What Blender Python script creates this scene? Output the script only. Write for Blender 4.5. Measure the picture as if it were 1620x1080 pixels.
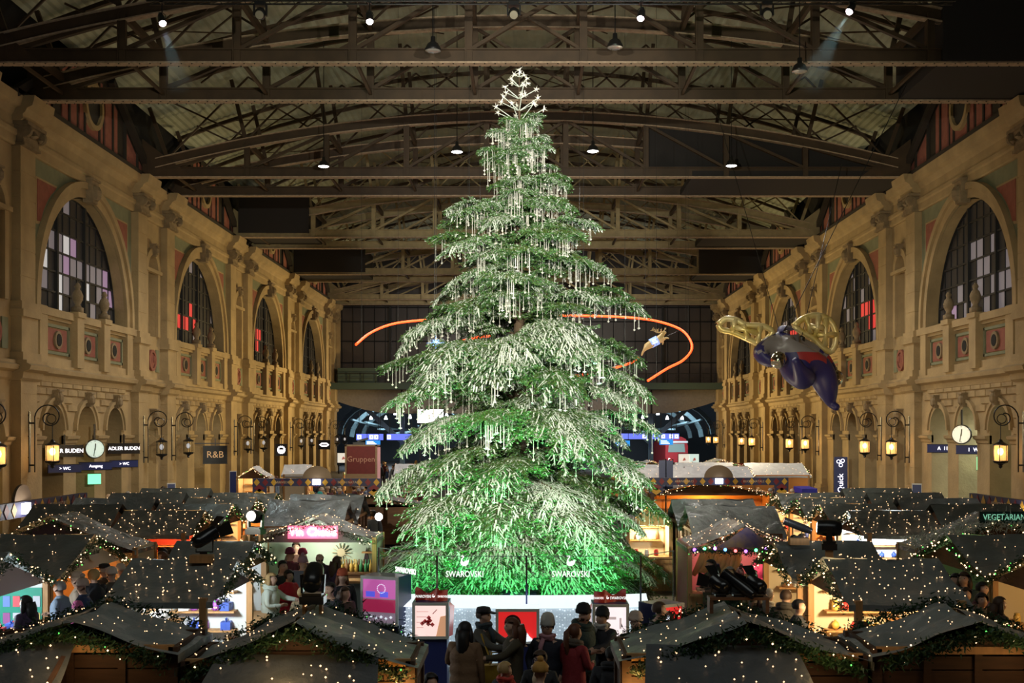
import bpy, bmesh, math, random
from mathutils import Vector, Matrix, Euler
random.seed(7)
PI = math.pi
SC = bpy.context.scene
COL = SC.collection
for o in list(bpy.data.objects):
    bpy.data.objects.remove(o)

# ------------------------------------------------------------------ camera
CAMZ = 4.9
FPX = 1836.0
FZ = .45                        # level of the hall floor
cd = bpy.data.cameras.new('camera')
cam = bpy.data.objects.new('camera', cd)
COL.objects.link(cam)
cam.location = (0, 0, CAMZ)
cam.rotation_euler = (PI/2, 0, 0)
cd.sensor_width = 36.0
cd.lens = 40.8
cd.shift_x = -23/1620
cd.shift_y = 142/1620
cd.clip_end = 400
SC.camera = cam

def at(px, py, Y):
    return Vector(((px-833)*Y/FPX, Y, CAMZ+(682-py)*Y/FPX))

# ------------------------------------------------------------------ world, exposure
SC.view_settings.view_transform = 'Standard'
SC.view_settings.look = 'None'
SC.view_settings.exposure = 0.0
SC.view_settings.gamma = 1.0
SC.view_settings.use_curve_mapping = False
try:
    SC.cycles.use_denoising = True
    SC.cycles.max_bounces = 6
    SC.cycles.diffuse_bounces = 3
    SC.cycles.glossy_bounces = 3
    SC.cycles.transmission_bounces = 6
    SC.cycles.transparent_max_bounces = 12
    SC.cycles.sample_clamp_indirect = 4.0
    SC.cycles.caustics_reflective = False
    SC.cycles.caustics_refractive = False
    SC.cycles.use_light_tree = True
except Exception:
    pass
w = bpy.data.worlds.new('night')
SC.world = w
w.use_nodes = True
w.node_tree.nodes['Background'].inputs[0].default_value = (0.035, 0.04, 0.05, 1)
w.node_tree.nodes['Background'].inputs[1].default_value = 0.12

# ------------------------------------------------------------------ lamps of the hall
def lamp(kind, name, loc, power, color, target=None, size=0.2, spot=60, blend=0.5, size_y=None):
    d = bpy.data.lights.new(name, kind)
    d.energy = power
    d.color = color
    if kind == 'AREA':
        d.size = size
        if size_y:
            d.shape = 'RECTANGLE'; d.size_y = size_y
    else:
        d.shadow_soft_size = size
    if kind == 'SPOT':
        d.spot_size = math.radians(spot); d.spot_blend = blend
    o = bpy.data.objects.new(name, d)
    COL.objects.link(o)
    o.location = loc
    if target is not None:
        o.rotation_euler = (Vector(target)-Vector(loc)).to_track_quat('-Z', 'Y').to_euler()
    return o

WARM = (1.0, 0.74, 0.33)
TY = 29.0                       # depth of the tree
# unseen warm spots added to wash the two long walls
for s in (-1, 1):
    for yc, pw in ((57.1, 380), (77.0, 3600), (97.0, 6400), (117.0, 6200)):
        lamp('SPOT', 'wall_flood', (s*7.5, yc+6.0, 6.5), pw*(1.3 if s < 0 else 1.15), WARM if yc > 60 else (1.0, .66, .28), (s*21.9, yc+1.0, 8.5), .3, 125, .9)
    lamp('SPOT', 'wall_flood', (s*11.0, 46, 5.0), 240, (1.0, .60, .25), (s*21.9, 50, 9), .35, 125, 1)
# unseen upward area light added for the market's stray glow on the roof
lamp('AREA', 'market_glow', (0, 60, 3.6), 700, (1.0, .86, .60), (0, 60, 20), 26, size_y=55)
lamp('AREA', 'gallery_light', (0, 6, 17), 420, (.93, 1.0, .96), (0, 16, 0), 14, size_y=6)  # broad soft light added overhead to brighten the near tarpaulins
# tree floodlights: on the gallery under the camera and on the two front stall roofs
for x, y, z, pw, c, tz, an in ((-6.2, 1.5, 9.0, 25000, (1.0, .96, .76), 9.6, 38), (6.6, 1.5, 9.0, 25000, (1.0, .96, .78), 9.6, 38),
                               (7.5, 17.5, 3.7, 2600, (.93, .98, 1.0), 8.5, 62), (-7.5, 17.5, 3.7, 2300, (1.0, .97, .8), 8.5, 62),
                               (0, 3.5, 7.5, 9000, (1.0, .98, .9), 12.5, 22)):
    lamp('SPOT', 'tree_flood', (x, y, z), pw, c, (0, TY, tz), .25, an, .5)
lamp('AREA', 'end_wall_light', (0, 112, 13.5), 1500, (1.0, .93, .84), (0, 130, 11), 6)  # unseen light added to brighten the far end wall
for x, y, pw in ((-10.0, 46.5, 150), (8.2, 52, 300), (-6.2, 39.5, 90), (5.8, 39, 90), (-12, 72, 200), (12.5, 66, 200)):
    lamp('POINT', 'aisle_lamp', (x, y, 4.6), pw, (1, .80, .52), size=.3)  # unseen points added to lift the dark crowds and aisles
# bright high-bay pendants under the roof
PEND = [at(512, 263, 62), at(723, 240, 58), at(938, 239, 58), at(1157, 262, 62)]
for p in PEND:
    lamp('SPOT', 'pendant_light', (p.x, p.y, p.z-.25), 2600, (1.0, .96, .88), (p.x, p.y, 0), .3, 150, .5)
# green floodlights at the foot of the tree
for x, y, pw in ((-2.0, 22.7, 900), (2.0, 22.7, 900), (0.0, 22.6, 900), (-2.7, 23.6, 600), (2.6, 23.7, 600)):
    lamp('SPOT', 'green_flood', (x, y, 1.3), pw, (.09, 1.0, .24), (x*.6, TY-2.0, 3.3), .12, 76, .9)
# ------------------------------------------------------------------ materials
MATS = {}
def mat(name, col=(.5, .5, .5), rough=.6, metal=0.0, emit=None, estr=1.0, var=0.0, vscale=4.0, bump=0.0, bscale=20.0,
        col2=None, sample=True, alpha=None, trans=0.0, coat=0.0, spec=None, stretch=None):
    if name in MATS:
        return MATS[name]
    m = bpy.data.materials.new(name)
    m.use_nodes = True
    nt = m.node_tree
    b = nt.nodes['Principled BSDF']
    b.inputs['Base Color'].default_value = (*col, 1)
    b.inputs['Roughness'].default_value = rough
    b.inputs['Metallic'].default_value = metal
    if trans:
        b.inputs['Transmission Weight'].default_value = trans
    if coat:
        b.inputs['Coat Weight'].default_value = coat
    if spec is not None:
        b.inputs['Specular IOR Level'].default_value = spec
    if emit is not None:
        b.inputs['Emission Color'].default_value = (*emit, 1)
        b.inputs['Emission Strength'].default_value = estr
    if alpha is not None:
        b.inputs['Alpha'].default_value = alpha
    if var or bump or col2:
        tc = nt.nodes.new('ShaderNodeTexCoord')
        src = tc.outputs['Object']
        if stretch:
            mp = nt.nodes.new('ShaderNodeMapping')
            mp.inputs['Scale'].default_value = stretch
            nt.links.new(src, mp.inputs[0]); src = mp.outputs[0]
        n = nt.nodes.new('ShaderNodeTexNoise')
        n.inputs['Scale'].default_value = vscale
        n.inputs['Detail'].default_value = 5
        nt.links.new(src, n.inputs['Vector'])
        if var or col2:
            mx = nt.nodes.new('ShaderNodeMix'); mx.data_type = 'RGBA'
            c2 = col2 if col2 else tuple(c*(1-var) for c in col)
            rp = nt.nodes.new('ShaderNodeMapRange')
            rp.inputs[1].default_value = .3; rp.inputs[2].default_value = .7
            nt.links.new(n.outputs[0], rp.inputs[0])
            nt.links.new(rp.outputs[0], mx.inputs[0])
            mx.inputs[6].default_value = (*col, 1); mx.inputs[7].default_value = (*c2, 1)
            nt.links.new(mx.outputs[2], b.inputs['Base Color'])
        if bump:
            n2 = nt.nodes.new('ShaderNodeTexNoise')
            n2.inputs['Scale'].default_value = bscale; n2.inputs['Detail'].default_value = 4
            nt.links.new(src, n2.inputs['Vector'])
            bp = nt.nodes.new('ShaderNodeBump')
            bp.inputs['Strength'].default_value = bump; bp.inputs['Distance'].default_value = .05
            nt.links.new(n2.outputs[0], bp.inputs['Height'])
            nt.links.new(bp.outputs[0], b.inputs['Normal'])
    if not sample:
        try:
            m.cycles.emission_sampling = 'NONE'
        except Exception:
            pass
    MATS[name] = m
    return m

STONE = mat('sandstone', (.45, .325, .165), .85, var=.28, vscale=.9, bump=.35, bscale=9)
STONE2 = mat('sandstone_block', (.42, .30, .155), .88, var=.32, vscale=1.7, bump=.4, bscale=12)
STONE_D = mat('sandstone_carved', (.30, .22, .125), .9, var=.35, vscale=3, bump=.5, bscale=14)
GREEN_PL = mat('green_plaster', (.22, .23, .14), .85, var=.2, vscale=2)
RED_PL = mat('red_plaster', (.30, .095, .065), .8, var=.25, vscale=3)
PINK_PL = mat('attic_red', (.36, .13, .10), .85, var=.25, vscale=3)
DARKWOOD = mat('dark_timber', (.035, .028, .022), .7)
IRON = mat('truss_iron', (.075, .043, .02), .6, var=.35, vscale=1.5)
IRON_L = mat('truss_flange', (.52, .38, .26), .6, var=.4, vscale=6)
IRON_LIT = mat('truss_pale', (.42, .33, .17), .6, var=.3, vscale=2)  # yellow light on the far trusses put into the iron colour
ROOFM = mat('corrugated_roof', (.50, .55, .42), .6, var=.35, vscale=.6)
BLACK = mat('black_metal', (.012, .012, .013), .3)
BLACKM = mat('matt_black', (.008, .008, .009), .9)
BLIND = mat('dark_cladding', (.022, .018, .018), .8)
WINIRON = mat('window_iron', (.018, .018, .02), .5)
FLOORM = mat('hall_floor', (.10, .095, .09), .55, var=.3, vscale=.8)
PANE = mat('frosted_pane', (.055, .052, .055), .35, var=.3, vscale=.7)
PANE_P = mat('pane_backlit_pale', (.2, .19, .2), .4, emit=(.62, .52, .56), estr=.16)
PANE_V = mat('pane_backlit_violet', (.2, .19, .2), .4, emit=(.75, .42, .72), estr=.30)
PANE_W = mat('pane_backlit_white', (.3, .3, .3), .4, emit=(1, .95, .92), estr=.42)
PANE_R = mat('pane_backlit_red', (.2, .05, .05), .4, emit=(1, .06, .05), estr=.65)
PANE_G = mat('pane_backlit_lunette', (.3, .3, .3), .4, emit=(.75, .85, .72), estr=.55)
TARP = mat('tarpaulin', (.25, .275, .265), .36, var=.4, vscale=1.6, bump=.9, bscale=4)
AWN = mat('awning_cloth', (.10, .11, .118), .4, var=.4, vscale=2, bump=.9, bscale=4)
TARP2 = mat('silver_tarpaulin', (.40, .41, .43), .3, .35, var=.4, vscale=2.5, bump=.9, bscale=6)
TARPW = mat('snowy_roof', (.62, .64, .66), .6, var=.2, vscale=4)
WOOD = mat('stall_wood', (.20, .085, .035), .65, var=.4, vscale=3, stretch=(1, 1, 8))
WOODL = mat('stall_wood_light', (.55, .29, .11), .6, var=.3, vscale=3, stretch=(6, 6, 1))
WOODD = mat('stall_wood_dark', (.085, .038, .018), .7, var=.4, vscale=3, stretch=(1, 1, 8))
GARL = mat('garland_green', (.012, .04, .014), .6, col2=(.03, .085, .03), vscale=14)
BULB = mat('fairy_bulb', (1, .8, .6), .4, emit=(1.0, .58, .30), estr=2.6, sample=False)
BULBG = mat('garland_bulb', (1, .85, .7), .4, emit=(1.0, .68, .38), estr=4.0, sample=False)
BULBGR = mat('garland_bulb_green', (.3, 1, .5), .4, emit=(.15, 1.0, .15), estr=1.6, sample=False)
WHITE = mat('white_paint', (.8, .8, .78), .5)
GOLD = mat('gold_paint', (.75, .48, .10), .35, .55)

# ------------------------------------------------------------------ mesh builder
class MB:
    def __init__(s):
        s.v = []; s.f = []; s.m = []
    def add(s, vs, fs, mi=0):
        b = len(s.v)
        s.v.extend([tuple(x) for x in vs])
        for f in fs:
            s.f.append(tuple(b+i for i in f)); s.m.append(mi)
    def box(s, x0, x1, y0, y1, z0, z1, mi=0):
        if x0 > x1: x0, x1 = x1, x0
        if y0 > y1: y0, y1 = y1, y0
        s.add([(x0, y0, z0), (x1, y0, z0), (x1, y1, z0), (x0, y1, z0), (x0, y0, z1), (x1, y0, z1), (x1, y1, z1), (x0, y1, z1)],
              [(0, 3, 2, 1), (4, 5, 6, 7), (0, 1, 5, 4), (1, 2, 6, 5), (2, 3, 7, 6), (3, 0, 4, 7)], mi)
    def quad(s, a, b, c, d, mi=0):
        s.add([a, b, c, d], [(0, 1, 2, 3)], mi)
    def poly(s, pts, mi=0):
        s.add(pts, [tuple(range(len(pts)))], mi)
    def prism(s, pts, off, mi=0):
        off = Vector(off); n = len(pts)
        a = [Vector(p) for p in pts]
        s.add(a+[p+off for p in a], [tuple(range(n-1, -1, -1)), tuple(range(n, 2*n))]+[(i, (i+1) % n, n+(i+1) % n, n+i) for i in range(n)], mi)
    def beam(s, a, b, w, h, mi=0, up=(0, 0, 1)):
        a = Vector(a); b = Vector(b); d = (b-a)
        if d.length < 1e-6: return
        d.normalize(); up = Vector(up)
        if abs(d.dot(up)) > .99: up = Vector((0, 1, 0))
        sx = d.cross(up).normalized(); sz = sx.cross(d)
        q = [(-1, -1), (1, -1), (1, 1), (-1, 1)]
        s.add([a+sx*(w/2*i)+sz*(h/2*j) for i, j in q]+[b+sx*(w/2*i)+sz*(h/2*j) for i, j in q],
              [(3, 2, 1, 0), (4, 5, 6, 7)]+[(i, (i+1) % 4, 4+(i+1) % 4, 4+i) for i in range(4)], mi)
    def tube(s, pts, r, n=6, mi=0, cap=True):
        pts = [Vector(p) for p in pts]; k = len(pts)
        rs = r if isinstance(r, (list, tuple)) else [r]*k
        vs = []; pu = None
        for i, p in enumerate(pts):
            d = (pts[min(i+1, k-1)]-pts[max(i-1, 0)]).normalized()
            u = Vector((0, 0, 1)) if pu is None else pu
            if pu is None and abs(d.z) > .9: u = Vector((1, 0, 0))
            x = d.cross(u)
            if x.length < 1e-5: x = d.cross(Vector((1, 0, 0)))
            x.normalize(); yv = x.cross(d); pu = yv
            vs += [p+(x*math.cos(2*PI*j/n)+yv*math.sin(2*PI*j/n))*rs[i] for j in range(n)]
        fs = [(i*n+j, i*n+(j+1) % n, (i+1)*n+(j+1) % n, (i+1)*n+j) for i in range(k-1) for j in range(n)]
        if cap:
            fs += [tuple(range(n-1, -1, -1)), tuple((k-1)*n+j for j in range(n))]
        s.add(vs, fs, mi)
    def lathe(s, prof, c=(0, 0, 0), n=12, mi=0, axis='z'):
        c = Vector(c); vs = []
        for r, z in prof:
            for j in range(n):
                a = 2*PI*j/n
                p = (r*math.cos(a), r*math.sin(a), z)
                if axis == 'y': p = (p[0], p[2], p[1])
                if axis == 'x': p = (p[2], p[0], p[1])
                vs.append(c+Vector(p))
        k = len(prof)
        fs = [(i*n+j, i*n+(j+1) % n, (i+1)*n+(j+1) % n, (i+1)*n+j) for i in range(k-1) for j in range(n)]
        fs += [tuple(range(n-1, -1, -1)), tuple((k-1)*n+j for j in range(n))]
        s.add(vs, fs, mi)
    def ball(s, c, rx, ry=None, rz=None, n=10, k=6, mi=0):
        ry = rx if ry is None else ry; rz = rx if rz is None else rz
        c = Vector(c); vs = [c+Vector((0, 0, -rz))]
        for i in range(1, k):
            t = -PI/2+PI*i/k
            vs += [c+Vector((rx*math.cos(t)*math.cos(2*PI*j/n), ry*math.cos(t)*math.sin(2*PI*j/n), rz*math.sin(t))) for j in range(n)]
        vs.append(c+Vector((0, 0, rz)))
        fs = [(0, 1+(j+1) % n, 1+j) for j in range(n)]
        for i in range(k-2):
            fs += [(1+i*n+j, 1+i*n+(j+1) % n, 1+(i+1)*n+(j+1) % n, 1+(i+1)*n+j) for j in range(n)]
        L = 1+(k-1)*n
        fs += [(1+(k-2)*n+j, 1+(k-2)*n+(j+1) % n, L) for j in range(n)]
        s.add(vs, fs, mi)
    def octa(s, c, r, mi=0):
        x, y, z = c
        s.add([(x+r, y, z), (x-r, y, z), (x, y+r, z), (x, y-r, z), (x, y, z+r), (x, y, z-r)],
              [(0, 2, 4), (2, 1, 4), (1, 3, 4), (3, 0, 4), (2, 0, 5), (1, 2, 5), (3, 1, 5), (0, 3, 5)], mi)
    def mesh(s, name, mats, smooth=False):
        me = bpy.data.meshes.new(name)
        me.from_pydata(s.v, [], s.f)
        for m in (mats if isinstance(mats, (list, tuple)) else [mats]):
            me.materials.append(m)
        if any(s.m):
            me.polygons.foreach_set('material_index', s.m)
        if smooth:
            me.polygons.foreach_set('use_smooth', [True]*len(me.polygons))
        me.update()
        return me
    def build(s, name, mats, parent=None, smooth=False, kind=None, loc=None):
        me = s.mesh(name, mats, smooth)
        return link(name, me, parent, kind, loc)

def link(name, me, parent=None, kind=None, loc=None):
    o = bpy.data.objects.new(name, me)
    COL.objects.link(o)
    if loc is not None: o.location = loc
    if parent is not None: o.parent = parent
    if kind: o['kind'] = kind
    return o
def tag(o, label=None, cat=None, group=None, kind=None):
    if label: o['label'] = label
    if cat: o['category'] = cat
    if group: o['group'] = group
    if kind: o['kind'] = kind
    return o
def thing(name, label, cat, loc=(0, 0, 0), rz=0, group=None, kind=None):
    o = bpy.data.objects.new(name, None)
    o.empty_display_size = .2
    COL.objects.link(o)
    o.location = loc; o.rotation_euler = (0, 0, rz)
    return tag(o, label, cat, group, kind)
def copy_tree(o, parent=None):
    c = o.copy(); COL.objects.link(c)
    if parent is not None:
        c.parent = parent
    for ch in o.children:
        copy_tree(ch, c)
    return c
def text(body, size, m, parent=None, loc=(0, 0, 0), rot=(PI/2, 0, 0), ext=.004, name='lettering', align='CENTER', sx=1.0, spacing=1.0):
    cu = bpy.data.curves.new(name, 'FONT')
    cu.body = body; cu.size = size; cu.align_x = align; cu.align_y = 'CENTER'; cu.extrude = ext
    cu.space_character = spacing; cu.resolution_u = 2
    cu.materials.append(m)
    t = bpy.data.objects.new('tmp', cu); COL.objects.link(t)
    dg = bpy.context.evaluated_depsgraph_get()
    me = bpy.data.meshes.new_from_object(t.evaluated_get(dg), depsgraph=dg)
    bpy.data.objects.remove(t)
    me.name = name
    o = bpy.data.objects.new(name, me); COL.objects.link(o)
    o.location = loc; o.rotation_euler = rot; o.scale = (sx, 1, 1)
    if parent is not None: o.parent = parent
    return o
ORD = ['first', 'second', 'third', 'fourth', 'fifth', 'sixth', 'seventh', 'eighth', 'ninth', 'tenth', 'eleventh', 'twelfth']
# ------------------------------------------------------------------ the hall: floor, long walls
HW = 21.7                                   # half width at the wall plane
PC = [27.2, 47.1, 67.05, 87.0, 107.0, 126.9]  # centres of the pilaster pairs
PO = 2.55
ENDY = 130.5
fl = MB(); fl.box(-24, 24, -2, 175, FZ-.3, FZ)
fl.build('floor', FLOORM, kind='structure')

def wp(s, y, z, d):
    return (s*(HW-d), y, z)
def wbox(mb, s, y0, y1, z0, z1, d0, d1, mi=0):
    mb.box(s*(HW-d0), s*(HW-d1), y0, y1, z0, z1, mi)
def arch_pts(yc, a, zs, b=None, n=14):
    b = a if b is None else b
    return [(yc-a*math.cos(PI*i/n), zs+b*math.sin(PI*i/n)) for i in range(n+1)]
def wall_arch(mb, s, y0, y1, z0, z1, yc, a, zs, zb, depth, n=14, mi=0, d=0.0):
    P = lambda y, z, dd=d: wp(s, y, z, dd)
    mb.quad(P(y0, z0), P(yc-a, z0), P(yc-a, z1), P(y0, z1), mi)
    mb.quad(P(yc+a, z0), P(y1, z0), P(y1, z1), P(yc+a, z1), mi)
    if zb > z0: mb.quad(P(yc-a, z0), P(yc+a, z0), P(yc+a, zb), P(yc-a, zb), mi)
    ap = arch_pts(yc, a, zs, n=n)
    for (ya, za), (yb, zc) in zip(ap, ap[1:]):
        mb.quad(P(ya, za), P(yb, zc), P(yb, z1), P(ya, z1), mi)
    full = [(yc-a, zb)]+ap+[(yc+a, zb)]
    for (ya, za), (yb, zc) in zip(full, full[1:]):
        mb.quad(P(ya, za), P(yb, zc), P(yb, zc, d-depth), P(ya, za, d-depth), mi)
    mb.quad(P(yc-a, zb), P(yc+a, zb), P(yc+a, zb, d-depth), P(yc-a, zb, d-depth), mi)
def ring(mb, s, yc, zs, r0, r1, d0, d1, n=18, mi=0, a0=0.0, a1=PI, low=None):
    pts = [(a0+(a1-a0)*i/n) for i in range(n+1)]
    for t0, t1 in zip(pts, pts[1:]):
        q = []
        for t, r in ((t0, r0), (t1, r0), (t1, r1), (t0, r1)):
            q.append((yc-r*math.cos(t), zs+r*math.sin(t)))
        vs = [wp(s, y, z, d0) for y, z in q]+[wp(s, y, z, d1) for y, z in q]
        mb.add(vs, [(0, 1, 2, 3), (4, 7, 6, 5), (0, 4, 5, 1), (1, 5, 6, 2), (2, 6, 7, 3), (3, 7, 4, 0)], mi)
def profile(mb, s, y0, y1, prof, mi=0):
    """moulding: prof = [(d, z)...] bottom to top, run along the wall"""
    pts = [wp(s, y0, z, d) for d, z in prof]
    pts = pts+[wp(s, y0, prof[-1][1], -.1), wp(s, y0, prof[0][1], -.1)]
    mb.prism(pts, (0, y1-y0, 0), mi)

STRING = [(.0, 7.05), (.12, 7.15), (.16, 7.4), (.42, 7.5), (.48, 7.68), (.30, 7.78), (.30, 7.9)]
ENTAB = [(.12, 16.95), (.2, 17.0), (.2, 17.35), (.27, 17.42), (.27, 17.6), (.14, 17.66), (.14, 18.15), (.22, 18.25), (.3, 18.45), (.52, 18.55), (.58, 18.75), (.62, 18.95)]
ENTAB_P = [(.5, 17.95), (.6, 18.0), (.6, 18.2), (.7, 18.28), (.78, 18.45), (1.0, 18.55), (1.06, 18.75), (1.1, 18.98)]
IMPOST = [(.0, 4.3), (.06, 4.34), (.08, 4.46), (.2, 4.54), (.24, 4.66), (.1, 4.7)]

win_n = 0; door_n = 0
DARKROOM = mat('passage_plaster_tan', (.50, .40, .26), .85, var=.15)
PALEROOM = mat('passage_plaster_pale', (.62, .66, .60), .8, var=.1)
DOORFR = mat('door_frame_dark', (.03, .035, .032), .4)
DOORFRB = mat('door_frame_brass', (.42, .25, .09), .4, .3)
GLASSD = mat('door_glass', (.30, .34, .33), .04, trans=.85, spec=.6)
GLASSL = mat('door_glass_lit', (.5, .45, .3), .15, emit=(1.0, .80, .42), estr=.34)
DIMROOM = mat('shop_interior_dim', (.12, .09, .055), .8)  # dark colour stands in for the shade of unlit rooms
SHOPWARM = mat('shop_interior', (.55, .42, .22), .8, emit=(1.0, .72, .32), estr=.12)  # walls glow faintly in place of warm room light

sb_full = {}
def stone_mesh(L, k):
    key = (round(L, 2), k)
    if key not in sb_full:
        m = MB(); h = .165; e = .03; L2 = L/2
        b = [(0, -L2, -h), (0, L2, -h), (0, L2, h), (0, -L2, h)]
        f = [(.09, -L2+e, -h+e), (.09, L2-e, -h+e), (.09, L2-e, h-e), (.09, -L2+e, h-e)]
        m.add(b+f, [(4, 5, 6, 7), (0, 1, 5, 4), (1, 2, 6, 5), (2, 3, 7, 6), (3, 0, 4, 7)])
        sb_full[key] = m.mesh('stone_block', [STONE2, STONE][k])
    return sb_full[key]

def finial_mesh():
    m = MB()
    m.box(-.22, .22, -.22, .22, 0, .25)
    m.lathe([(.2, .25), (.12, .38), (.24, .6), (.27, .8), (.2, 1.0), (.1, 1.12), (.16, 1.25), (.06, 1.42)], n=9)
    return m.mesh('finial', STONE_D, True)
FINIAL = finial_mesh()
def key_mesh():
    m = MB()
    m.prism([(-.0, -.32, .0), (0, .32, 0), (0, .45, 1.25), (0, -.45, 1.25)], (.5, 0, 0))
    m.lathe([(.2, .15), (.34, .35), (.36, .7), (.25, .95), (.1, 1.0)], (.45, 0, 0), n=8)
    m.box(-.1, .6, -.52, .52, 1.25, 1.38)
    return m.mesh('keystone', STONE_D)
KEY = key_mesh()
def skey_mesh():
    m = MB()
    m.prism([(0, -.14, 0), (0, .14, 0), (0, .22, .62), (0, -.22, .62)], (.32, 0, 0))
    m.lathe([(.1, .08), (.19, .2), (.2, .42), (.08, .58)], (.3, 0, 0), n=7)
    m.box(-.05, .42, -.28, .28, .62, .7)
    return m.mesh('keystone', STONE_D)
SKEY = skey_mesh()
def capital_mesh():
    m = MB()                                # local x: out of the wall, y: along
    m.box(0, .58, -.84, .84, 0, .12); m.box(0, .52, -.78, .78, .12, .3)
    m.prism([(0, -.78, .3), (.5, -.78, .3), (.66, -.86, .85), (0, -.86, .85)], (0, 1.6, 0))
    for sg in (-1, 1):
        m.lathe([(.05, -.12), (.26, -.1), (.3, 0), (.26, .1), (.05, .12)], (.6, sg*.72, .62), n=10, axis='y')
        m.lathe([(.04, -.1), (.14, 0), (.04, .1)], (.72, sg*.4, .45), n=8)
    m.lathe([(.08, -.12), (.24, 0), (.1, .2)], (.58, 0, .55), n=8)
    m.box(0, .78, -.95, .95, .85, 1.0)
    return m.mesh('capital', STONE_D)
CAPM = capital_mesh()

def pane_run(parent, s, yc, a, zs, zb, d, ncol, nrow, seed, style, single=True, frame=True):
    """a leaded arched window: each pane its own piece, iron bars between"""
    rnd = random.Random(seed)
    fr = MB()
    ztop = zs+a
    colw = 2*a/ncol; rowh = (ztop-zb)/nrow
    joint = [MB() for _ in range(5)]; pm = [PANE, PANE_P, PANE_V, PANE_W, PANE_R]
    H = lambda y: zs+math.sqrt(max(0, a*a-(y-yc)**2))
    for i in range(ncol):
        y0 = yc-a+i*colw; y1 = y0+colw
        for j in range(nrow):
            z0 = zb+j*rowh; z1 = z0+rowh
            top = []
            for t in (1, .75, .5, .25, 0):
                y = y0+.02+(colw-.04)*t
                top.append((y, min(z1-.02, H(y)-.03)))
            if max(z for _, z in top) < z0+.05: continue
            pts = [(y0+.02, z0+.02), (y1-.02, z0+.02)]+[(y, max(z, z0+.02)) for y, z in top]
            if all(abs(z-(z1-.02)) < 1e-6 for _, z in top):
                pts = [(y0+.02, z0+.02), (y1-.02, z0+.02), (y1-.02, z1-.02), (y0+.02, z1-.02)]
            k = 0
            u = (i+.5)/ncol; v = (j+.5)/nrow
            r = rnd.random()
            if style == 'lit':
                p = .15+.6*max(0, 1-abs(v-.35)*2.4)
                if r < p*.30: k = 3
                elif r < p*.6: k = 2
                elif r < p*1.35: k = 1
            elif style == 'lit2':
                if v < .6 and r < .4: k = 1
                if v < .2 and r < .12: k = 2
            elif style == 'red':
                if .12 < v < .55 and .1 < u < .62 and r < .55-.9*abs(v-.3): k = 4
                elif r < .18: k = 1
            elif style == 'redspot':
                if .22 < v < .48 and .3 < u < .55: k = 4 if r < .85 else 0
            m = MB(); tgt = m if single else joint[k]
            tgt.prism([wp(s, y, z, d) for y, z in pts], (s*.03, 0, 0))
            if single: m.build('pane', pm[k], parent)
    if not single:
        for k in range(5):
            if joint[k].v: joint[k].build('panes', pm[k], parent, kind='stuff')
    heavy = (ncol//3, 2*ncol//3)
    for i in range(1, ncol):
        y = yc-a+i*colw
        wd = .16 if i in heavy else .035
        wbox(fr, s, y-wd/2, y+wd/2, zb, H(y)-.02, d-.02, d+(.16 if i in heavy else .05))
    for j in range(1, nrow):
        z = zb+j*rowh
        hw = a if z <= zs else math.sqrt(max(0, a*a-(z-zs)**2))
        wbox(fr, s, yc-hw, yc+hw, z-.045, z+.045, d-.02, d+.09)
    ring(fr, s, yc, zs, a-.1, a+.02, d-.05, d+.12)
    wbox(fr, s, yc-a, yc+a, zb-.05, zb+.08, d-.05, d+.12)
    fr.build('window_frame', WINIRON, parent)

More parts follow.
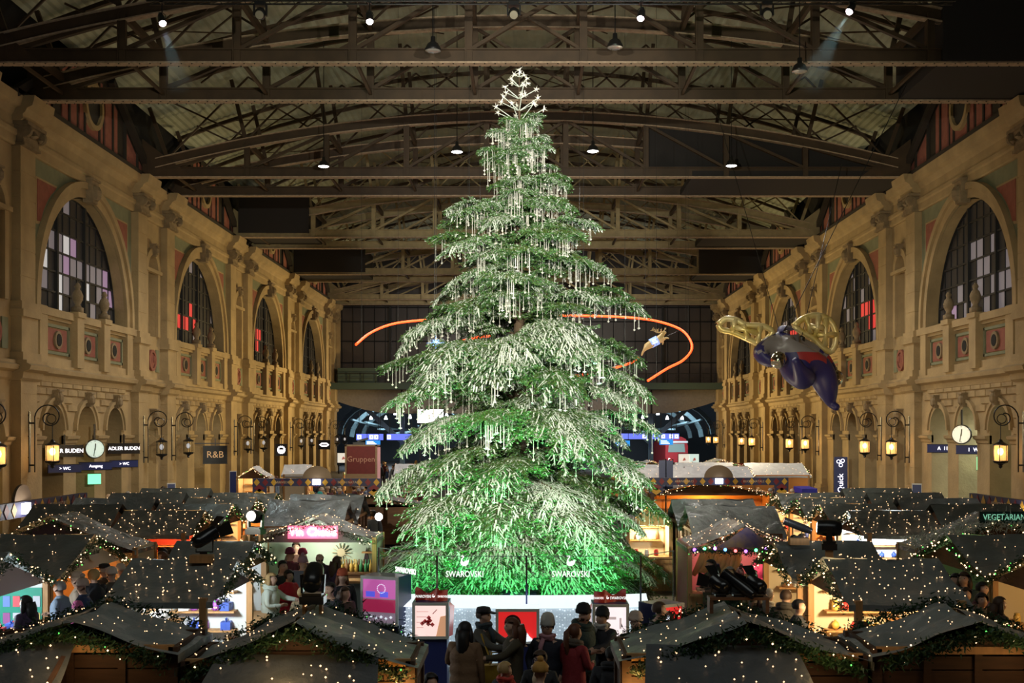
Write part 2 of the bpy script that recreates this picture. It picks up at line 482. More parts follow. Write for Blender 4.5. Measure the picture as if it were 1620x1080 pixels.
def build_wall(s, name):
    global win_n, door_n
    wall = MB()
    side = 'left' if s < 0 else 'right'
    blocks = []
    parts = []                                # (name, MB, material)
    y_first = 12.0
    root_children = []
    spans = []                                # bays and narrow fields
    pil = []
    for i, c in enumerate(PC):
        pil += [c-PO, c+PO]
        spans.append(('narrow', c-PO+.8, c+PO-.8, c))
        if i+1 < len(PC): spans.append(('bay', c+PO+.8, PC[i+1]-PO-.8, (c+PC[i+1])/2))
    wall.quad(wp(s, -2, 0, 0), wp(s, PC[0]-PO+.8, 0, 0), wp(s, PC[0]-PO+.8, 19, 0), wp(s, -2, 19, 0))
    for k in pil:                             # plain wall behind each pilaster
        wall.quad(wp(s, k-.8, 0, 0), wp(s, k+.8, 0, 0), wp(s, k+.8, 19, 0), wp(s, k-.8, 19, 0))
    wall.quad(wp(s, PC[-1]+PO+.8, 0, 0), wp(s, ENDY+.5, 0, 0), wp(s, ENDY+.5, 19, 0), wp(s, PC[-1]+PO+.8, 19, 0))
    openings = []
    for kind, y0, y1, yc in spans:
        if kind == 'bay':
            cs = [yc-3.9, yc, yc+3.9]
            edges = [y0, yc-1.95, yc+1.95, y1]
            for q, c in enumerate(cs):
                wall_arch(wall, s, edges[q], edges[q+1], 0, 7.3, c, 1.2, 4.95, 0, 1.3)
                openings.append((c, 1.2, yc))
            wall.quad(wp(s, y0, 7.3, 0), wp(s, y1, 7.3, 0), wp(s, y1, 10.3, 0), wp(s, y0, 10.3, 0))
            wall_arch(wall, s, y0, y1, 10.3, 17.2, yc, 5.6, 10.72, 10.45, .8, n=26, mi=1)
            wall.quad(wp(s, y0, 17.2, 0), wp(s, y1, 17.2, 0), wp(s, y1, 19, 0), wp(s, y0, 19, 0))
        else:
            wall_arch(wall, s, y0, y1, 0, 7.3, yc, .95, 4.62, 0, .9)
            openings.append((yc, .95, None))
            wall.quad(wp(s, y0, 7.3, 0), wp(s, y1, 7.3, 0), wp(s, y1, 10.3, 0), wp(s, y0, 10.3, 0))
            wall_arch(wall, s, y0, y1, 10.3, 17.2, yc, .9, 14.2, 10.4, .7, n=10)
            wall.quad(wp(s, yc-1, 10.3, -.7), wp(s, yc+1, 10.3, -.7), wp(s, yc+1, 15.3, -.7), wp(s, yc-1, 15.3, -.7))
            wall.quad(wp(s, y0, 17.2, 0), wp(s, y1, 17.2, 0), wp(s, y1, 19, 0), wp(s, y0, 19, 0))
    W = wall.build(name, [STONE, GREEN_PL], kind='structure')
    # reveal faces of the window arches stay stone: archivolts and jamb rings below
    for k in pil:                             # two-storey pilasters
        m = MB()
        wbox(m, s, k-.95, k+.95, 0, .9, 0, .55); wbox(m, s, k-.88, k+.88, .9, 1.1, 0, .5)
        zz = 1.1
        while zz < 7.0:                       # coursed lower shaft
            wbox(m, s, k-.8, k+.8, zz, min(zz+.86, 7.05), 0, .42); zz += .9
        wbox(m, s, k-.78, k+.78, 1.1, 7.05, 0, .40)
        wbox(m, s, k-.92, k+.92, 7.9, 8.25, 0, .56); wbox(m, s, k-.82, k+.82, 8.25, 9.75, 0, .46); wbox(m, s, k-.94, k+.94, 9.75, 10.05, 0, .58)
        wbox(m, s, k-.88, k+.88, 10.05, 10.4, 0, .5)
        zz = 10.4
        while zz < 16.9:
            wbox(m, s, k-.74, k+.74, zz, min(zz+1.06, 16.95), 0, .38); zz += 1.1
        wbox(m, s, k-.72, k+.72, 10.4, 16.95, 0, .36)
        m.build('pilaster', STONE, W)
        o = link('capital', CAPM, W, loc=(s*HW, k, 16.95)); o.rotation_euler = (0, 0, PI if s > 0 else 0)
        m = MB(); profile(m, s, k-1.02, k+1.02, [(d+.46, z) for d, z in STRING]); m.build('string_course', STONE, W)
        m = MB(); profile(m, s, k-1.05, k+1.05, ENTAB_P); m.build('entablature_block', STONE, W)
    for i, (kind, y0, y1, yc) in enumerate(spans):
        m = MB(); profile(m, s, y0-.3, y1+.3, ENTAB); m.build('entablature', STONE, W)
        m = MB(); profile(m, s, y0-.3, y1+.3, STRING); m.build('string_course', STONE, W)
        if kind == 'narrow':
            m = MB(); ring(m, s, yc, 4.62, .93, 1.2, 0, .14); m.build('archivolt', STONE, W)
            o = link('keystone', SKEY, W, loc=(s*HW, yc, 5.5)); o.rotation_euler = (0, 0, PI if s > 0 else 0)
            m = MB(); ring(m, s, yc, 14.2, .88, 1.25, 0, .16)
            for q in (-1, 1): wbox(m, s, yc+q*1.07-.18, yc+q*1.07+.18, 10.4, 14.2, 0, .14)
            m.build('archivolt', STONE, W)
            m = MB(); wbox(m, s, yc-1.4, yc+1.4, 14.05, 14.25, 0, .24); m.build('impost', STONE, W)
            o = link('keystone', SKEY, W, loc=(s*HW, yc, 15.0)); o.rotation_euler = (0, 0, PI if s > 0 else 0)
            m = MB(); ring(m, s, yc, 9.0, .45, .62, 0, .14, 24, 0, 0, 2*PI)
            m.lathe([(.44, 0), (.42, .08), (.2, .16)], wp(s, yc, 9.0, 0), n=14, axis='x') if s < 0 else m.lathe([(.44, 0), (.42, -.08), (.2, -.16)], wp(s, yc, 9.0, 0), n=14, axis='x')
            m.ball(wp(s, yc, 9.06, .14), .14, .16, .24, 8, 5)
            o = m.build('medallion', RED_PL, W); o['label'] = 'round red portrait medallion'
            for q in (-1, 1):
                m = MB(); wbox(m, s, yc+q*1.05-.28, yc+q*1.05+.28, 8.35, 9.65, 0, .07); m.build('inset_panel', GREEN_PL, W)
            m = MB(); profile(m, s, y0, yc-.96, IMPOST); profile(m, s, yc+.96, y1, IMPOST); m.build('impost', STONE, W)
        else:
            for c in (yc-3.9, yc, yc+3.9):
                m = MB(); ring(m, s, c, 4.95, 1.18, 1.36, 0, .10); ring(m, s, c, 4.95, 1.36, 1.52, 0, .18); m.build('archivolt', STONE, W)
                o = link('keystone', SKEY, W, loc=(s*HW, c, 6.10)); o.rotation_euler = (0, 0, PI if s > 0 else 0)
            m = MB()
            for a, b in ((y0, yc-5.1), (yc-2.7, yc-1.2), (yc+1.2, yc+2.7), (yc+5.1, y1)): profile(m, s, a, b, IMPOST)
            m.build('impost', STONE, W)
            # parapet below the window: red panels with round eyes, pedestals with finials
            m = MB(); wbox(m, s, y0, y1, 7.9, 8.25, 0, .2); wbox(m, s, y0, y1, 9.95, 10.1, 0, .2); wbox(m, s, y0, y1, 10.1, 10.45, 0, .34); m.build('parapet', STONE, W)
            for q in (-1.75, 1.75):
                m = MB(); wbox(m, s, yc+q-.42, yc+q+.42, 7.9, 10.5, 0, .46); wbox(m, s, yc+q-.5, yc+q+.5, 10.3, 10.55, 0, .54); m.build('pedestal', STONE, W)
                link('finial', FINIAL, W, loc=(s*(HW-.3), yc+q, 10.55))
            for q in (-5.6, 5.6):
                m = MB(); wbox(m, s, yc+q-.42, yc+q+.42, 7.9, 10.5, 0, .3); m.build('pedestal', STONE, W)
            for q in (-3.6, 0, 3.6):
                m = MB(); w2 = 1.15
                wbox(m, s, yc+q-w2-.2, yc+q+w2+.2, 8.42, 8.55, 0, .12); wbox(m, s, yc+q-w2-.2, yc+q+w2+.2, 9.65, 9.78, 0, .12)
                for e in (-1, 1): wbox(m, s, yc+q+e*(w2+.14)-.07, yc+q+e*(w2+.14)+.07, 8.42, 9.78, 0, .12)
                m.build('panel_frame', GREEN_PL, W)
                m = MB(); wbox(m, s, yc+q-w2, yc+q+w2, 8.6, 9.6, 0, .06); o = m.build('red_panel', RED_PL, W); o['label'] = 'red painted parapet panel'
                m = MB(); m.lathe([(.42, 0), (.42, .16), (.3, .17), (.27, .06)], wp(s, yc+q, 9.1, 0) if s < 0 else wp(s, yc+q, 9.1, .17), n=14, axis='x'); m.build('eye_ring', STONE_D, W)
                m = MB(); m.lathe([(.28, 0), (.28, .19)], wp(s, yc+q, 9.1, 0) if s < 0 else wp(s, yc+q, 9.1, .19), n=12, axis='x'); m.build('eye_opening', BLACKM, W)  # black disc stands in for the shade inside the round hole
            # great arch
            m = MB(); ring(m, s, yc, 10.72, 5.58, 6.0, 0, .16, 30); ring(m, s, yc, 10.72, 6.0, 6.32, 0, .3, 30)
            for e in (-1, 1):
                wbox(m, s, yc+e*5.79-.21, yc+e*5.79+.21, 10.4, 10.72, 0, .16); wbox(m, s, yc+e*6.16-.16, yc+e*6.16+.16, 10.4, 10.72, 0, .3)
            m.build('great_archivolt', STONE, W)
            o = link('keystone', KEY, W, loc=(s*HW, yc, 16.1)); o.rotation_euler = (0, 0, PI if s > 0 else 0); o.scale = (1, 1, .85)
            m = MB()                                                     # stone lining of the reveal
            full = [(yc-5.6, 10.45)]+arch_pts(yc, 5.6, 10.72, n=28)+[(yc+5.6, 10.45)]
            for (ya, za), (yb, zc) in zip(full, full[1:]):
                k1 = .985
                fa = (yc+(ya-yc)*k1, za if za < 10.72 else 10.72+(za-10.72)*k1); fb = (yc+(yb-yc)*k1, zc if zc < 10.72 else 10.72+(zc-10.72)*k1)
                m.quad(wp(s, *fa, .02), wp(s, *fb, .02), wp(s, *fb, -.78), wp(s, *fa, -.78))
            m.build('arch_reveal', STONE, W)
            for e in (-1, 1):                                            # spandrels: red fields framed in pale lines
                c = [(yc+e*6.55, 16.75), (yc+e*6.55, 12.9)]
                curve = [(yc+e*6.5*math.cos(t), 10.72+6.5*math.sin(t)) for t in [math.radians(x) for x in (24, 34, 44, 54, 63)]]
                outer = [(yc+e*6.55, 13.3)]+[(y, z) for y, z in curve if z > 13.3]+[(yc+e*2.7, 16.75), (yc+e*6.55, 16.75)]
                cx = sum(p[0] for p in outer)/len(outer); cz = sum(p[1] for p in outer)/len(outer)
                inner = [(cx+(y-cx)*.54, cz+(z-cz)*.54) for y, z in outer]
                mid = [(cx+(y-cx)*.61, cz+(z-cz)*.61) for y, z in outer]
                m = MB(); m.prism([wp(s, y, z, .0) for y, z in mid], (-s*.05, 0, 0)); m.build('spandrel_border', STONE, W)
                m = MB(); m.prism([wp(s, y, z, .03) for y, z in inner], (-s*.05, 0, 0)); o = m.build('spandrel_panel', RED_PL, W); o['label'] = 'red painted spandrel field'
            # ashlar blocks above the arcade
            rows = [4.75+.36*r for r in range(7)]
            for r, z in enumerate(rows):
                nb = int((y1-y0)/1.22)
                offs = .61 if r % 2 else 0.0
                for b in range(nb+1):
                    c0 = y0+offs+b*1.22; 
                    if c0+1.16 > y1 or c0 < y0: continue
                    ok = True
                    for c in (yc-3.9, yc, yc+3.9):
                        for yy in (c0, c0+.58, c0+1.16):
                            for z2 in (z, z+.33):
                                if math.hypot(yy-c, z2-4.95) < 1.46 or (abs(yy-c) < 1.25 and z2 < 4.95): ok = False
                        if abs(c0+.58-c) < .75 and z+.33 < 6.65 and z > 5.9: ok = False
                    if ok: blocks.append((yc, c0+.58, z+.165))
    single = [b for b in blocks if b[0] < 100]; rest = [b for b in blocks if b[0] >= 100]
    single = sorted(single)[:298]
    rnd = random.Random(3)
    for _, y, z in single:
        o = link('stone_block', stone_mesh(1.16, rnd.randrange(2)), W, loc=(s*HW, y, z))
        if s > 0: o.rotation_euler = (0, 0, PI)
    m = MB()
    for _, y, z in rest: wbox(m, s, y-.56, y+.56, z-.15, z+.15, 0, .07)
    if rest: m.build('stone_blocks', STONE2, W, kind='stuff')
    # attic: half-timbered gables with round windows between the trusses
    for i, (kind, y0, y1, yc) in enumerate(spans):
        if kind != 'bay': continue
        A = MB(); apex = 23.2; hb = 9.0
        A.poly([wp(s, yc-hb, 18.95, .25), wp(s, yc+hb, 18.95, .25), wp(s, yc+2.2, apex-.4, .25), wp(s, yc-2.2, apex-.4, .25)])
        A.build('attic_wall', DARKWOOD, W)
        ht = lambda y: 18.95+(apex-.5-18.95)*min(1, (hb-abs(y-yc))/(hb-2.2))
        for q in range(-4, 5):
            a, b = yc+q*1.9-.78, yc+q*1.9+.78
            if q == 0: a, b = yc-1.5, yc+1.5
            if q in (-1, 1): continue
            if abs(q) == 2: a, b = (yc-3.6, yc-1.9) if q < 0 else (yc+1.9, yc+3.6)
            ta, tb = ht(a)-.3, ht(b)-.3
            if min(ta, tb) < 19.4 and max(ta, tb) < 19.7: continue
            m = MB(); m.prism([wp(s, a, 19.25, .25), wp(s, b, 19.25, .25), wp(s, b, max(tb, 19.3), .25), wp(s, a, max(ta, 19.3), .25)], (-s*.06, 0, 0))
            o = m.build('attic_panel', PINK_PL, W); o['label'] = 'red infill panel of the attic'
        m = MB(); ring(m, s, yc, 20.9, .95, 1.2, .25, .5, 26, 0, 0, 2*PI); m.build('oculus_ring', STONE, W)
        m = MB(); m.poly([wp(s, yc+.96*math.cos(t*PI/12), 20.9+.96*math.sin(t*PI/12), .34) for t in range(24)]); m.build('oculus_glass', PANE, W)
        m = MB()
        for q in range(-4, 4):
            y = yc+(q+.5)*1.9
            m.beam(wp(s, y, 18.95, .30), wp(s, y, ht(y), .30), .16, .16)
        for e in (-1, 1): m.beam(wp(s, yc+e*hb, 18.95, .5), wp(s, yc+e*2.2, apex-.4, .5), .3, .35)
        m.beam(wp(s, yc-hb, 19.05, .5), wp(s, yc+hb, 19.05, .5), .3, .2)
        m.build('attic_timber', DARKWOOD, W)
    m = MB(); m.quad(wp(s, -2, 18.9, -.35), wp(s, ENDY, 18.9, -.35), wp(s, ENDY, 27, -.35), wp(s, -2, 27, -.35)); m.build('attic_backing', BLACKM, W)
    # windows
    styles = {-1: ['lit2', 'lit', 'red', 'redspot', 'dark'], 1: ['dark', 'lit2', 'red', 'red', 'dark']}[s]
    nb = 0
    for kind, y0, y1, yc in spans:
        if kind != 'bay': continue
        win_n += 1
        R = thing('window_%d' % win_n, None, None, kind='structure')
        pane_run(R, s, yc, 5.6, 10.72, 10.5, -.62, 13, 6, win_n, styles[nb], single=(nb in (1, 2)))
        nb += 1
    return W, openings
WL, openL = build_wall(-1, 'wall_left')
WR, openR = build_wall(1, 'wall_right')
BAYC = [(PC[i]+PC[i+1])/2 for i in range(5)]

# ------------------------------------------------------------------ arcade openings: doors, shop fronts, passages
def door(s, c, a, style, depth=.9, zs=4.95):
    """one arched opening: dark steel or brass door, transom, leaded lunette"""
    global door_n
    door_n += 1
    R = thing('door_%d' % door_n, None, None, kind='structure')
    fr = MB(); d = -depth
    fm = DOORFRB if style == 'brass' else DOORFR
    th = 3.3
    for y in (c-a, c-.05, c+a-.1): wbox(fr, s, y, y+.1, 0, th, d-.06, d+.06)
    for z in (0, 1.0, th-.12): wbox(fr, s, c-a, c+a, z, z+.12, d-.07, d+.07)
    wbox(fr, s, c-a, c+a, 4.45, 4.7, d-.08, d+.08)
    for y in (c-a*.5, c, c+a*.5): wbox(fr, s, y-.03, y+.03, th, zs+math.sqrt(a*a-(y-c)**2)-.02, d-.04, d+.04)
    ring(fr, s, c, zs, a-.08, a+.02, d-.06, d+.06)
    fr.build('door_frame', fm, R)
    for y0 in (c-a+.1, c+.05):
        m = MB(); wbox(m, s, y0, y0+a-.15, .12, th-.12, d-.015, d+.015); m.build('pane', GLASSL if style == 'brass' else GLASSD, R)
    m = MB(); wbox(m, s, c-a, c+a, th, 4.45, d-.015, d+.015); m.build('pane', GLASSD, R)
    m = MB(); m.prism([wp(s, y, z, d) for y, z in [(c-a+.02, 4.65)]+arch_pts(c, a-.02, zs)+[(c+a-.02, 4.65)]], (s*.02, 0, 0))
    m.build('lunette', PANE_G if style == 'brass' else PANE, R)
def room(s, y0, y1, m, depth=5.0, name='passage', h=6.3):
    b = MB()
    P = lambda y, z, d: wp(s, y, z, d)
    d0, d1 = -1.3, -depth
    b.quad(P(y0, 0, d1), P(y1, 0, d1), P(y1, h, d1), P(y0, h, d1))
    for y in (y0, y1): b.quad(P(y, 0, d0), P(y, 0, d1), P(y, h, d1), P(y, h, d0))
    b.quad(P(y0, h, d0), P(y1, h, d0), P(y1, h, d1), P(y0, h, d1))
    b.quad(P(y0, .01, d0), P(y1, .01, d0), P(y1, .01, d1), P(y0, .01, d1))
    return b.build('wall_passage', m, kind='structure')
for s in (-1, 1):
    for bi, yc in enumerate(BAYC):
        y0, y1 = yc-6.4, yc+6.4
        if bi == 1:
            room(s, y0, y1, DARKROOM if s < 0 else PALEROOM, 6.0)
            if s < 0:
                lamp('AREA', 'passage_light', (-HW-3.0, yc, 6.1), 45, (1, .72, .4), (-HW-3, yc, 0), 2.5)
                for k in (-1.95, 1.95):
                    m = MB(); wbox(m, s, yc+k-.5, yc+k+.5, 0, 6.2, -5.9, -2.2); m.build('wall_pier', DARKROOM, kind='structure')
            else:
                lamp('AREA', 'passage_light', (HW+3.2, yc, 6.1), 420, (.86, 1, .93), (HW+3.2, yc, 0), 3)
        else:
            room(s, y0, y1, SHOPWARM if s < 0 and bi == 2 else DIMROOM, 4.0)
            if bi in (2, 3): lamp('AREA', 'shop_light', (s*(HW+2.6), yc, 6.0), 60 if s < 0 else 40, (1, .8, .5), (s*(HW+2.4), yc, 0), 2.0)
            for k in (-3.9, 0, 3.9):
                door(s, yc+k, 1.18, 'brass' if (s < 0 and bi == 2) else 'steel' if bi < 4 else 'dark')
    for c in PC:
        door(s, c, .93, 'brass' if s < 0 and c < 70 else 'dark', .6, 4.62)
        m = MB(); m.quad(wp(s, c-1, 0, -.9), wp(s, c+1, 0, -.9), wp(s, c+1, 5.7, -.9), wp(s, c-1, 5.7, -.9)); m.build('wall_niche', SHOPWARM if s < 0 and c < 70 else DIMROOM, kind='structure')

# ------------------------------------------------------------------ roof
def rz(u):
    return 27.2-4.2*(u/21.5)**2
RB = MB(); nu = 232; U = 21.6
rows = []
for i in range(nu+1):
    u = -U+2*U*i/nu
    rows.append((u, rz(u)+(.045 if i % 2 else 0)))
for (u0, z0), (u1, z1) in zip(rows, rows[1:]):
    RB.quad((u0, -2, z0), (u1, -2, z1), (u1, 175, z1), (u0, 175, z0))
CEIL = RB.build('ceiling', ROOFM, kind='structure')
for i, c in enumerate(PC[:-1]):                      # purlins arching across and thin cross bracing
    for k in range(0, 4):
        yy = c+PO+1.6+k*3.85
        m = MB(); N = 16
        pts = [(-21.4+42.8*q/N) for q in range(N+1)]
        for a, b in zip(pts, pts[1:]):
            m.beam((a, yy, rz(a)-.22), (b, yy, rz(b)-.22), .08, .2)
            m.beam((a, yy, rz(a)-.33), (b, yy, rz(b)-.33), .2, .03)
        m.build('purlin', IRON, CEIL)
    for u in (-17.7, -8.9, 0, 8.9, 13.3):
        m = MB()
        for a, b in ((0, 4.1), (4.1, 8.2), (8.2, 12.3)):
            ya, yb = c+PO+1.2+a, c+PO+1.2+b
            m.beam((u, ya, rz(u)-.5), (u+4.4, yb, rz(u+4.4)-.5), .05, .05)
            m.beam((u+4.4, ya, rz(u+4.4)-.5), (u, yb, rz(u)-.5), .07, .07)
        m.build('cross_brace', IRON, CEIL)

def uz(u):
    return 22.4-2.6*(u/20.5)**2
POSTS = [-19.8, -15.5, -11.1, -6.65, -2.2, 2.2, 6.65, 11.1, 15.5, 19.8]
def truss(Y, label, im, fm, near):
    R = thing('roof_truss', label, 'truss', (0, Y, 19.0), group='iron roof trusses of the hall')
    z0 = 0.0
    m = MB(); m.box(-21.3, 21.3, -.05, .05, .03, .55); m.box(-21.3, 21.3, -.16, .16, .5, .56); m.build('bottom_chord', im, R)
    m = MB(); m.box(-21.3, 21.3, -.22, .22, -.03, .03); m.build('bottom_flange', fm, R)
    if near:
        rv = MB()
        for k in range(-52, 53): rv.octa((k*.4, -.17, -.04), .035); rv.octa((k*.4+.2, .17, -.04), .035)
        rv.build('rivets', BLACK, R, kind='stuff')
    m = MB(); N = 20
    us = [-20.6+41.2*i/N for i in range(N+1)]
    for a, b in zip(us, us[1:]):
        za, zb = uz(a)-19, uz(b)-19
        m.beam((a, 0, za), (b, 0, zb), .1, .46)
    m.build('upper_chord', im, R)
    m = MB()
    for a, b in zip(us, us[1:]):
        za, zb = uz(a)-19, uz(b)-19
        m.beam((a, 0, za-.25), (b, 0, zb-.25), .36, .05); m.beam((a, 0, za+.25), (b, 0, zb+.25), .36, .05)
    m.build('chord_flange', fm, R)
    for u in POSTS:
        m = MB(); top = rz(u*1.06)-19-.3
        m.beam((u, 0, .05), (u, 0, uz(u)-19), .26, .22, up=(0, 1, 0)); m.beam((u, .1, uz(u)-19.4), (u*1.06, .1, top), .2, .16, up=(0, 1, 0))
        m.beam((u-.14, 0, .05), (u-.14, 0, uz(u)-19), .05, .34, up=(0, 1, 0))
        m.build('post', im, R)
    for a, b in zip(POSTS, POSTS[1:]):
        m = MB()
        if a < -3: p, q = (a, .5), (b, uz(b)-19.2)
        elif a > 2: p, q = (b, .5), (a, uz(a)-19.2)
        else:
            m.beam((b, .05, .5), (a, .05, uz(a)-19.2), .16, .12); p, q = (a, .5), (b, uz(b)-19.2)
        m.beam((p[0], 0, p[1]), (q[0], 0, q[1]), .2, .14)
        m.build('diagonal', im, R)
        m = MB()                                     # thin upper brace between chord and roof
        m.beam((a, .12, uz(a)-19+.3), (b, .12, rz(b)-19.4), .09, .09); m.beam((b, .12, uz(b)-19+.3), (a, .12, rz(a)-19.4), .09, .09)
        m.build('roof_brace', im, R)
    for e in (-1, 1):
        m = MB(); m.prism([(e*21.3, -.15, .05), (e*18.6, -.15, .05), (e*21.3, -.15, 2.1)], (0, .3, 0)); m.build('haunch', im, R)
    return R
for i, c in enumerate(PC):
    for j, dy in enumerate((-PO, PO)):
        n = 2*i+j
        near = n in (2, 3)
        if n < 2: continue
        lbl = 'riveted iron roof truss spanning the hall, %s of the row counted from the front' % ORD[n-2]
        truss(c+dy, lbl, IRON if c < 80 else IRON_LIT, IRON_L, near)
    if i == 0: continue
    for k, u in enumerate(POSTS):                    # ties between the two trusses of a pair
        m = MB(); m.beam((u, c-PO, uz(u)), (u, c+PO, uz(u)), .16, .3); m.beam((u, c-PO, 19.3), (u, c+PO, 19.3), .12, .12); m.build('truss_tie', IRON, CEIL)
# dark cladding boxed round some trusses
for nm, a in (('', (15.9, 21.4, PC[1]-PO-.3, PC[1]+PO+.3, 19.05, 21.4)), ('', (9.2, 21.4, PC[2]-PO-.1, PC[2]+PO+.1, 19.0, 19.35)),
              ('', (-20.9, -15.8, PC[3]-PO-.3, PC[3]+PO+.3, 19.3, 21.9)), ('', (-20.9, -14.5, PC[4]-PO-.3, PC[4]+PO+.3, 19.2, 21.4)), ('', (13.0, 21.2, PC[3]-PO, PC[3]+PO, 19.1, 19.5)), ('', (15.5, 21.2, PC[4]-PO-.3, PC[4]+PO, 19.1, 21.4))):
    m = MB(); m.box(*a); m.build('dark_cladding', BLIND, CEIL)

m = MB(); us_ = [6.7+14.6*i/10 for i in range(11)]
m.prism([(6.7, PC[2]-PO+.3, 19.1), (21.3, PC[2]-PO+.3, 19.1)]+[(u, PC[2]-PO+.3, uz(u)+.1) for u in reversed(us_)], (0, .1, 0)); m.build('dark_cladding', BLIND, CEIL)
# ------------------------------------------------------------------ far end: glazed screen, girder, platform hall behind
SCREEN = mat('end_screen_glass', (.085, .075, .075), .25, var=.3, vscale=.3)
GIRD = mat('end_girder_green', (.055, .085, .07), .6)
SOFF = mat('end_soffit', (.30, .26, .22), .75, var=.2)
TEAL = mat('platform_steel_teal', (.16, .25, .27), .55, var=.2)
EW = MB(); EW.box(-HW, HW, ENDY, ENDY+.1, 10.2, 19.2); EW.box(-HW, HW, ENDY, ENDY+.3, 19.0, 27.5)
END = EW.build('wall_end', SCREEN, kind='structure')
m = MB()
for k in range(-17, 18): m.box(k*1.22-.03, k*1.22+.03, ENDY-.06, ENDY, 10.2, 19.0)
m.build('mullion', BLACKM, END)
for k in (-15.3, -6.1, 6.1, 15.3):
    m = MB(); m.box(k-.13, k+.13, ENDY-.3, ENDY, 10.2, 19.0); m.build('screen_post', IRON if abs(k) < 10 else BLACK, END)
for z in (12.6, 15.0, 17.2, 18.8):
    m = MB(); m.box(-HW, HW, ENDY-.12, ENDY, z-.06, z+.06); m.build('screen_rail', BLACKM, END)
m = MB(); m.box(-21.3, -20.9, ENDY-.5, ENDY-.1, 10.3, 18.6); m.build('screen_post', STONE, END)
m = MB(); m.box(-HW, HW, ENDY-2.4, ENDY+.4, 9.55, 10.2); m.box(-HW, HW, ENDY-2.5, ENDY-2.3, 10.15, 10.25); m.build('walkway', GIRD, END)
m = MB()
for k in range(-14, 15): m.box(k*1.5-.03, k*1.5+.03, ENDY-2.42, ENDY-2.36, 10.2, 11.3)
m.box(-21, 21, ENDY-2.43, ENDY-2.37, 11.25, 11.32); m.box(-21, 21, ENDY-2.42, ENDY-2.38, 10.75, 10.79)
m.build('walkway_rail', BLACK, END)
m = MB(); m.box(-20.9, -16.6, ENDY-2.2, ENDY-.6, 10.25, 11.9); m.build('plant_box', GIRD, END)
# bowed panel under the walkway
m = MB(); N = 24
for i in range(N):
    u0 = -HW+2*HW*i/N; u1 = -HW+2*HW*(i+1)/N
    f = lambda u: 6.9 if abs(u) < 15.5 else 6.9+1.5*((abs(u)-15.5)/6.2)**1.5
    m.add([(u0, ENDY-.2, f(u0)), (u1, ENDY-.2, f(u1)), (u1, ENDY-.2, 9.55), (u0, ENDY-.2, 9.55), (u0, ENDY+.3, f(u0)), (u1, ENDY+.3, f(u1)), (u1, ENDY+.3, 9.55), (u0, ENDY+.3, 9.55)],
          [(0, 1, 2, 3), (4, 7, 6, 5), (0, 4, 5, 1), (2, 6, 7, 3)])
m.build('girder_panel', SOFF, END)
m = MB()
for k in (-14, -7, 0, 7, 14): m.box(k-.08, k+.08, ENDY-.3, ENDY-.18, 6.9, 9.55)
m.build('girder_stiffener', BLIND, END)
for k in (-14.2, -7.1, 7.1, 14.2):
    m = MB(); m.box(k-.25, k+.25, ENDY+1.8, ENDY+2.4, 0, 8.2); m.build('end_column', TEAL, END)
# platform hall: steel arches, hanging lamps, back wall
m = MB(); m.box(-40, 40, 174, 174.3, -.2, 14); BK = m.build('wall_platforms', mat('platform_dark', (.03, .036, .042), .8, var=.3, vscale=.2), kind='structure')
for e in (-1, 1):
    m = MB(); m.box(e*22, e*40, 132, 132.2, 0, 18); m.build('wall_platform_side', BLIND, kind='structure')
    for yy, zz in ((137, 4.6), (146, 4.2), (156, 4.0)):
        m = MB(); pts = [(e*(14.5+7.5*math.cos(t)), yy, zz+4.4*math.sin(t)) for t in [PI*i/14 for i in range(15)]]
        for a, b in zip(pts, pts[1:]): m.beam(a, b, .5, .55, up=(0, 1, 0))
        m.build('platform_arch', TEAL, BK)
    m = MB(); m.beam((e*14.2, 133.2, 3.6), (e*8.6, 133.2, 8.4), .4, .5); m.beam((e*14.2, 133.2, 3.6), (e*19.6, 133.2, 8.6), .4, .5); m.build('raking_strut', TEAL, BK)
    for k in range(9):
        m = MB(); m.beam((e*(8+k*1.6), 138, 5.4+.9*math.sin(k)), (e*(8+k*1.6), 170, 5.2), .25, .2); m.build('platform_rib', TEAL, BK)
PLAMP = mat('platform_lamp', (1, 1, 1), .5, emit=(.95, .97, 1), estr=6.0)
k = 0
for e in (-1, 1):
    for q in range(7):
        m = MB(); m.lathe([(.05, .5), (.12, .35), (.22, .05), (.2, 0)], n=8)
        o = thing('platform_lamp', 'small white lamp hanging far back over the platforms, %s' % ('on the side with the red train' if e > 0 else 'beyond the red group-meeting cube'), 'lamp', (e*(9.5+q*1.7), 138+q*1.5+(q % 2)*3, 6.6+.35*math.sin(q*2)), group='platform lamps '+('by the train' if e > 0 else 'beyond the cube'))
        m.build('lamp_shade', PLAMP, o)
        m = MB(); m.tube([(0, 0, .5), (0, 0, 2.5)], .02, 4); m.build('lamp_cable', BLACK, o)
for e in (-1, 1):
    lamp('AREA', 'platform_light', (e*14, 140, 9.5), 5000, (.72, .86, 1.0), (e*13, 146, 0), 9)
# ------------------------------------------------------------------ the great spruce
NEED = mat('spruce_needles', (.055, .115, .024), .55, col2=(.105, .165, .032), vscale=2.2)
NEED2 = mat('spruce_needles_tip', (.10, .23, .06), .55, col2=(.05, .15, .05), vscale=2.5)
FROST = mat('frosted_needles', (.66, .72, .64), .7)
BARK = mat('bark', (.10, .065, .04), .9, bump=.5, bscale=8)
CRYS = mat('crystal', (.86, .84, .76), .15, spec=.9)
CRYSG = mat('crystal_bead', (.95, .95, 1.0), .05, .2, spec=1.0)

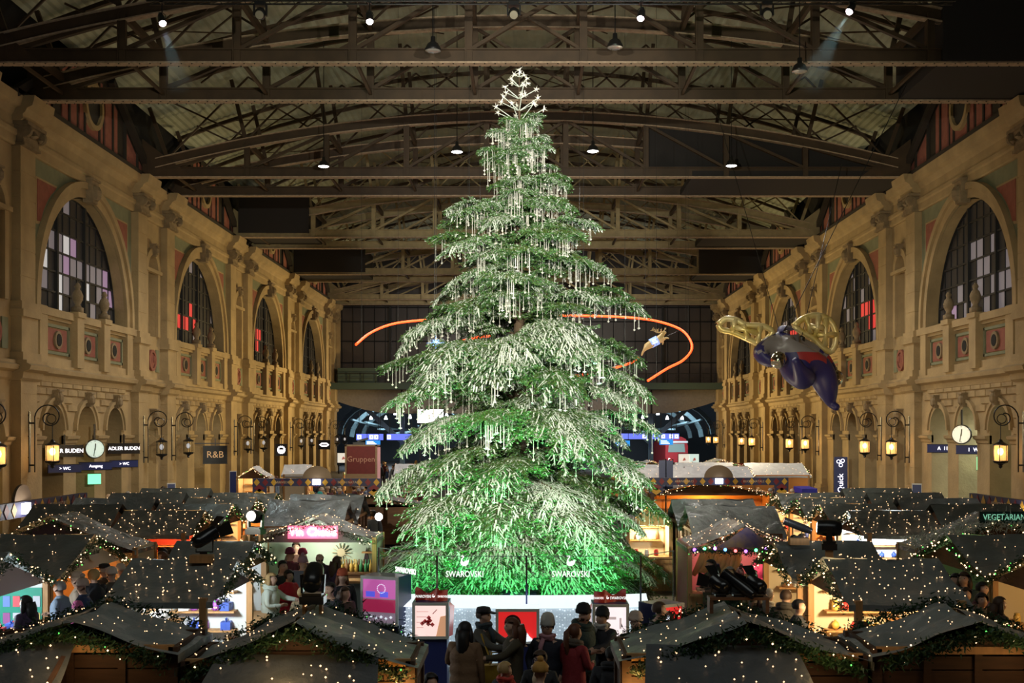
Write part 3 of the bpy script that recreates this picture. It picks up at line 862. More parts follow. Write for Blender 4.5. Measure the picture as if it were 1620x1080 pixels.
def needles(mb, a, b, rnd, step, nl, frost, tipm):
    a = Vector(a); b = Vector(b); d = b-a; L = d.length
    if L < 1e-4: return
    d /= L
    x = d.cross(Vector((0, 0, 1)))
    if x.length < 1e-3: x = Vector((1, 0, 0))
    x.normalize(); u = x.cross(d)
    n = max(2, int(L/step))
    for i in range(n):
        p = a+d*(L*(i+rnd.random()*.6)/n)
        for k in range(3):
            ph = rnd.uniform(-.3, PI+.3)+(0 if k else PI*.0)
            r = x*math.cos(ph)+u*math.sin(ph)
            tip = p+d*(nl*.75)+r*nl*rnd.uniform(.6, 1.0)
            wv = d.cross(r)*.0115
            up = math.sin(ph)
            mi = 1 if (up > .25 and rnd.random() < frost*.45) else (2 if tipm and rnd.random() < .6 else 0)
            mb.add([p-wv, p+wv, tip], [(0, 1, 2)], mi)
    if rnd.random() < frost*1.5:                     # snow lying along the twig
        q = u*.016
        s1 = x*(.019 if L > .1 else .013)
        mb.add([a+q-s1, a+q+s1, b+q+s1*.5, b+q-s1*.5], [(0, 1, 2, 3)], 1)

def branch_mesh(L, seed, frost, droop):
    rnd = random.Random(seed); mb = MB()
    def stem(t):
        return Vector((L*t*(1-.06*t), .04*L*math.sin(3*t+seed), L*(.34*t-.30*droop*t*t-.85*droop*max(0, t-.5)**2)*.62))
    N = 9
    mb.tube([stem(i/N) for i in range(N+1)], [max(.006, .013*L*(1-i/N)) for i in range(N+1)], 5, 3)
    for i in range(N):
        needles(mb, stem((i)/N), stem((i+1)/N), rnd, .035, .06, frost, False)
    sp = .115 if L > 1.2 else .085
    n = int(L*.9/sp)
    for i in range(n):
        t = .10+.9*(i+rnd.random()*.5)/n
        p = stem(t); tg = (stem(min(1, t+.02))-stem(t-.02)).normalized()
        for sg in (-1, 1):
            ln = L*.36*(math.sin(PI*min(1, .18+t*.82))**.7)*rnd.uniform(.65, 1.1)+.10
            ang = math.radians(rnd.uniform(46, 62)-12*t)
            side = Vector((0, sg, 0))
            dirv = (tg*math.cos(ang)+side*math.sin(ang)); dirv.z -= rnd.uniform(.0, .14)
            M = max(2, int(ln/.16)); pts = [p]
            for k in range(1, M+1):
                f = k/M
                pts.append(p+dirv*ln*f+Vector((0, 0, -.22*ln*f*f*rnd.uniform(.4, 1.6))))
            for k in range(M):
                needles(mb, pts[k], pts[k+1], rnd, .03, .05, frost, k == M-1)
            ns = max(1, int(ln/.085))
            for q in range(ns):
                f = (q+.6)/ns; k = min(M-1, int(f*M)); g = f*M-k
                c = pts[k].lerp(pts[k+1], g); td = (pts[k+1]-pts[k]).normalized()
                sd = td.cross(Vector((0, 0, 1))).normalized()
                for s2 in (-1, 1):
                    l2 = rnd.uniform(.10, .21)*(1.15-f*.5)
                    e = c+(td*.72+sd*s2*.62+Vector((0, 0, rnd.uniform(-.45, .02))))*l2
                    needles(mb, c, e, rnd, .032, .042, frost*.85, True)
    return mb.mesh('branch', [NEED, FROST, NEED2, BARK])

BR = {}
for key, L, cnt in (('xl', 3.5, 3), ('l', 2.7, 3), ('m', 1.9, 3), ('s', 1.15, 3), ('xs', .6, 2)):
    BR[key] = [(L, branch_mesh(L, 11+7*i+int(L*10), (.16, .58, .36)[i % 3], (.9, 1.15, 1.0)[i % 3])) for i in range(cnt)]
TREE = thing('christmas_tree', 'towering frosted spruce hung with crystal strands in the middle of the hall', 'tree', (-.18, TY, .25))
m = MB(); m.tube([(0, 0, 0), (.03, 0, 4), (-.02, .02, 9), (0, 0, 12.2), (0, 0, 13.62)], [.24, .2, .11, .04, .015], 10); m.build('trunk', BARK, TREE, True)
RT = [(0.9, 3.1), (1.4, 3.75), (2.25, 3.95), (3.0, 3.5), (3.35, 3.45), (4.3, 3.45), (5.0, 3.3), (5.56, 3.05), (6.8, 3.0), (7.8, 2.7), (8.7, 2.2), (9.67, 1.95), (10.6, 1.3), (11.2, 1.15), (11.9, .95), (12.5, .6), (13.2, .3), (14, .1)]
def env(z):
    for (z0, r0), (z1, r1) in zip(RT, RT[1:]):
        if z0 <= z <= z1: return r0+(r1-r0)*(z-z0)/(z1-z0)
    return RT[0][1] if z < 1 else .1
rt = random.Random(21)
z = 1.12; whorl = 0; nb = 0; ORNP = []
while z < 12.75:
    R = env(z)
    n = 10 if z < 6 else 10 if z < 8.5 else 8 if z < 11 else 6
    a0 = rt.random()*6.28
    for k in range(n):
        if nb >= 292: break
        a = a0+2*PI*(k+rt.uniform(-.28, .28))/n
        if z < 3.4 and 2.0 < (a % (2*PI)) < 3.7 and R > 3.2: a += 1.2
        fill = rt.random() < .2
        r = R*rt.uniform(.78, 1.12)*(.62 if fill else 1)
        key = 'xl' if r > 3.05 else 'l' if r > 2.2 else 'm' if r > 1.45 else 's' if r > .8 else 'xs'
        L, me = rt.choice(BR[key])
        sc = r/(L*.93)
        pitch = math.radians(22 if z > 11 else 10 if z > 8 else 4 if z > 4 else -3)+rt.uniform(-.24, .16)
        o = bpy.data.objects.new('branch', me); COL.objects.link(o)
        o.parent = TREE
        o.location = (0, 0, z-.25+rt.uniform(-.30, .30))
        o.rotation_euler = (rt.uniform(-.12, .12), -pitch, a)
        o.scale = (sc, sc, sc*rt.uniform(.9, 1.15))
        nb += 1
        ORNP.append((Matrix.Translation(TREE.location) @ Matrix.LocRotScale(o.location, o.rotation_euler, o.scale), L, a, z))
    whorl += 1
    z += .56 if z < 3 else .53 if z < 8 else .40 if z < 10.5 else .32
# bare frosted leader with its short twigs
m = MB(); lead = []
m.tube([(0, 0, 12.0), (0, 0, 13.66)], [.03, .012], 6)
for zz, ln, n in ((12.35, .62, 7), (12.65, .5, 6), (12.95, .42, 5), (13.25, .27, 4), (13.5, .14, 3)):
    a0 = rt.random()*6
    for k in range(n):
        a = a0+2*PI*k/n
        e = Vector((math.cos(a)*ln, math.sin(a)*ln, zz+ln*.55))
        m.tube([(0, 0, zz), e], [.014, .008], 5); lead.append(e)
lead.append(Vector((0, 0, 13.68)))
m.build('leader', FROST, TREE)
sm = MB()
for q in range(9):
    t = 2*PI*q/9; dv = Vector((math.cos(t), math.sin(t)*math.sin(q*2.1), math.sin(t)*math.cos(q*2.1)))*.105
    x = dv.cross(Vector((.3, .5, .8))).normalized()*.014
    sm.add([x, -x, dv], [(0, 1, 2)]); y = dv.cross(x).normalized()*.014; sm.add([y, -y, dv], [(0, 1, 2)])
sm.octa((0, 0, 0), .035)
STAR = sm.mesh('crystal_star', CRYS)
for e in lead:
    o = link('crystal_star', STAR, loc=TREE.location+e); o.rotation_euler = (rt.random()*3, rt.random()*3, rt.random()*3)
    tag(o, 'small white crystal star on a bare twig at the very tip of the spruce' if e.z < 13.67 else 'topmost crystal star crowning the spruce', 'ornament', 'crystal stars at the tree tip')
# hanging crystal strands
SPOTS = []
for M, L, a, zz in ORNP:
    front = -math.sin(a)
    n = int((2+L*1.9)*(1.0 if front > -.25 else .3)*2.3)
    for q in range(n):
        t = rt.uniform(.45, 1.0); sd = rt.uniform(-1, 1)*.25*L*(1.08-t)*1.4
        st = Vector((L*t*(1-.06*t), sd, L*(.34*t-.30*t*t-.85*max(0, t-.5)**2)*.62-abs(sd)*.2))
        p = M @ st
        if p.z < 1.75: continue
        SPOTS.append((p, rt.choice((.28, .36, .45, .55, .7))*(1.0 if zz < 9 else .85)))
rt.shuffle(SPOTS)
SPOTS.sort(key=lambda s: s[0].y+1.5*rt.random())
STR = []
for Ls in (.28, .36, .45, .55, .7):
    m = MB(); m.tube([(0, 0, 0), (0, 0, -Ls)], .009, 4)
    for k in range(int(Ls/.09)): m.octa((0, 0, -.05-k*.09), .014)
    b = MB(); b.octa((0, 0, -Ls-.03), .032); b.add([(-.05, 0, -Ls-.03), (0, .01, -Ls-.05), (.05, 0, -Ls-.03), (0, -.01, -Ls-.01)], [(0, 1, 2, 3)])
    STR.append((Ls, m.mesh('crystal_strand', CRYS), b.mesh('crystal_drop', CRYSG)))
for p, Ls in SPOTS[:270]:
    i = min(range(5), key=lambda k: abs(STR[k][0]-Ls))
    o = link('crystal_strand', STR[i][1], loc=p)
    tag(o, 'thin pale crystal strand hanging from a frosted branch on the near side of the spruce', 'ornament', 'crystal strands on the spruce')
    link('crystal_drop', STR[i][2], o)
m = MB()
for p, Ls in SPOTS[270:]:
    m.tube([p, p-Vector((0, 0, Ls))], .0075, 3, cap=False); m.octa(p-Vector((0, 0, Ls+.03)), .032)
o = m.build('crystal_strands', CRYS)
tag(o, 'mass of further thin crystal strands hanging all through the spruce', 'ornament', kind='stuff')
# ------------------------------------------------------------------ market stalls
rs = random.Random(5)
def tarp_slope(mb, a, b, c, d, nx, ny, amp, rnd, sag=.04):
    """wrinkled cloth between ridge a-b and eave d-c"""
    a, b, c, d = [Vector(v) for v in (a, b, c, d)]
    ph = [rnd.random()*6 for _ in range(6)]
    nrm = (b-a).cross(d-a).normalized()
    if nrm.z < 0: nrm = -nrm
    vs = []
    for j in range(ny+1):
        for i in range(nx+1):
            u, v = i/nx, j/ny
            p = a.lerp(b, u).lerp(d.lerp(c, u), v)
            h = amp*(math.sin(7*u+ph[0]+2.2*v)*.5+math.sin(15*u-4*v+ph[1])*.35+math.sin(9*v+3*u+ph[2])*.3+math.sin(23*u+ph[3]+9*v)*.2)
            h *= .35+.65*math.sin(PI*min(1, v*1.0+.08))
            p = p+nrm*h+Vector((0, 0, -sag*math.sin(PI*v)))
            vs.append(p)
    W = nx+1
    mb.add(vs, [(j*W+i, j*W+i+1, (j+1)*W+i+1, (j+1)*W+i) for j in range(ny) for i in range(nx)])
    # hem that hangs over the eave
    e = [vs[ny*W+i] for i in range(W)]
    mb.add(e+[p+Vector((0, 0, -.09)) for p in e], [(i, i+1, W+i+1, W+i) for i in range(nx)])
    return lambda u, v: a.lerp(b, u).lerp(d.lerp(c, u), v)+nrm*(.015+amp*.75)+Vector((0, 0, -sag*math.sin(PI*v)))

def garland(pts, parent, r=.095, dens=85, bulbs=7, br=.016, seed=1, name='garland'):
    """fir garland along a path with its own string of bulbs"""
    rnd = random.Random(seed); g = MB(); b = MB()
    pts = [Vector(p) for p in pts]
    for p, q in zip(pts, pts[1:]):
        L = (q-p).length
        for _ in range(int(L*dens*2.8)):
            c = p.lerp(q, rnd.random())+Vector((rnd.gauss(0, r*.4), rnd.gauss(0, r*.4), rnd.gauss(0, r*.45)-r*.2))
            dv = Vector((rnd.gauss(0, 1), rnd.gauss(0, 1), rnd.gauss(-.2, .8))).normalized()*r*rnd.uniform(.4, .85)
            x = dv.cross(Vector((rnd.random(), rnd.random(), .4))).normalized()*.012
            g.add([c+x, c-x, c+dv], [(0, 1, 2)])
        for _ in range(int(L*bulbs+.5)):
            c = p.lerp(q, rnd.random())+Vector((rnd.gauss(0, r*.5), rnd.gauss(0, r*.5), rnd.gauss(0, r*.55)-r*.1))
            b.octa(c, .72*br*rnd.uniform(.7, 1.15), 1 if rnd.random() < .16 else 0)
    o = g.build(name, GARL, parent, kind='stuff')
    if b.v: b.build('garland_lights', [BULBG, BULBGR], o, kind='stuff')
    return o

def stall(label, loc, rot=0, w=1.2, D=1.5, zr=2.9, ze=2.45, tarp=TARP, wood=WOOD, bulbs=55, br=.013, light=None, lcol=(1, .62, .25), open_front=True,
          garl=True, group=None, planks=False, rim=None, inner=None, amp=.035, side_open=False, gdens=85, seed=None, name='market_stall', gb=11, shelf=True, back_gable=True, gbr=None, ov=.04, ovy=.15):
    seed = rs.randrange(9999) if seed is None else seed
    rnd = random.Random(seed)
    zr -= FZ; ze -= FZ
    R = thing(name, label, 'market stall', (loc[0], loc[1], FZ), rot, group)
    y0, y1 = -D/2, D/2
    m = MB(); F = []
    for sg in (-1, 1):
        F.append(tarp_slope(m, (0, y0-ovy, zr), (0, y1+ovy, zr), (sg*(w+ov), y1+ovy, ze-.06), (sg*(w+ov), y0-ovy, ze-.06), 14, 10, amp, rnd))
    T = m.build('roof_tarp', tarp, R, True)
    if bulbs:
        b = MB()
        for k in range(bulbs):
            f = F[k % 2]; q_ = k//2; nx_ = max(3, int((bulbs/2)**.5+.5))
            b.octa(f(min(.97, max(.03, ((q_ % nx_)+rnd.uniform(-.15, 1.15))/nx_)), min(.96, max(.04, ((q_//nx_)+rnd.uniform(-.1, 1.1))/(bulbs/2/nx_)))), .74*br*rnd.uniform(.7, 1.15))
        b.build('fairy_lights', BULB, T, kind='stuff')
    # timber frame
    for x in (-w, w):
        for y in (y0, y1):
            m = MB(); m.box(x-.05, x+.05, y-.05, y+.05, 0, ze); m.build('post', WOODL if light else wood, R)
    def gable(y, dy):
        m = MB()
        m.prism([(-w, y, ze-.12), (w, y, ze-.12), (w, y, ze-.09), (0, y, zr-.13), (-w, y, ze-.09)], (0, dy, 0))
        return m
    if planks:
        n = max(1, int((zr-.13-ze)/.11))
        for k in range(n):
            za = ze-.09+(zr-.04-ze)*k/n; zb = ze-.09+(zr-.04-ze)*(k+1)/n-.012
            xa = max(.02, w*(1-(za+.09-ze)/(zr-.04-ze))); xb = max(.01, w*(1-(zb+.09-ze)/(zr-.04-ze)))
            m = MB(); m.prism([(-xa, y0, za), (xa, y0, za), (xb, y0, zb), (-xb, y0, zb)], (0, .03, 0)); m.build('plank', wood, R)
    else:
        gable(y0, .04).build('gable_board', wood, R)
    if back_gable: gable(y1-.04, .04).build('gable_board', wood, R)
    inm = inner or wood
    if open_front:
        m = MB(); m.box(-w+.05, w-.05, y0-.02, y0+.05, 0, .92); m.build('counter_front', wood, R)
        m = MB(); m.box(-w-.02, w+.02, y0-.22, y0+.35, .92, .97); m.build('counter', WOODL, R)
    elif planks:
        n = 9
        for k in range(n):
            m = MB(); za = .1+(ze-.1)*k/n; m.box(-w+.05, w-.05, y0, y0+.04, za, za+(ze-.1)/n-.015); m.build('plank', wood, R)
        m = MB(); m.box(-w, w, y0-.05, y0, ze-.06, ze+.02); m.build('cross_rail', WOODL, R)
        for x in (-w*.5, 0, w*.5):
            m = MB(); m.box(x-.04, x+.04, y0-.03, y0, .1, ze); m.build('batten', wood, R)
    else:
        m = MB(); m.box(-w+.05, w-.05, y0, y0+.04, .1, ze); m.build('front_wall', wood, R)
    m = MB(); m.box(-w+.05, w-.05, y1-.04, y1, 0, ze); m.build('back_wall', inm, R)
    for sg in (-1, 1):
        if side_open and sg == side_open:
            m = MB(); m.box(sg*w-.02, sg*w+.02, y0+.05, y1-.05, 0, .92); m.build('counter_side', wood, R)
            continue
        m = MB(); m.box(sg*w-.02, sg*w+.02, y0+.05, y1-.05, 0, ze); m.build('side_wall', inm, R)
    if open_front and light and shelf:
        for z in (1.3, 1.68):
            m = MB(); m.box(-w+.15, w-.15, y1-.3, y1-.05, z, z+.03); m.build('shelf', WOODL, R)
    if open_front and light and abs(rot) > 1 and w < 1.6:
        fx = w if rot > 0 else -w
        for z in (1.1, 1.42, 1.74):
            m = MB(); m.box(fx-.28, fx-.03, y0+.2, y1-.08, z, z+.03) if fx > 0 else m.box(fx+.03, fx+.28, y0+.2, y1-.08, z, z+.03); m.build('shelf', WOODL, R)
    if light:
        c, sn = math.cos(rot), math.sin(rot)
        lx, ly = 0, -D*.1
        lamp('POINT', 'stall_lamp', (loc[0]+lx*c-ly*sn, loc[1]+lx*sn+ly*c, ze-.12+FZ), light, lcol, size=.12)
        m = MB(); m.lathe([(.03, .1), (.1, .02), (.1, 0)], (0, ly, ze-.04), 8); m.build('lamp_shade', BLACK, R)
    if garl:
        yy = y0-ovy-.05
        garland([(-w+.04, yy, ze-.12), (-w*.5, yy, (zr+ze)/2-.1), (0, yy, zr-.08), (w*.5, yy, (zr+ze)/2-.1), (w-.04, yy, ze-.12)], R, seed=seed, dens=gdens, br=gbr or br*1.35, bulbs=gb)
    return R
L2W = lambda loc, rot, x, y, z: Vector((loc[0]+x*math.cos(rot)-y*math.sin(rot), loc[1]+x*math.sin(rot)+y*math.cos(rot), loc[2]+z))

# ---- front row: back gables towards the gallery
def flap(R, x0, x1, y0, z0, y1, z1, dx, seed, n=34):
    rnd = random.Random(seed); m = MB()
    f = tarp_slope(m, (x0, y0, z0), (x1, y0, z0), (x1+dx, y1, z1), (x0-dx, y1, z1), 14, 8, .022, rnd, .02)
    T = m.build('awning', AWN, R, True)
    b = MB()
    for k in range(n): b.octa(f(.04+.92*rnd.random(), .04+.9*rnd.random()), rnd.uniform(.009, .014))
    b.build('awning_lights', BULB, T, kind='stuff')
    m = MB()
    for x in (x0+.05, x1-.05): m.beam((x, y0, z0-.05), (x, y1, z1-.05), .05, .05)
    m.build('awning_arm', WOODD, R)
FR = []; OWN = set()
for nm, X, w, ze, lab in (('a', -7.2, 1.09, 2.62, 'timber stall at the extreme lower left corner, mostly cut off by the frame'),
                          ('b', -4.84, 1.10, 2.62, 'dark timber stall with lit grey tarp roof in the lower left foreground'),
                          ('c', -2.42, 1.19, 2.47, 'foreground stall with a black moving-head spotlight on its ridge, left of the tree'),
                          ('d', 2.31, 1.25, 2.53, 'foreground stall carrying the wooden bench of three black spotlights, right of the tree'),
                          ('e', 4.79, 1.08, 2.60, 'timber stall with brown panelled gable in the lower right foreground'),
                          ('f', 7.2, 1.09, 2.62, 'timber stall at the extreme lower right corner, mostly cut off by the frame')):
    R = stall(lab, (X, 12.85, 0), 0, w, 1.05, 2.9, ze, bulbs=62, br=.011, wood=WOODD, open_front=False, planks=True, amp=.06, ov=.085, gdens=330, gb=6, group='front row of market stalls', gbr=.016, side_open=False)
    FR.append(R); OWN |= set(o.name for o in R.children)
    lx = {'c': 1.0, 'd': -1.0}.get(nm)
    if lx:                                              # lit corner posts and hanging fir beside the open middle passage
        s1 = 1 if lx > 0 else -1
        for k in range(3):
            m = MB(); x = s1*(w+.02+.13*k-.26); m.box(x-.04, x+.04, -.5, -.42, 0, ze-.05); m.build('lit_post', WOODL, R)
        garland([(s1*(w-.42), -.62, ze-.1), (s1*(w-.46), -.63, 1.9), (s1*(w-.40), -.62, 1.1)], R, .13, 300, 9, .014, 77, 'hanging_garland')
        lamp('POINT', 'post_lamp', (X+s1*(w-.1), 12.1, 2.15), 9, (1, .55, .15), size=.05)
    # fir garland on the far eave as well
    garland([(-w+.06, .72, ze), (0, .74, 2.92), (w-.06, .72, ze)], R, .1, 170, 3, .012, 91, 'rear_garland')
flap(FR[2], -.83, .86, -.62, 2.55, -1.75, 2.05, .12, 3)
flap(FR[3], -1.05, .51, -.62, 2.65, -1.75, 2.10, .14, 4)
flap(FR[1], -1.25, .08, -.62, 2.68, -1.75, 2.10, .14, 5)
for k, X in enumerate((-4.6, -2.5, 3.1, 5.2)):
    lamp('POINT', 'garland_glow', (X, 11.75, 2.62), 6.5, (1, .62, .25), size=.25)

for R in FR:
    for o in R.children:
        if o.name not in OWN: o.location.z -= FZ
# ---- left alley row L (gables to the right), its mirror on the right
STL = {}
def srow(key, lab, x, y, rot, **k):
    STL[key] = ((x, y, FZ), rot); return stall(lab, (x, y, 0), rot, **k)
G_L = 'stalls along the inner left alley'; G_R = 'stalls along the inner right alley'
WHITEIN = mat('stall_white_lining', (.78, .80, .78), .6)
CREAMIN = mat('stall_cream_lining', (.72, .62, .44), .6)
PALEGR = mat('stall_pale_green_lining', (.52, .62, .50), .6)
REDIN = mat('stall_red_lining', (.55, .05, .03), .6)
ORIN = mat('stall_orange_lining', (.72, .30, .07), .6)
PINKIN = mat('stall_pink_curtain', (.72, .22, .26), .8, bump=.4, bscale=3)
q = PI/2
srow('L1', 'grey-roofed stall with bright white interior and purple gable sign, behind the left foreground row', -5.35, 18.2, q, w=1.41, D=1.35, ze=2.49, bulbs=130, br=.016, light=140, lcol=(.86, .97, 1), inner=WHITEIN, side_open=-1, wood=mat('sign_plum', (.10, .075, .10), .6), group=G_L)
srow('L2', 'second stall of the inner left alley, teal-lit roof with a floodlight on top', -5.66, 21.15, q, w=1.41, D=1.12, ze=2.49, bulbs=34, br=.016, light=55, lcol=(.75, .9, 1), inner=WHITEIN, group=G_L)
srow('M1', 'mulled-wine stall with glowing pink neon sign and pale green bar', -4.98, 27.9, 0, w=1.42, D=1.5, zr=2.88, ze=2.42, bulbs=70, br=.017, light=62, lcol=(.98, 1, .82), inner=PALEGR, shelf=False, wood=mat('stall_grey_paint', (.30, .34, .32), .6), group=None, amp=.06)
for k in range(2):
    srow('B%d' % k, 'closed stall under wrinkled silver tarp behind the pink neon bar, %s from the front' % ORD[k], -5.95, 31.9+k*2.8, q, w=1.34, D=1.9, zr=3.0, ze=2.4, tarp=TARP2, bulbs=26, br=.018, open_front=False, garl=False, planks=(k < 2), amp=.09, group='silver-tarped stalls left of the tree')
srow('L1r', 'grey-roofed stall glowing white-gold inside, behind the right foreground row', 5.55, 18.2, -q, w=1.41, D=1.5, ze=2.45, bulbs=140, br=.016, light=210, lcol=(1, .76, .42), inner=CREAMIN, side_open=1, group=G_R, amp=.06)
srow('L2r', 'second stall of the inner right alley with hats and brown toys on warm shelves', 5.4, 21.15, -q, w=1.41, D=1.5, ze=2.47, bulbs=50, br=.016, light=60, lcol=(1, .72, .36), inner=CREAMIN, group=G_R)
srow('M1r', 'dark-roofed stall with pink curtain, coloured bulbs and a purple triangle sign', 4.70, 26.0, 0, w=1.18, D=1.9, ze=2.42, bulbs=60, br=.017, light=60, lcol=(1, .7, .5), inner=PINKIN, wood=WOODL, shelf=False)
for k in range(2):
    srow('Br%d' % k, 'plank stall under crumpled silver tarp behind the pink-curtained stall, %s from the front' % ORD[k], 5.2, 29.7+k*2.8, -q, w=1.34, D=2.0, zr=3.0, ze=2.4, tarp=TARP2, bulbs=22, br=.018, open_front=False, garl=False, planks=(k < 2), amp=.10, group='silver-tarped stalls right of the tree')
# booth with menu boards right of the tree, seen through the glass, and its twin left
srow('C1', 'bright snack booth with menu board seen through the glass right of the tree', 3.42, 33.0, 0, w=.6, D=1.3, ze=2.4, bulbs=0, light=150, lcol=(1, .78, .45), inner=CREAMIN, garl=False, wood=WOODL)
# ---- outer left rows K (lit, gables to the alley) and J (dark, behind); mirrored on the right
KIN = [REDIN, CREAMIN, ORIN, CREAMIN, REDIN, ORIN]
for k in range(4):
    srow('K%d' % k, 'warmly lit garland-gabled stall of the outer left alley, %s from the camera' % ORD[k], -9.15, 29.35+k*2.8, q, w=1.34, D=1.75, bulbs=120 if k == 0 else 64, br=.019, light=(150, 160, 150, 160, 80, 70)[k], lcol=(1, .55, .2), inner=KIN[k], group='outer left alley stalls', gbr=.024, side_open=-1 if k == 0 else False)
    srow('Kr%d' % k, 'lit garland-gabled stall of the outer right alley, %s from the camera' % ORD[k], 9.15, 29.35+k*2.8, -q, w=1.34, D=1.75, bulbs=120 if k == 0 else 64, br=.019, light=(300, 160, 170, 150, 80, 60)[k], lcol=(.9, .97, 1) if k == 0 else (1, .6, .25), inner=(WHITEIN, ORIN, CREAMIN, CREAMIN, REDIN, ORIN)[k], group='outer right alley stalls', gbr=.024, side_open=1 if k == 0 else False)
    srow('J%d' % k, 'dark closed stall behind the outer left alley, %s from the camera' % ORD[k], -11.55, 29.9+k*2.8, q, w=1.3, D=2.0, zr=3.02, ze=2.42, bulbs=60, br=.018, open_front=False, garl=False, group='closed stalls near the left wall')
    srow('Jr%d' % k, 'dark closed stall behind the outer right alley, %s from the camera' % ORD[k], 11.55, 29.9+k*2.8, -q, w=1.3, D=2.0, zr=3.02, ze=2.42, bulbs=60, br=.018, open_front=False, garl=False, group='closed stalls near the right wall')
# ---- big stalls at the left and right edges
srow('N1', 'postcard stall with cold white light at the left edge', -9.98, 19.7, q, w=1.87, D=2.1, zr=2.85, ze=2.22, bulbs=70, br=.016, light=190, lcol=(.80, .92, 1), inner=WHITEIN, wood=mat('sign_grey_violet', (.55, .48, .48), .7), group='left edge stalls', gbr=.022)
srow('N2', 'orange-lined stall crowded with shoppers at the left edge', -9.98, 23.6, q, w=1.87, D=2.1, zr=2.8, ze=2.2, bulbs=50, br=.016, light=75, lcol=(1, .66, .30), inner=ORIN, wood=mat('sign_warm_grey', (.60, .52, .45), .7), group='left edge stalls', gbr=.024)
srow('N3', 'stollen stall with plum gable sign and broad right roof slope near the left wall', -10.6, 26.6, 0, w=1.85, D=1.3, zr=3.02, ze=2.3, bulbs=80, br=.015, light=25, inner=CREAMIN, wood=mat('sign_plum_dark', (.085, .06, .085), .6), group='left edge stalls', gbr=.024)
srow('N1r', 'stall with pale framed shop window at the right edge', 9.75, 19.7, -q, w=1.87, D=2.1, zr=2.85, ze=2.25, bulbs=60, br=.016, light=50, inner=CREAMIN, group='right edge stalls', gbr=.024)
srow('N2r', 'dark stall with green lights and a throng of customers at the right edge', 9.75, 23.6, -q, w=1.87, D=2.1, zr=2.8, ze=2.25, bulbs=60, br=.016, light=60, lcol=(.6, 1, .35), inner=mat('stall_dark_lining', (.05, .05, .04), .7), group='right edge stalls', gbr=.026)
srow('N3r', 'stall under the green-lettered sign board near the right wall', 10.6, 26.6, 0, w=1.85, D=1.3, zr=3.02, ze=2.3, bulbs=80, br=.015, light=35, lcol=(1, .6, .25), inner=CREAMIN, group='right edge stalls', gbr=.026)
# ---- far stalls with white roofs
for k, (x, y, rr) in enumerate(((6.3, 57, -q), (6.6, 63, -q), (9.8, 60, q), (10.2, 67, q), (7.6, 72, 0), (12.6, 76, 0), (14.0, 66, q))):
    srow('W%d' % k, 'far white-roofed stall right of the tree past the diamond banner, %s from front' % ORD[k], x, y, rr, w=2.2, D=3.0, zr=3.1, ze=2.5, tarp=TARPW, bulbs=40, br=.024, light=60, inner=ORIN, group='far stalls on the right', gdens=40)
for k, (x, y) in enumerate(((-14.0, 60), (-12.4, 63), (-9.5, 66), (-6.5, 64))):
    srow('X%d' % k, 'far little snowy-roofed hut past the left diamond banner, %s from the left' % ORD[k], x, y, q if k % 2 else 0, w=.8, D=1.2, zr=3.1, ze=2.6, tarp=TARPW, bulbs=12, br=.024, light=50, inner=CREAMIN, group='far huts on the left', gdens=40)
srow('Y0', 'orange-lit bar stall beneath the right diamond banner', 7.2, 46.4, 0, w=2.4, D=1.6, zr=3.0, ze=2.5, bulbs=40, br=.022, light=170, lcol=(1, .5, .12), inner=ORIN, gdens=60, gbr=.026)
srow('Y1', 'dark stall roof beneath the left diamond banner', -6.0, 45.5, 0, w=2.0, D=1.8, zr=2.5, ze=2.1, tarp=TARP2, bulbs=30, br=.022, open_front=False, gdens=60)

# ---- signs and furnishings that belong to single stalls
PLUM = mat('letter_white', (.85, .85, .88), .5)
def kid(key, mb, name, m, smooth=False):
    o = mb.build(name, m, None, smooth)
    loc, rot = STL[key]
    return o
def child_of(key):
    loc, rot = STL[key]
    for o in bpy.data.objects:
        if o.type == 'EMPTY' and o.get('category') == 'market stall' and (o.location-Vector(loc)).length < .01: return o
E = {k: child_of(k) for k in STL}
OWN = {k: set(o.name for o in E[k].children) for k in E}
NEON = mat('neon_pink', (1, .6, .7), .5, emit=(1.0, .10, .22), estr=1.6)
NEONW = mat('neon_core', (1, .9, .9), .5, emit=(1.0, .75, .80), estr=5.0)
# neon sign of the pink bar
m = MB(); m.box(-.58, .58, -.88, -.82, 2.40, 2.70); m.build('neon_panel', NEON, E['M1'])
text('Vin Chaud', .26, NEONW, E['M1'], (0, -.895, 2.55), ext=.006)
lamp('POINT', 'neon_glow', (-4.98, 26.9, 2.55), 5, (1, .12, .25), size=.2)
m = MB()
for k in range(14):
    a = 2*PI*k/14; m.beam((.42+.1*math.cos(a),   .66, 1.92+.1*math.sin(a)), (.42+.23*math.cos(a), .66, 1.92+.23*math.sin(a)), .04, .015)
m.lathe([(.1, 0), (.1, .04)], (.42, .64, 1.92), 14, axis='y')
m.build('sunburst_mirror', mat('pale_gold', (.62, .52, .34), .4, .3), E['M1'])
m = MB(); m.prism([(.9, .64, 1.4), (1.18, .64, 1.4), (1.04, .64, 2.05)], (0, .05, 0)); m.build('cloth_hanger', mat('dark_cloth', (.05, .03, .04), .9), E['M1'])
m = MB(); m.box(.2, 1.35, .35, .68, FZ, 1.42); m.box(.15, 1.37, .32, .7, 1.42, 1.46); m.build('back_bar', WOOD, E['M1'])
m = MB(); m.box(.95, 1.37, .45, .7, 1.92, 1.95); m.build('wall_shelf', WOODL, E['M1'])
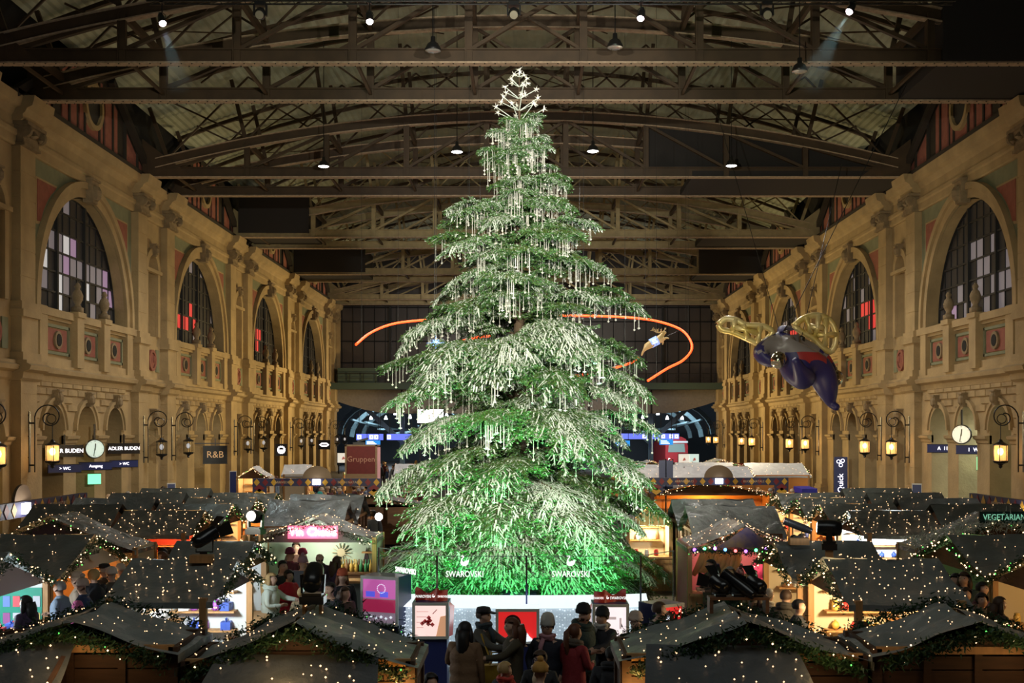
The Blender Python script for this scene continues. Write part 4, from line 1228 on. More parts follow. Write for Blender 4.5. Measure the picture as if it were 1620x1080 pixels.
# white jewellery stall: lettering on its plum gable
SW = text('SWAROVSKI', .19, PLUM, E['L1'], (-.1, -.69, 2.60), ext=.004, sx=.85)
def swan(parent, loc, sc, m, rot=(PI/2, 0, 0)):
    """a swan emblem: body, raised tail and S-bent neck, as a flat raised cut-out"""
    out = [(-.50, .02), (-.42, -.22), (-.2, -.36), (.12, -.36), (.36, -.2), (.47, .06), (.52, .42), (.38, .22), (.24, .30), (.18, .16), (.02, .26), (-.04, .1), (-.18, .1), (-.27, .2), (-.30, .36), (-.24, .48), (-.14, .55), (-.06, .66), (-.1, .8), (-.24, .86), (-.37, .8), (-.50, .70), (-.38, .72), (-.28, .75), (-.2, .7), (-.22, .61), (-.34, .52), (-.42, .38), (-.43, .2)]
    mb = MB(); mb.prism([(x*sc, y*sc, 0) for x, y in out], (0, 0, .008))
    o = mb.build('swan_emblem', m, parent); o.location = loc; o.rotation_euler = rot
    return o
swan(E['L1'], (0, -.70, 2.72), .16, PLUM)
text('SWAROVSKI', .15, PLUM, E['L2'], (.1, -.69, 2.60), ext=.004, sx=.8)
text('Die Stollen-', .24, mat('letter_gold', (.75, .55, .25), .5), E['N3'], (-.05, -.67, 2.52), ext=.004)
m = MB(); m.lathe([(.3, 0), (.3, .02)], (0, 0, 0), 18, axis='y'); o = m.build('badge', mat('badge_cream', (.55, .5, .45), .6), E['N2']); o.location = (.25, -1.1, 2.42); o.scale = (1, 1, .6)
text('hoch bar', .14, BLACK, E['N2'], (.25, -1.115, 2.42), ext=.003)
# vegetarian board
m = MB(); m.box(-.55, .55, -.86, -.8, 2.86, 3.12); m.build('sign_board', mat('sign_dark_green', (.02, .05, .04), .6), E['N3r'])
text('VEGETARIAN', .19, mat('letter_green_lit', (.4, .9, .6), .5, emit=(.35, .9, .6), estr=.5), E['N3r'], (0, -.87, 2.99), ext=.004, sx=.85)
garland([(-2.0, -.8, 2.45), (-1, -.8, 2.75), (0, -.8, 2.95), (1, -.8, 2.85), (2.0, -.8, 2.5)], E['N3r'], .22, 160, 4, .02, 5, 'snowy_garland').data.materials[0] = FROST
# pink curtain stall: purple triangle sign with a row of coloured bulbs
m = MB(); m.prism([(-.62, -1.19, 2.42), (.62, -1.19, 2.42), (0, -1.19, 2.86)], (0, -.03, 0)); m.build('triangle_sign', mat('sign_purple', (.10, .07, .22), .6, col2=(.45, .28, .12), vscale=3.5), E['M1r'])
for k in range(11):
    c = [(.35, .1, 1), (.1, 1, .3), (.5, .2, 1), (.1, .3, 1), (1, .1, .1)][k % 5]
    mm = mat('colour_bulb_%d' % (k % 5), c, .4, emit=c, estr=6, sample=False)
    mb = MB(); mb.ball((-1.1+k*.22, -1.12, 2.36+.03*math.sin(k)), .035, n=8, k=5); mb.build('coloured_bulb', mm, E['M1r'])
garland([(-1.15, -1.02, 2.36), (0, -1.02, 2.32), (1.15, -1.02, 2.36)], E['M1r'], .09, 160, 0, .01, 8, 'counter_garland')
for k in range(9):
    mb = MB(); a = -1.05+.1*k
    mb.tube([(a, -.6, 1.75+.03*(k % 3)), (a+.14, -.62, 2.0), (a+.22, -.6, 2.28)], [.05, .085, .05], 7); mb.build('straw_bundle', mat('straw', (.62, .45, .2), .8), E['M1r'], True)
# postcard wall of the left edge stall
m = MB(); m.box(1.80, 1.83, -.2, .95, .98, 2.0); m.build('card_board', WHITE, E['N1'])
m = MB(); m.box(1.80, 1.83, -1.0, -.22, .98, 2.0); m.build('green_board', mat('board_green', (.02, .30, .20), .6), E['N1'])
cc = [(.7, .1, .12), (.15, .25, .6), (.75, .6, .2), (.2, .5, .3), (.6, .6, .65), (.35, .1, .3)]
for i in range(6):
    for j in range(5):
        mb = MB(); x = -.17+i*.185; z = 1.02+j*.19; mb.box(1.785, 1.80, x, x+.14, z, z+.14)
        mb.build('postcard', mat('card_%d' % ((i*2+j) % 6), cc[(i*2+j) % 6], .6), E['N1'])
for i in range(4):
    for j in range(3):
        mb = MB(); x = -.97+i*.185; z = 1.03+j*.31; mb.box(1.785, 1.80, x, x+.13, z, z+.2)
        mb.build('postcard', mat('card_%d' % ((i+j*2) % 6), cc[(i+j*2) % 6], .6), E['N1'])
for k in E:
    for o in E[k].children:
        if o.name not in OWN[k]: o.location.z -= FZ
# glowing star in the second right alley stall, heart wreaths of lights
m = MB()
for k in range(9):
    a = 2*PI*k/9; m.add([(.07*math.cos(a+.35), 0, .07*math.sin(a+.35)), (.07*math.cos(a-.35), 0, .07*math.sin(a-.35)), (.27*math.cos(a), 0, .27*math.sin(a)), (0, -.08, 0)], [(0, 2, 3), (1, 2, 3), (0, 1, 2)])
o = m.build('paper_star', mat('paper_star_lit', (1, .8, .4), .5, emit=(1, .74, .36), estr=5), None, loc=L2W(*STL['Kr1'], .2, -.6, 1.6)); o.rotation_euler = (0, 0, -q)
tag(o, 'glowing many-pointed paper star hanging in an orange stall of the outer right alley', 'paper star')

# ---- goods laid out on the counters
GOODS = {}
def goods():
    m = MB(); m.box(-.1, .1, -.08, .08, 0, .13); m.box(-.012, .012, -.083, .083, 0, .134); m.box(-.103, .103, -.012, .012, 0, .134); m.tube([(0, 0, .13), (-.05, 0, .18), (-.02, 0, .13)], .012, 4); m.tube([(0, 0, .13), (.05, 0, .18), (.02, 0, .13)], .012, 4)
    GOODS['gift_box'] = m
    m = MB(); m.lathe([(.055, 0), (.065, .02), (.065, .13), (.045, .15), (.05, .155), (.05, .18)], n=9); GOODS['jar'] = m
    m = MB(); m.lathe([(.04, 0), (.042, .17), (.015, .22), (.014, .29), (.018, .3)], n=8); GOODS['bottle'] = m
    m = MB(); m.ball((0, 0, .07), .07, n=9, k=6); m.lathe([(.02, .135), (.02, .16)], n=6); GOODS['bauble'] = m
    m = MB(); m.lathe([(.0, 0), (.09, 0), (.11, .05), (.1, .06), (.03, .03)], n=10); m.ball((.02, .0, .07), .045, n=7, k=5); m.ball((-.04, .02, .07), .045, n=7, k=5); GOODS['bowl_of_sweets'] = m
    m = MB(); m.ball((0, 0, .08), .075, .06, .08, 8, 6); m.ball((0, -.02, .19), .055, n=8, k=5); m.ball((-.045, 0, .235), .02, n=6, k=4); m.ball((.045, 0, .235), .02, n=6, k=4); m.ball((-.06, -.05, .04), .028, n=6, k=4); m.ball((.06, -.05, .04), .028, n=6, k=4); GOODS['teddy_bear'] = m
    m = MB(); m.lathe([(.11, 0), (.10, .03), (.07, .1), (.02, .12)], n=9); m.lathe([(.12, 0), (.12, .025)], n=9); GOODS['knitted_hat'] = m
goods()
GC = {'red': (.62, .05, .05), 'blue': (.06, .12, .5), 'gold': (.75, .5, .12), 'green': (.08, .35, .15), 'white': (.85, .85, .85), 'brown': (.30, .15, .07), 'violet': (.35, .1, .45), 'pink': (.8, .3, .4)}
GME = {}
def put_goods(key, desc, kinds, n, seed, shelf=True):
    rnd = random.Random(seed)
    loc, rot = STL[key]
    ob = E[key]
    w = max(abs(c.bound_box[0][0]) for c in ob.children if c.name.startswith('counter')) if any(c.name.startswith('counter') for c in ob.children) else 1.1
    w = min(w, 1.75)
    D = {'N1': 2.1, 'N2': 2.1, 'N1r': 2.1, 'N2r': 2.1, 'M1': 1.5, 'M1r': 1.9}.get(key, 1.1 if key == 'L2' else 1.4 if key in ('L1', 'C1') else 1.5 if key in ('L1r', 'L2r') else 1.75)
    tot = n
    for i in range(n):
        kind, colr = rnd.choice(kinds)
        if (kind, colr) not in GME:
            GME[kind, colr] = GOODS[kind].mesh(kind, mat('goods_'+colr, GC[colr], .4), kind != 'gift_box')
        on_shelf = shelf and i % 2
        fx = w if rot > 0 else -w
        if abs(rot) > 1 and i % 4 != 3 and key[0] in 'KL':
            on_shelf = True
            y = -D/2+.3+(D-.5)*((i//3+.5)/(n//3+1)); z = (1.13, 1.45, 1.77)[i % 3]; x = fx-.15*(1 if fx > 0 else -1)
        elif key == 'M1': on_shelf = True; y, z = D/2-.22+.1*(i % 2), 1.01
        elif on_shelf: y, z = D/2-.18, (1.33 if i % 4 == 1 else 1.71)
        else: y, z = -D/2+.06+.14*(i % 4 == 0), .97
        if not (abs(rot) > 1 and i % 4 != 3 and key[0] in 'KL'): x = -w+.2+(2*w-.4)*(i+.5)/n
        if key == 'M1': x = .3+.95*(i+.5)/n
        o = link(kind, GME[kind, colr], loc=L2W(loc, rot, x, y, z)); o.rotation_euler = (0, 0, rot+rnd.uniform(-.4, .4))
        tag(o, '%s %s on the %s of the %s' % (colr, kind.replace('_', ' '), 'shelf' if on_shelf else 'counter', desc), kind.replace('_', ' ').split()[-1] if kind != 'bowl_of_sweets' else 'bowl', 'goods in the '+desc)
put_goods('N1', 'postcard stall', [('gift_box', 'red'), ('gift_box', 'blue'), ('jar', 'white'), ('gift_box', 'violet'), ('gift_box', 'white'), ('gift_box', 'green')], 14, 1, False)
put_goods('N2', 'orange-lined left edge stall', [('jar', 'gold'), ('gift_box', 'red'), ('bowl_of_sweets', 'brown'), ('jar', 'red')], 10, 2)
put_goods('L1', 'white jewellery stall', [('gift_box', 'white'), ('gift_box', 'blue'), ('bauble', 'white'), ('jar', 'violet')], 14, 3)
put_goods('L2', 'teal-roofed alley stall', [('gift_box', 'white'), ('gift_box', 'blue'), ('jar', 'white')], 8, 4)
put_goods('M1', 'pink neon bar', [('bottle', 'green'), ('bottle', 'gold'), ('bottle', 'red'), ('bottle', 'brown')], 16, 5)
put_goods('K0', 'red-lined stall', [('jar', 'gold'), ('gift_box', 'red'), ('bauble', 'gold')], 10, 6)
for k in range(1, 4):
    put_goods('K%d' % k, '%s outer left stall' % ORD[k], [('bauble', 'gold'), ('jar', 'red'), ('gift_box', 'white'), ('bottle', 'brown')], 8, 10+k)
    put_goods('Kr%d' % k, '%s outer right stall' % ORD[k], [('bauble', 'gold'), ('jar', 'blue'), ('jar', 'red'), ('gift_box', 'gold'), ('bauble', 'white')], 10, 20+k)
put_goods('Kr0', 'brilliant white stall on the right', [('gift_box', 'white'), ('bottle', 'white'), ('bauble', 'blue')], 10, 30)
put_goods('L1r', 'white-gold stall on the right', [('bauble', 'gold'), ('bauble', 'red'), ('bowl_of_sweets', 'gold'), ('jar', 'gold'), ('gift_box', 'white')], 16, 31)
put_goods('L2r', 'toy stall on the right', [('teddy_bear', 'brown'), ('knitted_hat', 'brown'), ('knitted_hat', 'white'), ('teddy_bear', 'gold')], 12, 32)
put_goods('N1r', 'right edge window stall', [('jar', 'gold'), ('bauble', 'gold')], 8, 33)
put_goods('N2r', 'green-lit stall', [('bottle', 'green'), ('jar', 'green'), ('gift_box', 'green')], 8, 34)
put_goods('C1', 'snack booth', [('jar', 'white'), ('bottle', 'brown'), ('jar', 'red')], 6, 35)
# ------------------------------------------------------------------ people
SKIN = mat('skin', (.55, .33, .23), .55)
EYEM = mat('eye_dark', (.03, .02, .02), .3)
LIPM = mat('lips', (.42, .16, .14), .5)
SHOEM = mat('shoe_dark', (.02, .018, .016), .5)
_bm = {}
def cmat(name, c, r=.8):
    return mat('cloth_'+name, c, r, bump=.25, bscale=14)
def body_mesh(arms=(('down', 'down')), stride=.0, lean=0.0, bulk=1.0, fine=True, turn=0.0, head_tilt=0.0):
    """one continuous figure facing -y, 1.72 m tall: skeleton grown with the skin modifier; returns a mesh with
    material slots skin 0, top 1, trousers 2, shoes 3"""
    key = (arms, stride, lean, bulk, fine, turn, head_tilt)
    if key in _bm: return _bm[key]
    V = []; Ed = []; Rd = []; Mt = []
    def v(p, r, m, par=None, ry=None):
        V.append(Vector(p)); Rd.append((r, ry or r)); Mt.append(m)
        if par is not None: Ed.append((par, len(V)-1))
        return len(V)-1
    ln = lambda z: -lean*max(0, z-.95)          # lean forward
    def P(x, y, z): return (x, y+ln(z), z)
    b = bulk
    pel = v(P(0, 0, .93), .15*b, 2, None, .12*b)
    sp = v(P(0, .01, 1.10), .145*b, 1, pel, .115*b)
    ch = v(P(0, .015, 1.30), .16*b, 1, sp, .12*b)
    nb = v(P(0, .02, 1.43), .085, 1, ch)
    nk = v(P(0, .005, 1.49), .055, 0, nb)
    tx, ty = math.sin(turn), math.cos(turn)
    j1 = v(P(0-.01*tx, -.01*ty-.01, 1.555-.01*head_tilt), .078, 0, nk, .085)
    j2 = v(P(0-.015*tx, -.015*ty, 1.63-.015*head_tilt), .083, 0, j1, .095)
    j3 = v(P(0, 0, 1.69-.02*head_tilt), .066, 0, j2, .08)
    if fine:
        hy = -.095
        v(P(tx*hy-.012*tx, ty*hy-.012*ty, 1.603-.03*head_tilt), .012, 0, j2)      # nose
        for s in (-1, 1): v(P(s*.083*ty, .01-s*.083*tx, 1.61), .013, 0, j2)       # ears
    for s, pose in ((-1, arms[0]), (1, arms[1])):
        sh = v(P(s*.185*b, .015, 1.385), .072*b, 1, ch)
        if pose == 'down': e, wr, h = (s*.235*b, .03, 1.11), (s*.245*b, -.03, .87), (s*.245*b, -.05, .78)
        elif pose == 'pocket': e, wr, h = (s*.30*b, .06, 1.12), (s*.22*b, -.06, .93), (s*.19*b, -.08, .86)
        elif pose == 'hold': e, wr, h = (s*.25*b, -.02, 1.12), (s*.14, -.23, 1.12), (s*.07, -.29, 1.13)
        elif pose == 'phone': e, wr, h = (s*.25*b, -.03, 1.14), (s*.13, -.22, 1.24), (s*.07, -.27, 1.30)
        elif pose == 'reach': e, wr, h = (s*.23*b, -.20, 1.22), (s*.19, -.44, 1.20), (s*.18, -.53, 1.20)
        else: e, wr, h = (s*.25*b, -.03, 1.10), (s*.22, -.25, 1.02), (s*.19, -.33, 1.0)
        ei = v(P(*e), .058*b, 1, sh); wi = v(P(*wr), .042*b, 1, ei)
        hd = Vector(h)-Vector(wr); hd.normalize()
        pa = v(P(*(Vector(wr)+hd*.055)), .03, 0, wi, .022)
        if fine:
            side = hd.cross(Vector((0, 1, .3)) if abs(hd.y) < .8 else Vector((0, 0, 1))).normalized()
            curl = side.cross(hd)*(-.5)
            for k, fl in enumerate((.065, .075, .07, .055)):
                o = side*(k-1.5)*.019
                k1 = Vector(wr)+hd*.10+o
                a = v(P(*k1), .0095, 0, pa)
                c2 = v(P(*(k1+hd*fl*.6+curl*.02)), .0085, 0, a)
                v(P(*(k1+hd*fl*.95+curl*.05)), .007, 0, c2)
            t0 = Vector(wr)+hd*.05+side*.038
            a = v(P(*t0), .010, 0, pa); v(P(*(t0+hd*.04+side*.012+curl*.03)), .008, 0, a)
    for s in (-1, 1):
        dy = stride*s
        hp = v((s*.095, 0, .86), .105*b, 2, pel)
        kn = v((s*.105, -.03+dy*.5, .48), .072*b, 2, hp)
        an = v((s*.11, .02+dy, .10), .052, 2, kn)
        he = v((s*.112, -.01+dy, .05), .045, 3, an)
        v((s*.118, -.15+dy, .035), .035, 3, he)
    me = bpy.data.meshes.new('skeleton'); me.from_pydata(V, Ed, [])
    ob = bpy.data.objects.new('tmp', me); COL.objects.link(ob)
    md = ob.modifiers.new('skin', 'SKIN'); md.use_smooth_shade = True
    sv = me.skin_vertices[0].data
    for i, r in enumerate(Rd):
        sv[i].radius = r; sv[i].use_root = (i == 0)
    sd = ob.modifiers.new('sub', 'SUBSURF'); sd.levels = 1; sd.render_levels = 1
    dg = bpy.context.evaluated_depsgraph_get()
    res = bpy.data.meshes.new_from_object(ob.evaluated_get(dg), depsgraph=dg)
    bpy.data.objects.remove(ob)
    for _ in range(4): res.materials.append(SKIN)
    seg = [(V[a], V[c], Mt[c] if Mt[c] != 0 or Mt[a] == 0 else 0) for a, c in Ed]
    seg = [(a, c, m, (c-a).length_squared) for a, c, m in seg]
    idx = []
    for pl in res.polygons:
        c = pl.center; best = 9; bm = 1
        for a, d, m, l2 in seg:
            t = max(0, min(1, (c-a).dot(d-a)/l2)) if l2 > 0 else 0
            dd = (c-a-(d-a)*t).length_squared
            if dd < best: best = dd; bm = m
        idx.append(bm)
    res.polygons.foreach_set('material_index', idx)
    res.polygons.foreach_set('use_smooth', [True]*len(idx))
    res.name = 'person_body'
    _bm[key] = res
    return res
_pm = {}
def part_mesh(kind):
    if kind in _pm: return _pm[kind]
    m = MB()
    def shell(c, rx, ry, rz, cut, n=14, k=9, front=None):
        """ellipsoid cap kept where keep(p) holds"""
        vs = []; fs = []
        for i in range(k+1):
            t = PI/2-PI*i/k
            for j in range(n):
                a = 2*PI*j/n
                vs.append(Vector((rx*math.cos(t)*math.cos(a), ry*math.cos(t)*math.sin(a), rz*math.sin(t))))
        for i in range(k):
            for j in range(n):
                q = (i*n+j, i*n+(j+1) % n, (i+1)*n+(j+1) % n, (i+1)*n+j)
                ce = sum((vs[x] for x in q), Vector())/4
                if cut(ce): fs.append(q)
        m.add([Vector(c)+p for p in vs], fs)
    H = (0, .005, 1.635)
    if kind == 'short_hair': shell(H, .102, .118, .108, lambda p: p.z > .045 or (p.y > .0 and p.z > -.055))
    elif kind == 'long_hair':
        shell(H, .108, .122, .112, lambda p: p.z > .05 or (p.y > -.01 and p.z > -.09))
        m.tube([(0, .10, 1.62), (0, .13, 1.5), (0, .125, 1.36), (0, .11, 1.22)], [.09, .1, .09, .04], 9)
        for s in (-1, 1): m.tube([(s*.085, .02, 1.64), (s*.10, .03, 1.52), (s*.105, .03, 1.38)], [.035, .045, .02], 7)
    elif kind == 'ponytail':
        shell(H, .103, .118, .109, lambda p: p.z > .045 or (p.y > .0 and p.z > -.06))
        m.tube([(0, .11, 1.67), (0, .17, 1.62), (0, .175, 1.5), (0, .15, 1.33), (0, .14, 1.25)], [.03, .045, .05, .04, .012], 8)
    elif kind == 'bob':
        shell(H, .112, .125, .115, lambda p: p.z > .055 or (p.y > -.04 and p.z > -.1))
    elif kind == 'beanie':
        m.lathe([(.098, 1.635), (.114, 1.64), (.116, 1.685), (.108, 1.69), (.1, 1.735), (.07, 1.775), (.02, 1.79)], (0, .005, 0), 14)
    elif kind == 'tall_beanie':
        m.lathe([(.1, 1.64), (.114, 1.645), (.114, 1.68), (.108, 1.72), (.1, 1.77), (.075, 1.82), (.03, 1.84)], (0, .012, 0), 14)
    elif kind == 'bobble_hat':
        m.lathe([(.1, 1.635), (.118, 1.64), (.118, 1.685), (.105, 1.74), (.07, 1.78), (.02, 1.79)], (0, .005, 0), 14); m.ball((0, .005, 1.82), .05, n=8, k=6)
    elif kind == 'cap':
        m.lathe([(.104, 1.66), (.108, 1.70), (.095, 1.735), (.04, 1.75)], (0, .005, 0), 14); m.prism([(-.075, -.08, 1.665), (.075, -.08, 1.665), (.055, -.18, 1.65), (-.055, -.18, 1.65)], (0, 0, .012))
    elif kind == 'coat':
        m.lathe([(.235, .60), (.225, .62), (.205, .85), (.19, 1.05), (.2, 1.25), (.185, 1.36), (.10, 1.45), (.07, 1.47)], (0, .01, 0), 16)
        m.v = [(x, .01+(y-.01)*.78, z) for x, y, z in m.v]
    elif kind == 'jacket':
        m.lathe([(.215, .80), (.225, .83), (.22, .93), (.205, .96), (.222, 1.02), (.222, 1.1), (.205, 1.13), (.222, 1.2), (.22, 1.28), (.2, 1.34), (.11, 1.45), (.08, 1.48)], (0, .01, 0), 16)
        m.v = [(x, .01+(y-.01)*.8, z) for x, y, z in m.v]
    elif kind == 'scarf':
        for k in range(3): m.tube([(.09*math.cos(a)*(1+.1*k), .0+.085*math.sin(a)*(1+.1*k), 1.455+.022*k+.01*math.sin(3*a+k)) for a in [2*PI*q/12 for q in range(13)]], .03, 6)
        m.tube([(-.03, -.10, 1.46), (-.05, -.16, 1.35), (-.04, -.17, 1.22)], [.035, .04, .03], 6)
    elif kind == 'hood':
        for k in range(2): m.tube([(.12*math.cos(a), .03+.11*math.sin(a), 1.44+.035*k+.03*math.sin(a)) for a in [2*PI*q/12 for q in range(13)]], .045, 7)
    elif kind == 'glasses':
        for s in (-1, 1): m.tube([(s*.038+.028*math.cos(a), -.105, 1.628+.022*math.sin(a)) for a in [2*PI*q/10 for q in range(11)]], .005, 4)
        m.tube([(-.012, -.108, 1.63), (.012, -.108, 1.63)], .004, 4)
        for s in (-1, 1): m.tube([(s*.066, -.1, 1.632), (s*.09, .0, 1.632)], .004, 4)
    elif kind == 'eyes':
        for s in (-1, 1): m.ball((s*.034, -.084, 1.628), .014, .010, .009, 7, 5)
    elif kind == 'mouth': m.ball((0, -.083, 1.562), .026, .010, .009, 8, 5)
    elif kind == 'beard': shell((0, -.005, 1.585), .088, .10, .085, lambda p: p.y < .02 and p.z < -.005)
    elif kind == 'bag':
        m.prism([(-.2, 0, 0), (.2, 0, 0), (.25, 0, .34), (-.25, 0, .34)], (0, .13, 0)); m.tube([(-.1, .06, .34), (-.07, .06, .5), (.07, .06, .5), (.1, .06, .34)], .014, 5)
    me = m.mesh(kind, SKIN, kind not in ('bag', 'glasses'))
    _pm[kind] = me
    return me
def dress(o, mats):
    """materials on the object, so that people share mesh data"""
    for i, mm in enumerate(mats):
        o.material_slots[i].link = 'OBJECT'; o.material_slots[i].material = mm
HAIRC = {'black': (.012, .01, .01), 'brown': (.06, .03, .015), 'blond': (.48, .30, .12), 'grey': (.35, .33, .31), 'auburn': (.13, .045, .02)}
PEOPLE = 0; PLACED = []
NICE = {'navyblue': 'navy blue', 'bluegrey': 'blue-grey', 'palegreycoat': 'pale grey', 'darkbrown': 'dark brown', 'darkgreen': 'dark green', 'plumjacket': 'plum', 'limegreen': 'lime green', 'hotpink': 'hot pink'}
nice = lambda c: NICE.get(c[0], c[0])
def person(label, x, y, face, top=('black', (.015, .015, .02)), trou=('dark', (.02, .022, .03)), hair=('short_hair', 'brown'), hat=None, outer=None, extras=(), h=1.72,
           arms=('down', 'down'), stride=.06, lean=.03, bulk=1.08, fine=True, group=None, turn=0.0, z=FZ, faceparts=True, tilt=0.0, hatcol=None):
    global PEOPLE
    PEOPLE += 1
    for _ in range(12):
        if all((x-a)**2+(y-b)**2 > .36**2 for a, b in PLACED): break
        y += .22; x += .07*(1 if _ % 2 else -1)
    PLACED.append((x, y))
    R = thing('person', label, 'person', (x, y, z), face, group)
    sc = h/1.72
    R.scale = (sc, sc, sc)
    tm = cmat(*top)
    o = link('body', body_mesh(arms, stride, lean, bulk, fine, 0.0, tilt), R); dress(o, [SKIN, tm, cmat(*trou), SHOEM])
    ly = -lean*.68                                  # the head leans with the trunk
    def add(kind, mm, nm=None, dy=None):
        q = link(nm or kind, part_mesh(kind), R, loc=(0, ly if dy is None else dy, 0)); dress(q, [mm]); return q
    if hair: add(hair[0], mat('hair_'+hair[1], HAIRC[hair[1]], .6), 'hair')
    if hat: add(hat, cmat(*hatcol), 'hat')
    if outer: add(outer[0], cmat(*outer[1:]) if len(outer) > 1 else tm, outer[0], ly*.4)
    if faceparts:
        add('eyes', EYEM); add('mouth', LIPM)
    for e in extras:
        if e[0] == 'bag': continue
        add(e[0], e[1] if not isinstance(e[1], tuple) else cmat(*e[1]), e[0])
    return R
F = lambda px, py_head, Y: ((px-833)*Y/FPX, Y)
# --- the group in front of the tree
person('man in dark cap and knit sleeves in front of the tree, reaching right', -0.66, 17.38, 1.25, ('greyknit', (.09, .085, .07)), ('dark', (.02, .022, .03)), ('short_hair', 'brown'), 'cap', None, (('scarf', ('slate', (.04, .06, .07))),), 1.80, ('reach', 'reach'), hatcol=('darkcap', (.03, .025, .03)))
bag = thing('shoulder_bag', 'mustard yellow shoulder bag held by the man in the dark cap', 'bag', (-.42, 17.0, 1.10), .25)
b0 = link('bag_body', part_mesh('bag'), bag); dress(b0, [cmat('mustard', (.42, .25, .02))]); b0.scale = (1.05, 1.2, 1.1)
m = MB(); m.tube([(-.12, .07, .52), (-.2, .12, .75), (-.22, .15, .82)], .014, 5); m.build('strap', cmat('mustard', (.42, .25, .02)), bag)
person('person with long dark hair seen from behind in a brown banded fur jacket', -0.89, 16.66, 2.9, ('brownfur', (.22, .12, .06)), ('dark', (.02, .022, .03)), ('long_hair', 'black'), None, ('jacket', 'brownfur', (.22, .12, .06)), h=1.70, arms=('down', 'hold'), faceparts=False)
person('person with long brown hair in olive brown coat before the red showcase', -0.20, 16.90, -1.3, ('olive', (.07, .055, .03)), ('dark', (.02, .022, .03)), ('long_hair', 'auburn'), None, ('coat', 'olive', (.07, .055, .03)), h=1.72, arms=('hold', 'reach'))
person('woman in pale grey beanie and glasses wearing a dark navy jacket and pink scarf', 0.31, 16.92, -.35, ('navy', (.012, .014, .025)), ('dark', (.02, .022, .03)), ('short_hair', 'brown'), 'tall_beanie', ('jacket', 'navy', (.012, .014, .025)), (('glasses', EYEM), ('scarf', ('pinkscarf', (.45, .22, .25)))), 1.70, ('pocket', 'pocket'), hatcol=('palegrey', (.52, .50, .45)))
person('person with brown hair, glasses and cream scarf in front of the beanie woman', 0.18, 15.30, -.2, ('charcoal', (.02, .02, .022)), ('dark', (.02, .022, .03)), ('bob', 'brown'), None, None, (('glasses', EYEM), ('scarf', ('creamscarf', (.55, .42, .28)))), 1.55, ('hold', 'phone'))
person('child in a mustard bobble hat seen from behind at the bottom edge of the frame', 0.17, 14.60, 2.8, ('ochrejacket', (.12, .08, .03)), ('dark', (.02, .022, .03)), None, 'bobble_hat', None, (), 1.50, hatcol=('mustardhat', (.52, .27, .06)), faceparts=False)
person('fair-haired boy with red collar seen from behind at the bottom edge of the frame', -0.29, 14.80, 2.2, ('black', (.015, .015, .02)), ('dark', (.02, .022, .03)), ('short_hair', 'blond'), None, None, (('scarf', ('redcollar', (.55, .05, .03))),), 1.50, faceparts=False)
person('dark-haired person at the bottom edge beside the orange-lit posts', -1.20, 14.50, .6, ('black', (.015, .015, .02)), ('dark', (.02, .022, .03)), ('bob', 'black'), None, None, (), 1.42, faceparts=False)
person('bearded man in black beanie and dark green jacket looking right', 0.84, 17.40, .9, ('darkgreen', (.02, .04, .035)), ('dark', (.02, .022, .03)), None, 'beanie', ('jacket', 'darkgreen', (.02, .04, .035)), (('hood', ('darkgreen', (.02, .04, .035))), ('beard', mat('hair_brown', HAIRC['brown'], .6))), 1.82, ('hold', 'hold'), hatcol=('blackhat', (.01, .01, .012)))
person('person in crimson coat with long blond-brown ponytail seen from behind', 0.68, 16.62, 2.3, ('crimson', (.26, .02, .025)), ('denim', (.06, .08, .11)), ('ponytail', 'auburn'), None, ('coat', 'crimson', (.26, .02, .025)), (('hood', ('taupe', (.10, .075, .055))),), 1.68, ('hold', 'hold'), faceparts=False)
person('person in black beanie with checked scarf handing something over', 1.17, 17.30, -.8, ('black', (.015, .015, .02)), ('khaki', (.25, .2, .12)), ('short_hair', 'brown'), 'beanie', ('jacket', 'black', (.015, .015, .02)), (('scarf', ('checkscarf', (.42, .40, .36))),), 1.72, ('hold', 'reach'), hatcol=('blackhat', (.01, .01, .012)))
person('person in dark clothes with their back turned beside the right foreground stall', 1.13, 15.40, 2.9, ('black', (.015, .015, .02)), ('dark', (.02, .022, .03)), ('short_hair', 'black'), None, ('coat', 'black', (.015, .015, .02)), (('hood', ('black', (.015, .015, .02))),), 1.58, faceparts=False, bulk=1.2)
person('person in pale cream hood peeping over the right foreground roof', 1.62, 17.28, .2, ('charcoal', (.02, .02, .022)), ('dark', (.02, .022, .03)), None, 'beanie', None, (), 1.72, hatcol=('creamhat', (.58, .45, .36)))
person('person with dark hair in front of the navy display cabinet right of the tree', 2.05, 18.09, 1.8, ('charcoal', (.02, .02, .022)), ('dark', (.02, .022, .03)), ('short_hair', 'brown'), h=1.78)
# --- left inner alley
person('blond woman in a quilted pale jacket at the jewellery counter', -4.94, 22.40, 1.45, ('palequilt', (.62, .66, .55)), ('dark', (.02, .022, .03)), ('long_hair', 'blond'), None, ('jacket', 'palequilt', (.62, .66, .55)), (('hood', ('palequilt', (.62, .66, .55))),), 1.70, ('hold', 'reach'))
person('person in bright red jacket with dark hair before the pink neon bar', -4.84, 23.58, .9, ('brightred', (.50, .015, .03)), ('dark', (.02, .022, .03)), ('bob', 'black'), None, ('jacket', 'brightred', (.50, .015, .03)), (), 1.62, ('hold', 'hold'))
person('person in maroon jacket and maroon knitted hat before the neon bar', -5.39, 26.38, 2.6, ('maroon', (.10, .02, .03)), ('dark', (.02, .022, .03)), None, 'beanie', ('jacket', 'maroon', (.10, .02, .03)), (), 1.75, hatcol=('maroonhat', (.16, .02, .05)), faceparts=False)
person('child-sized person in striped grey and maroon knitted hat before the neon bar', -4.98, 25.78, 2.9, ('slategrey', (.10, .12, .15)), ('dark', (.02, .022, .03)), None, 'bobble_hat', None, (), 1.62, hatcol=('stripedhat', (.35, .2, .24)), faceparts=False)
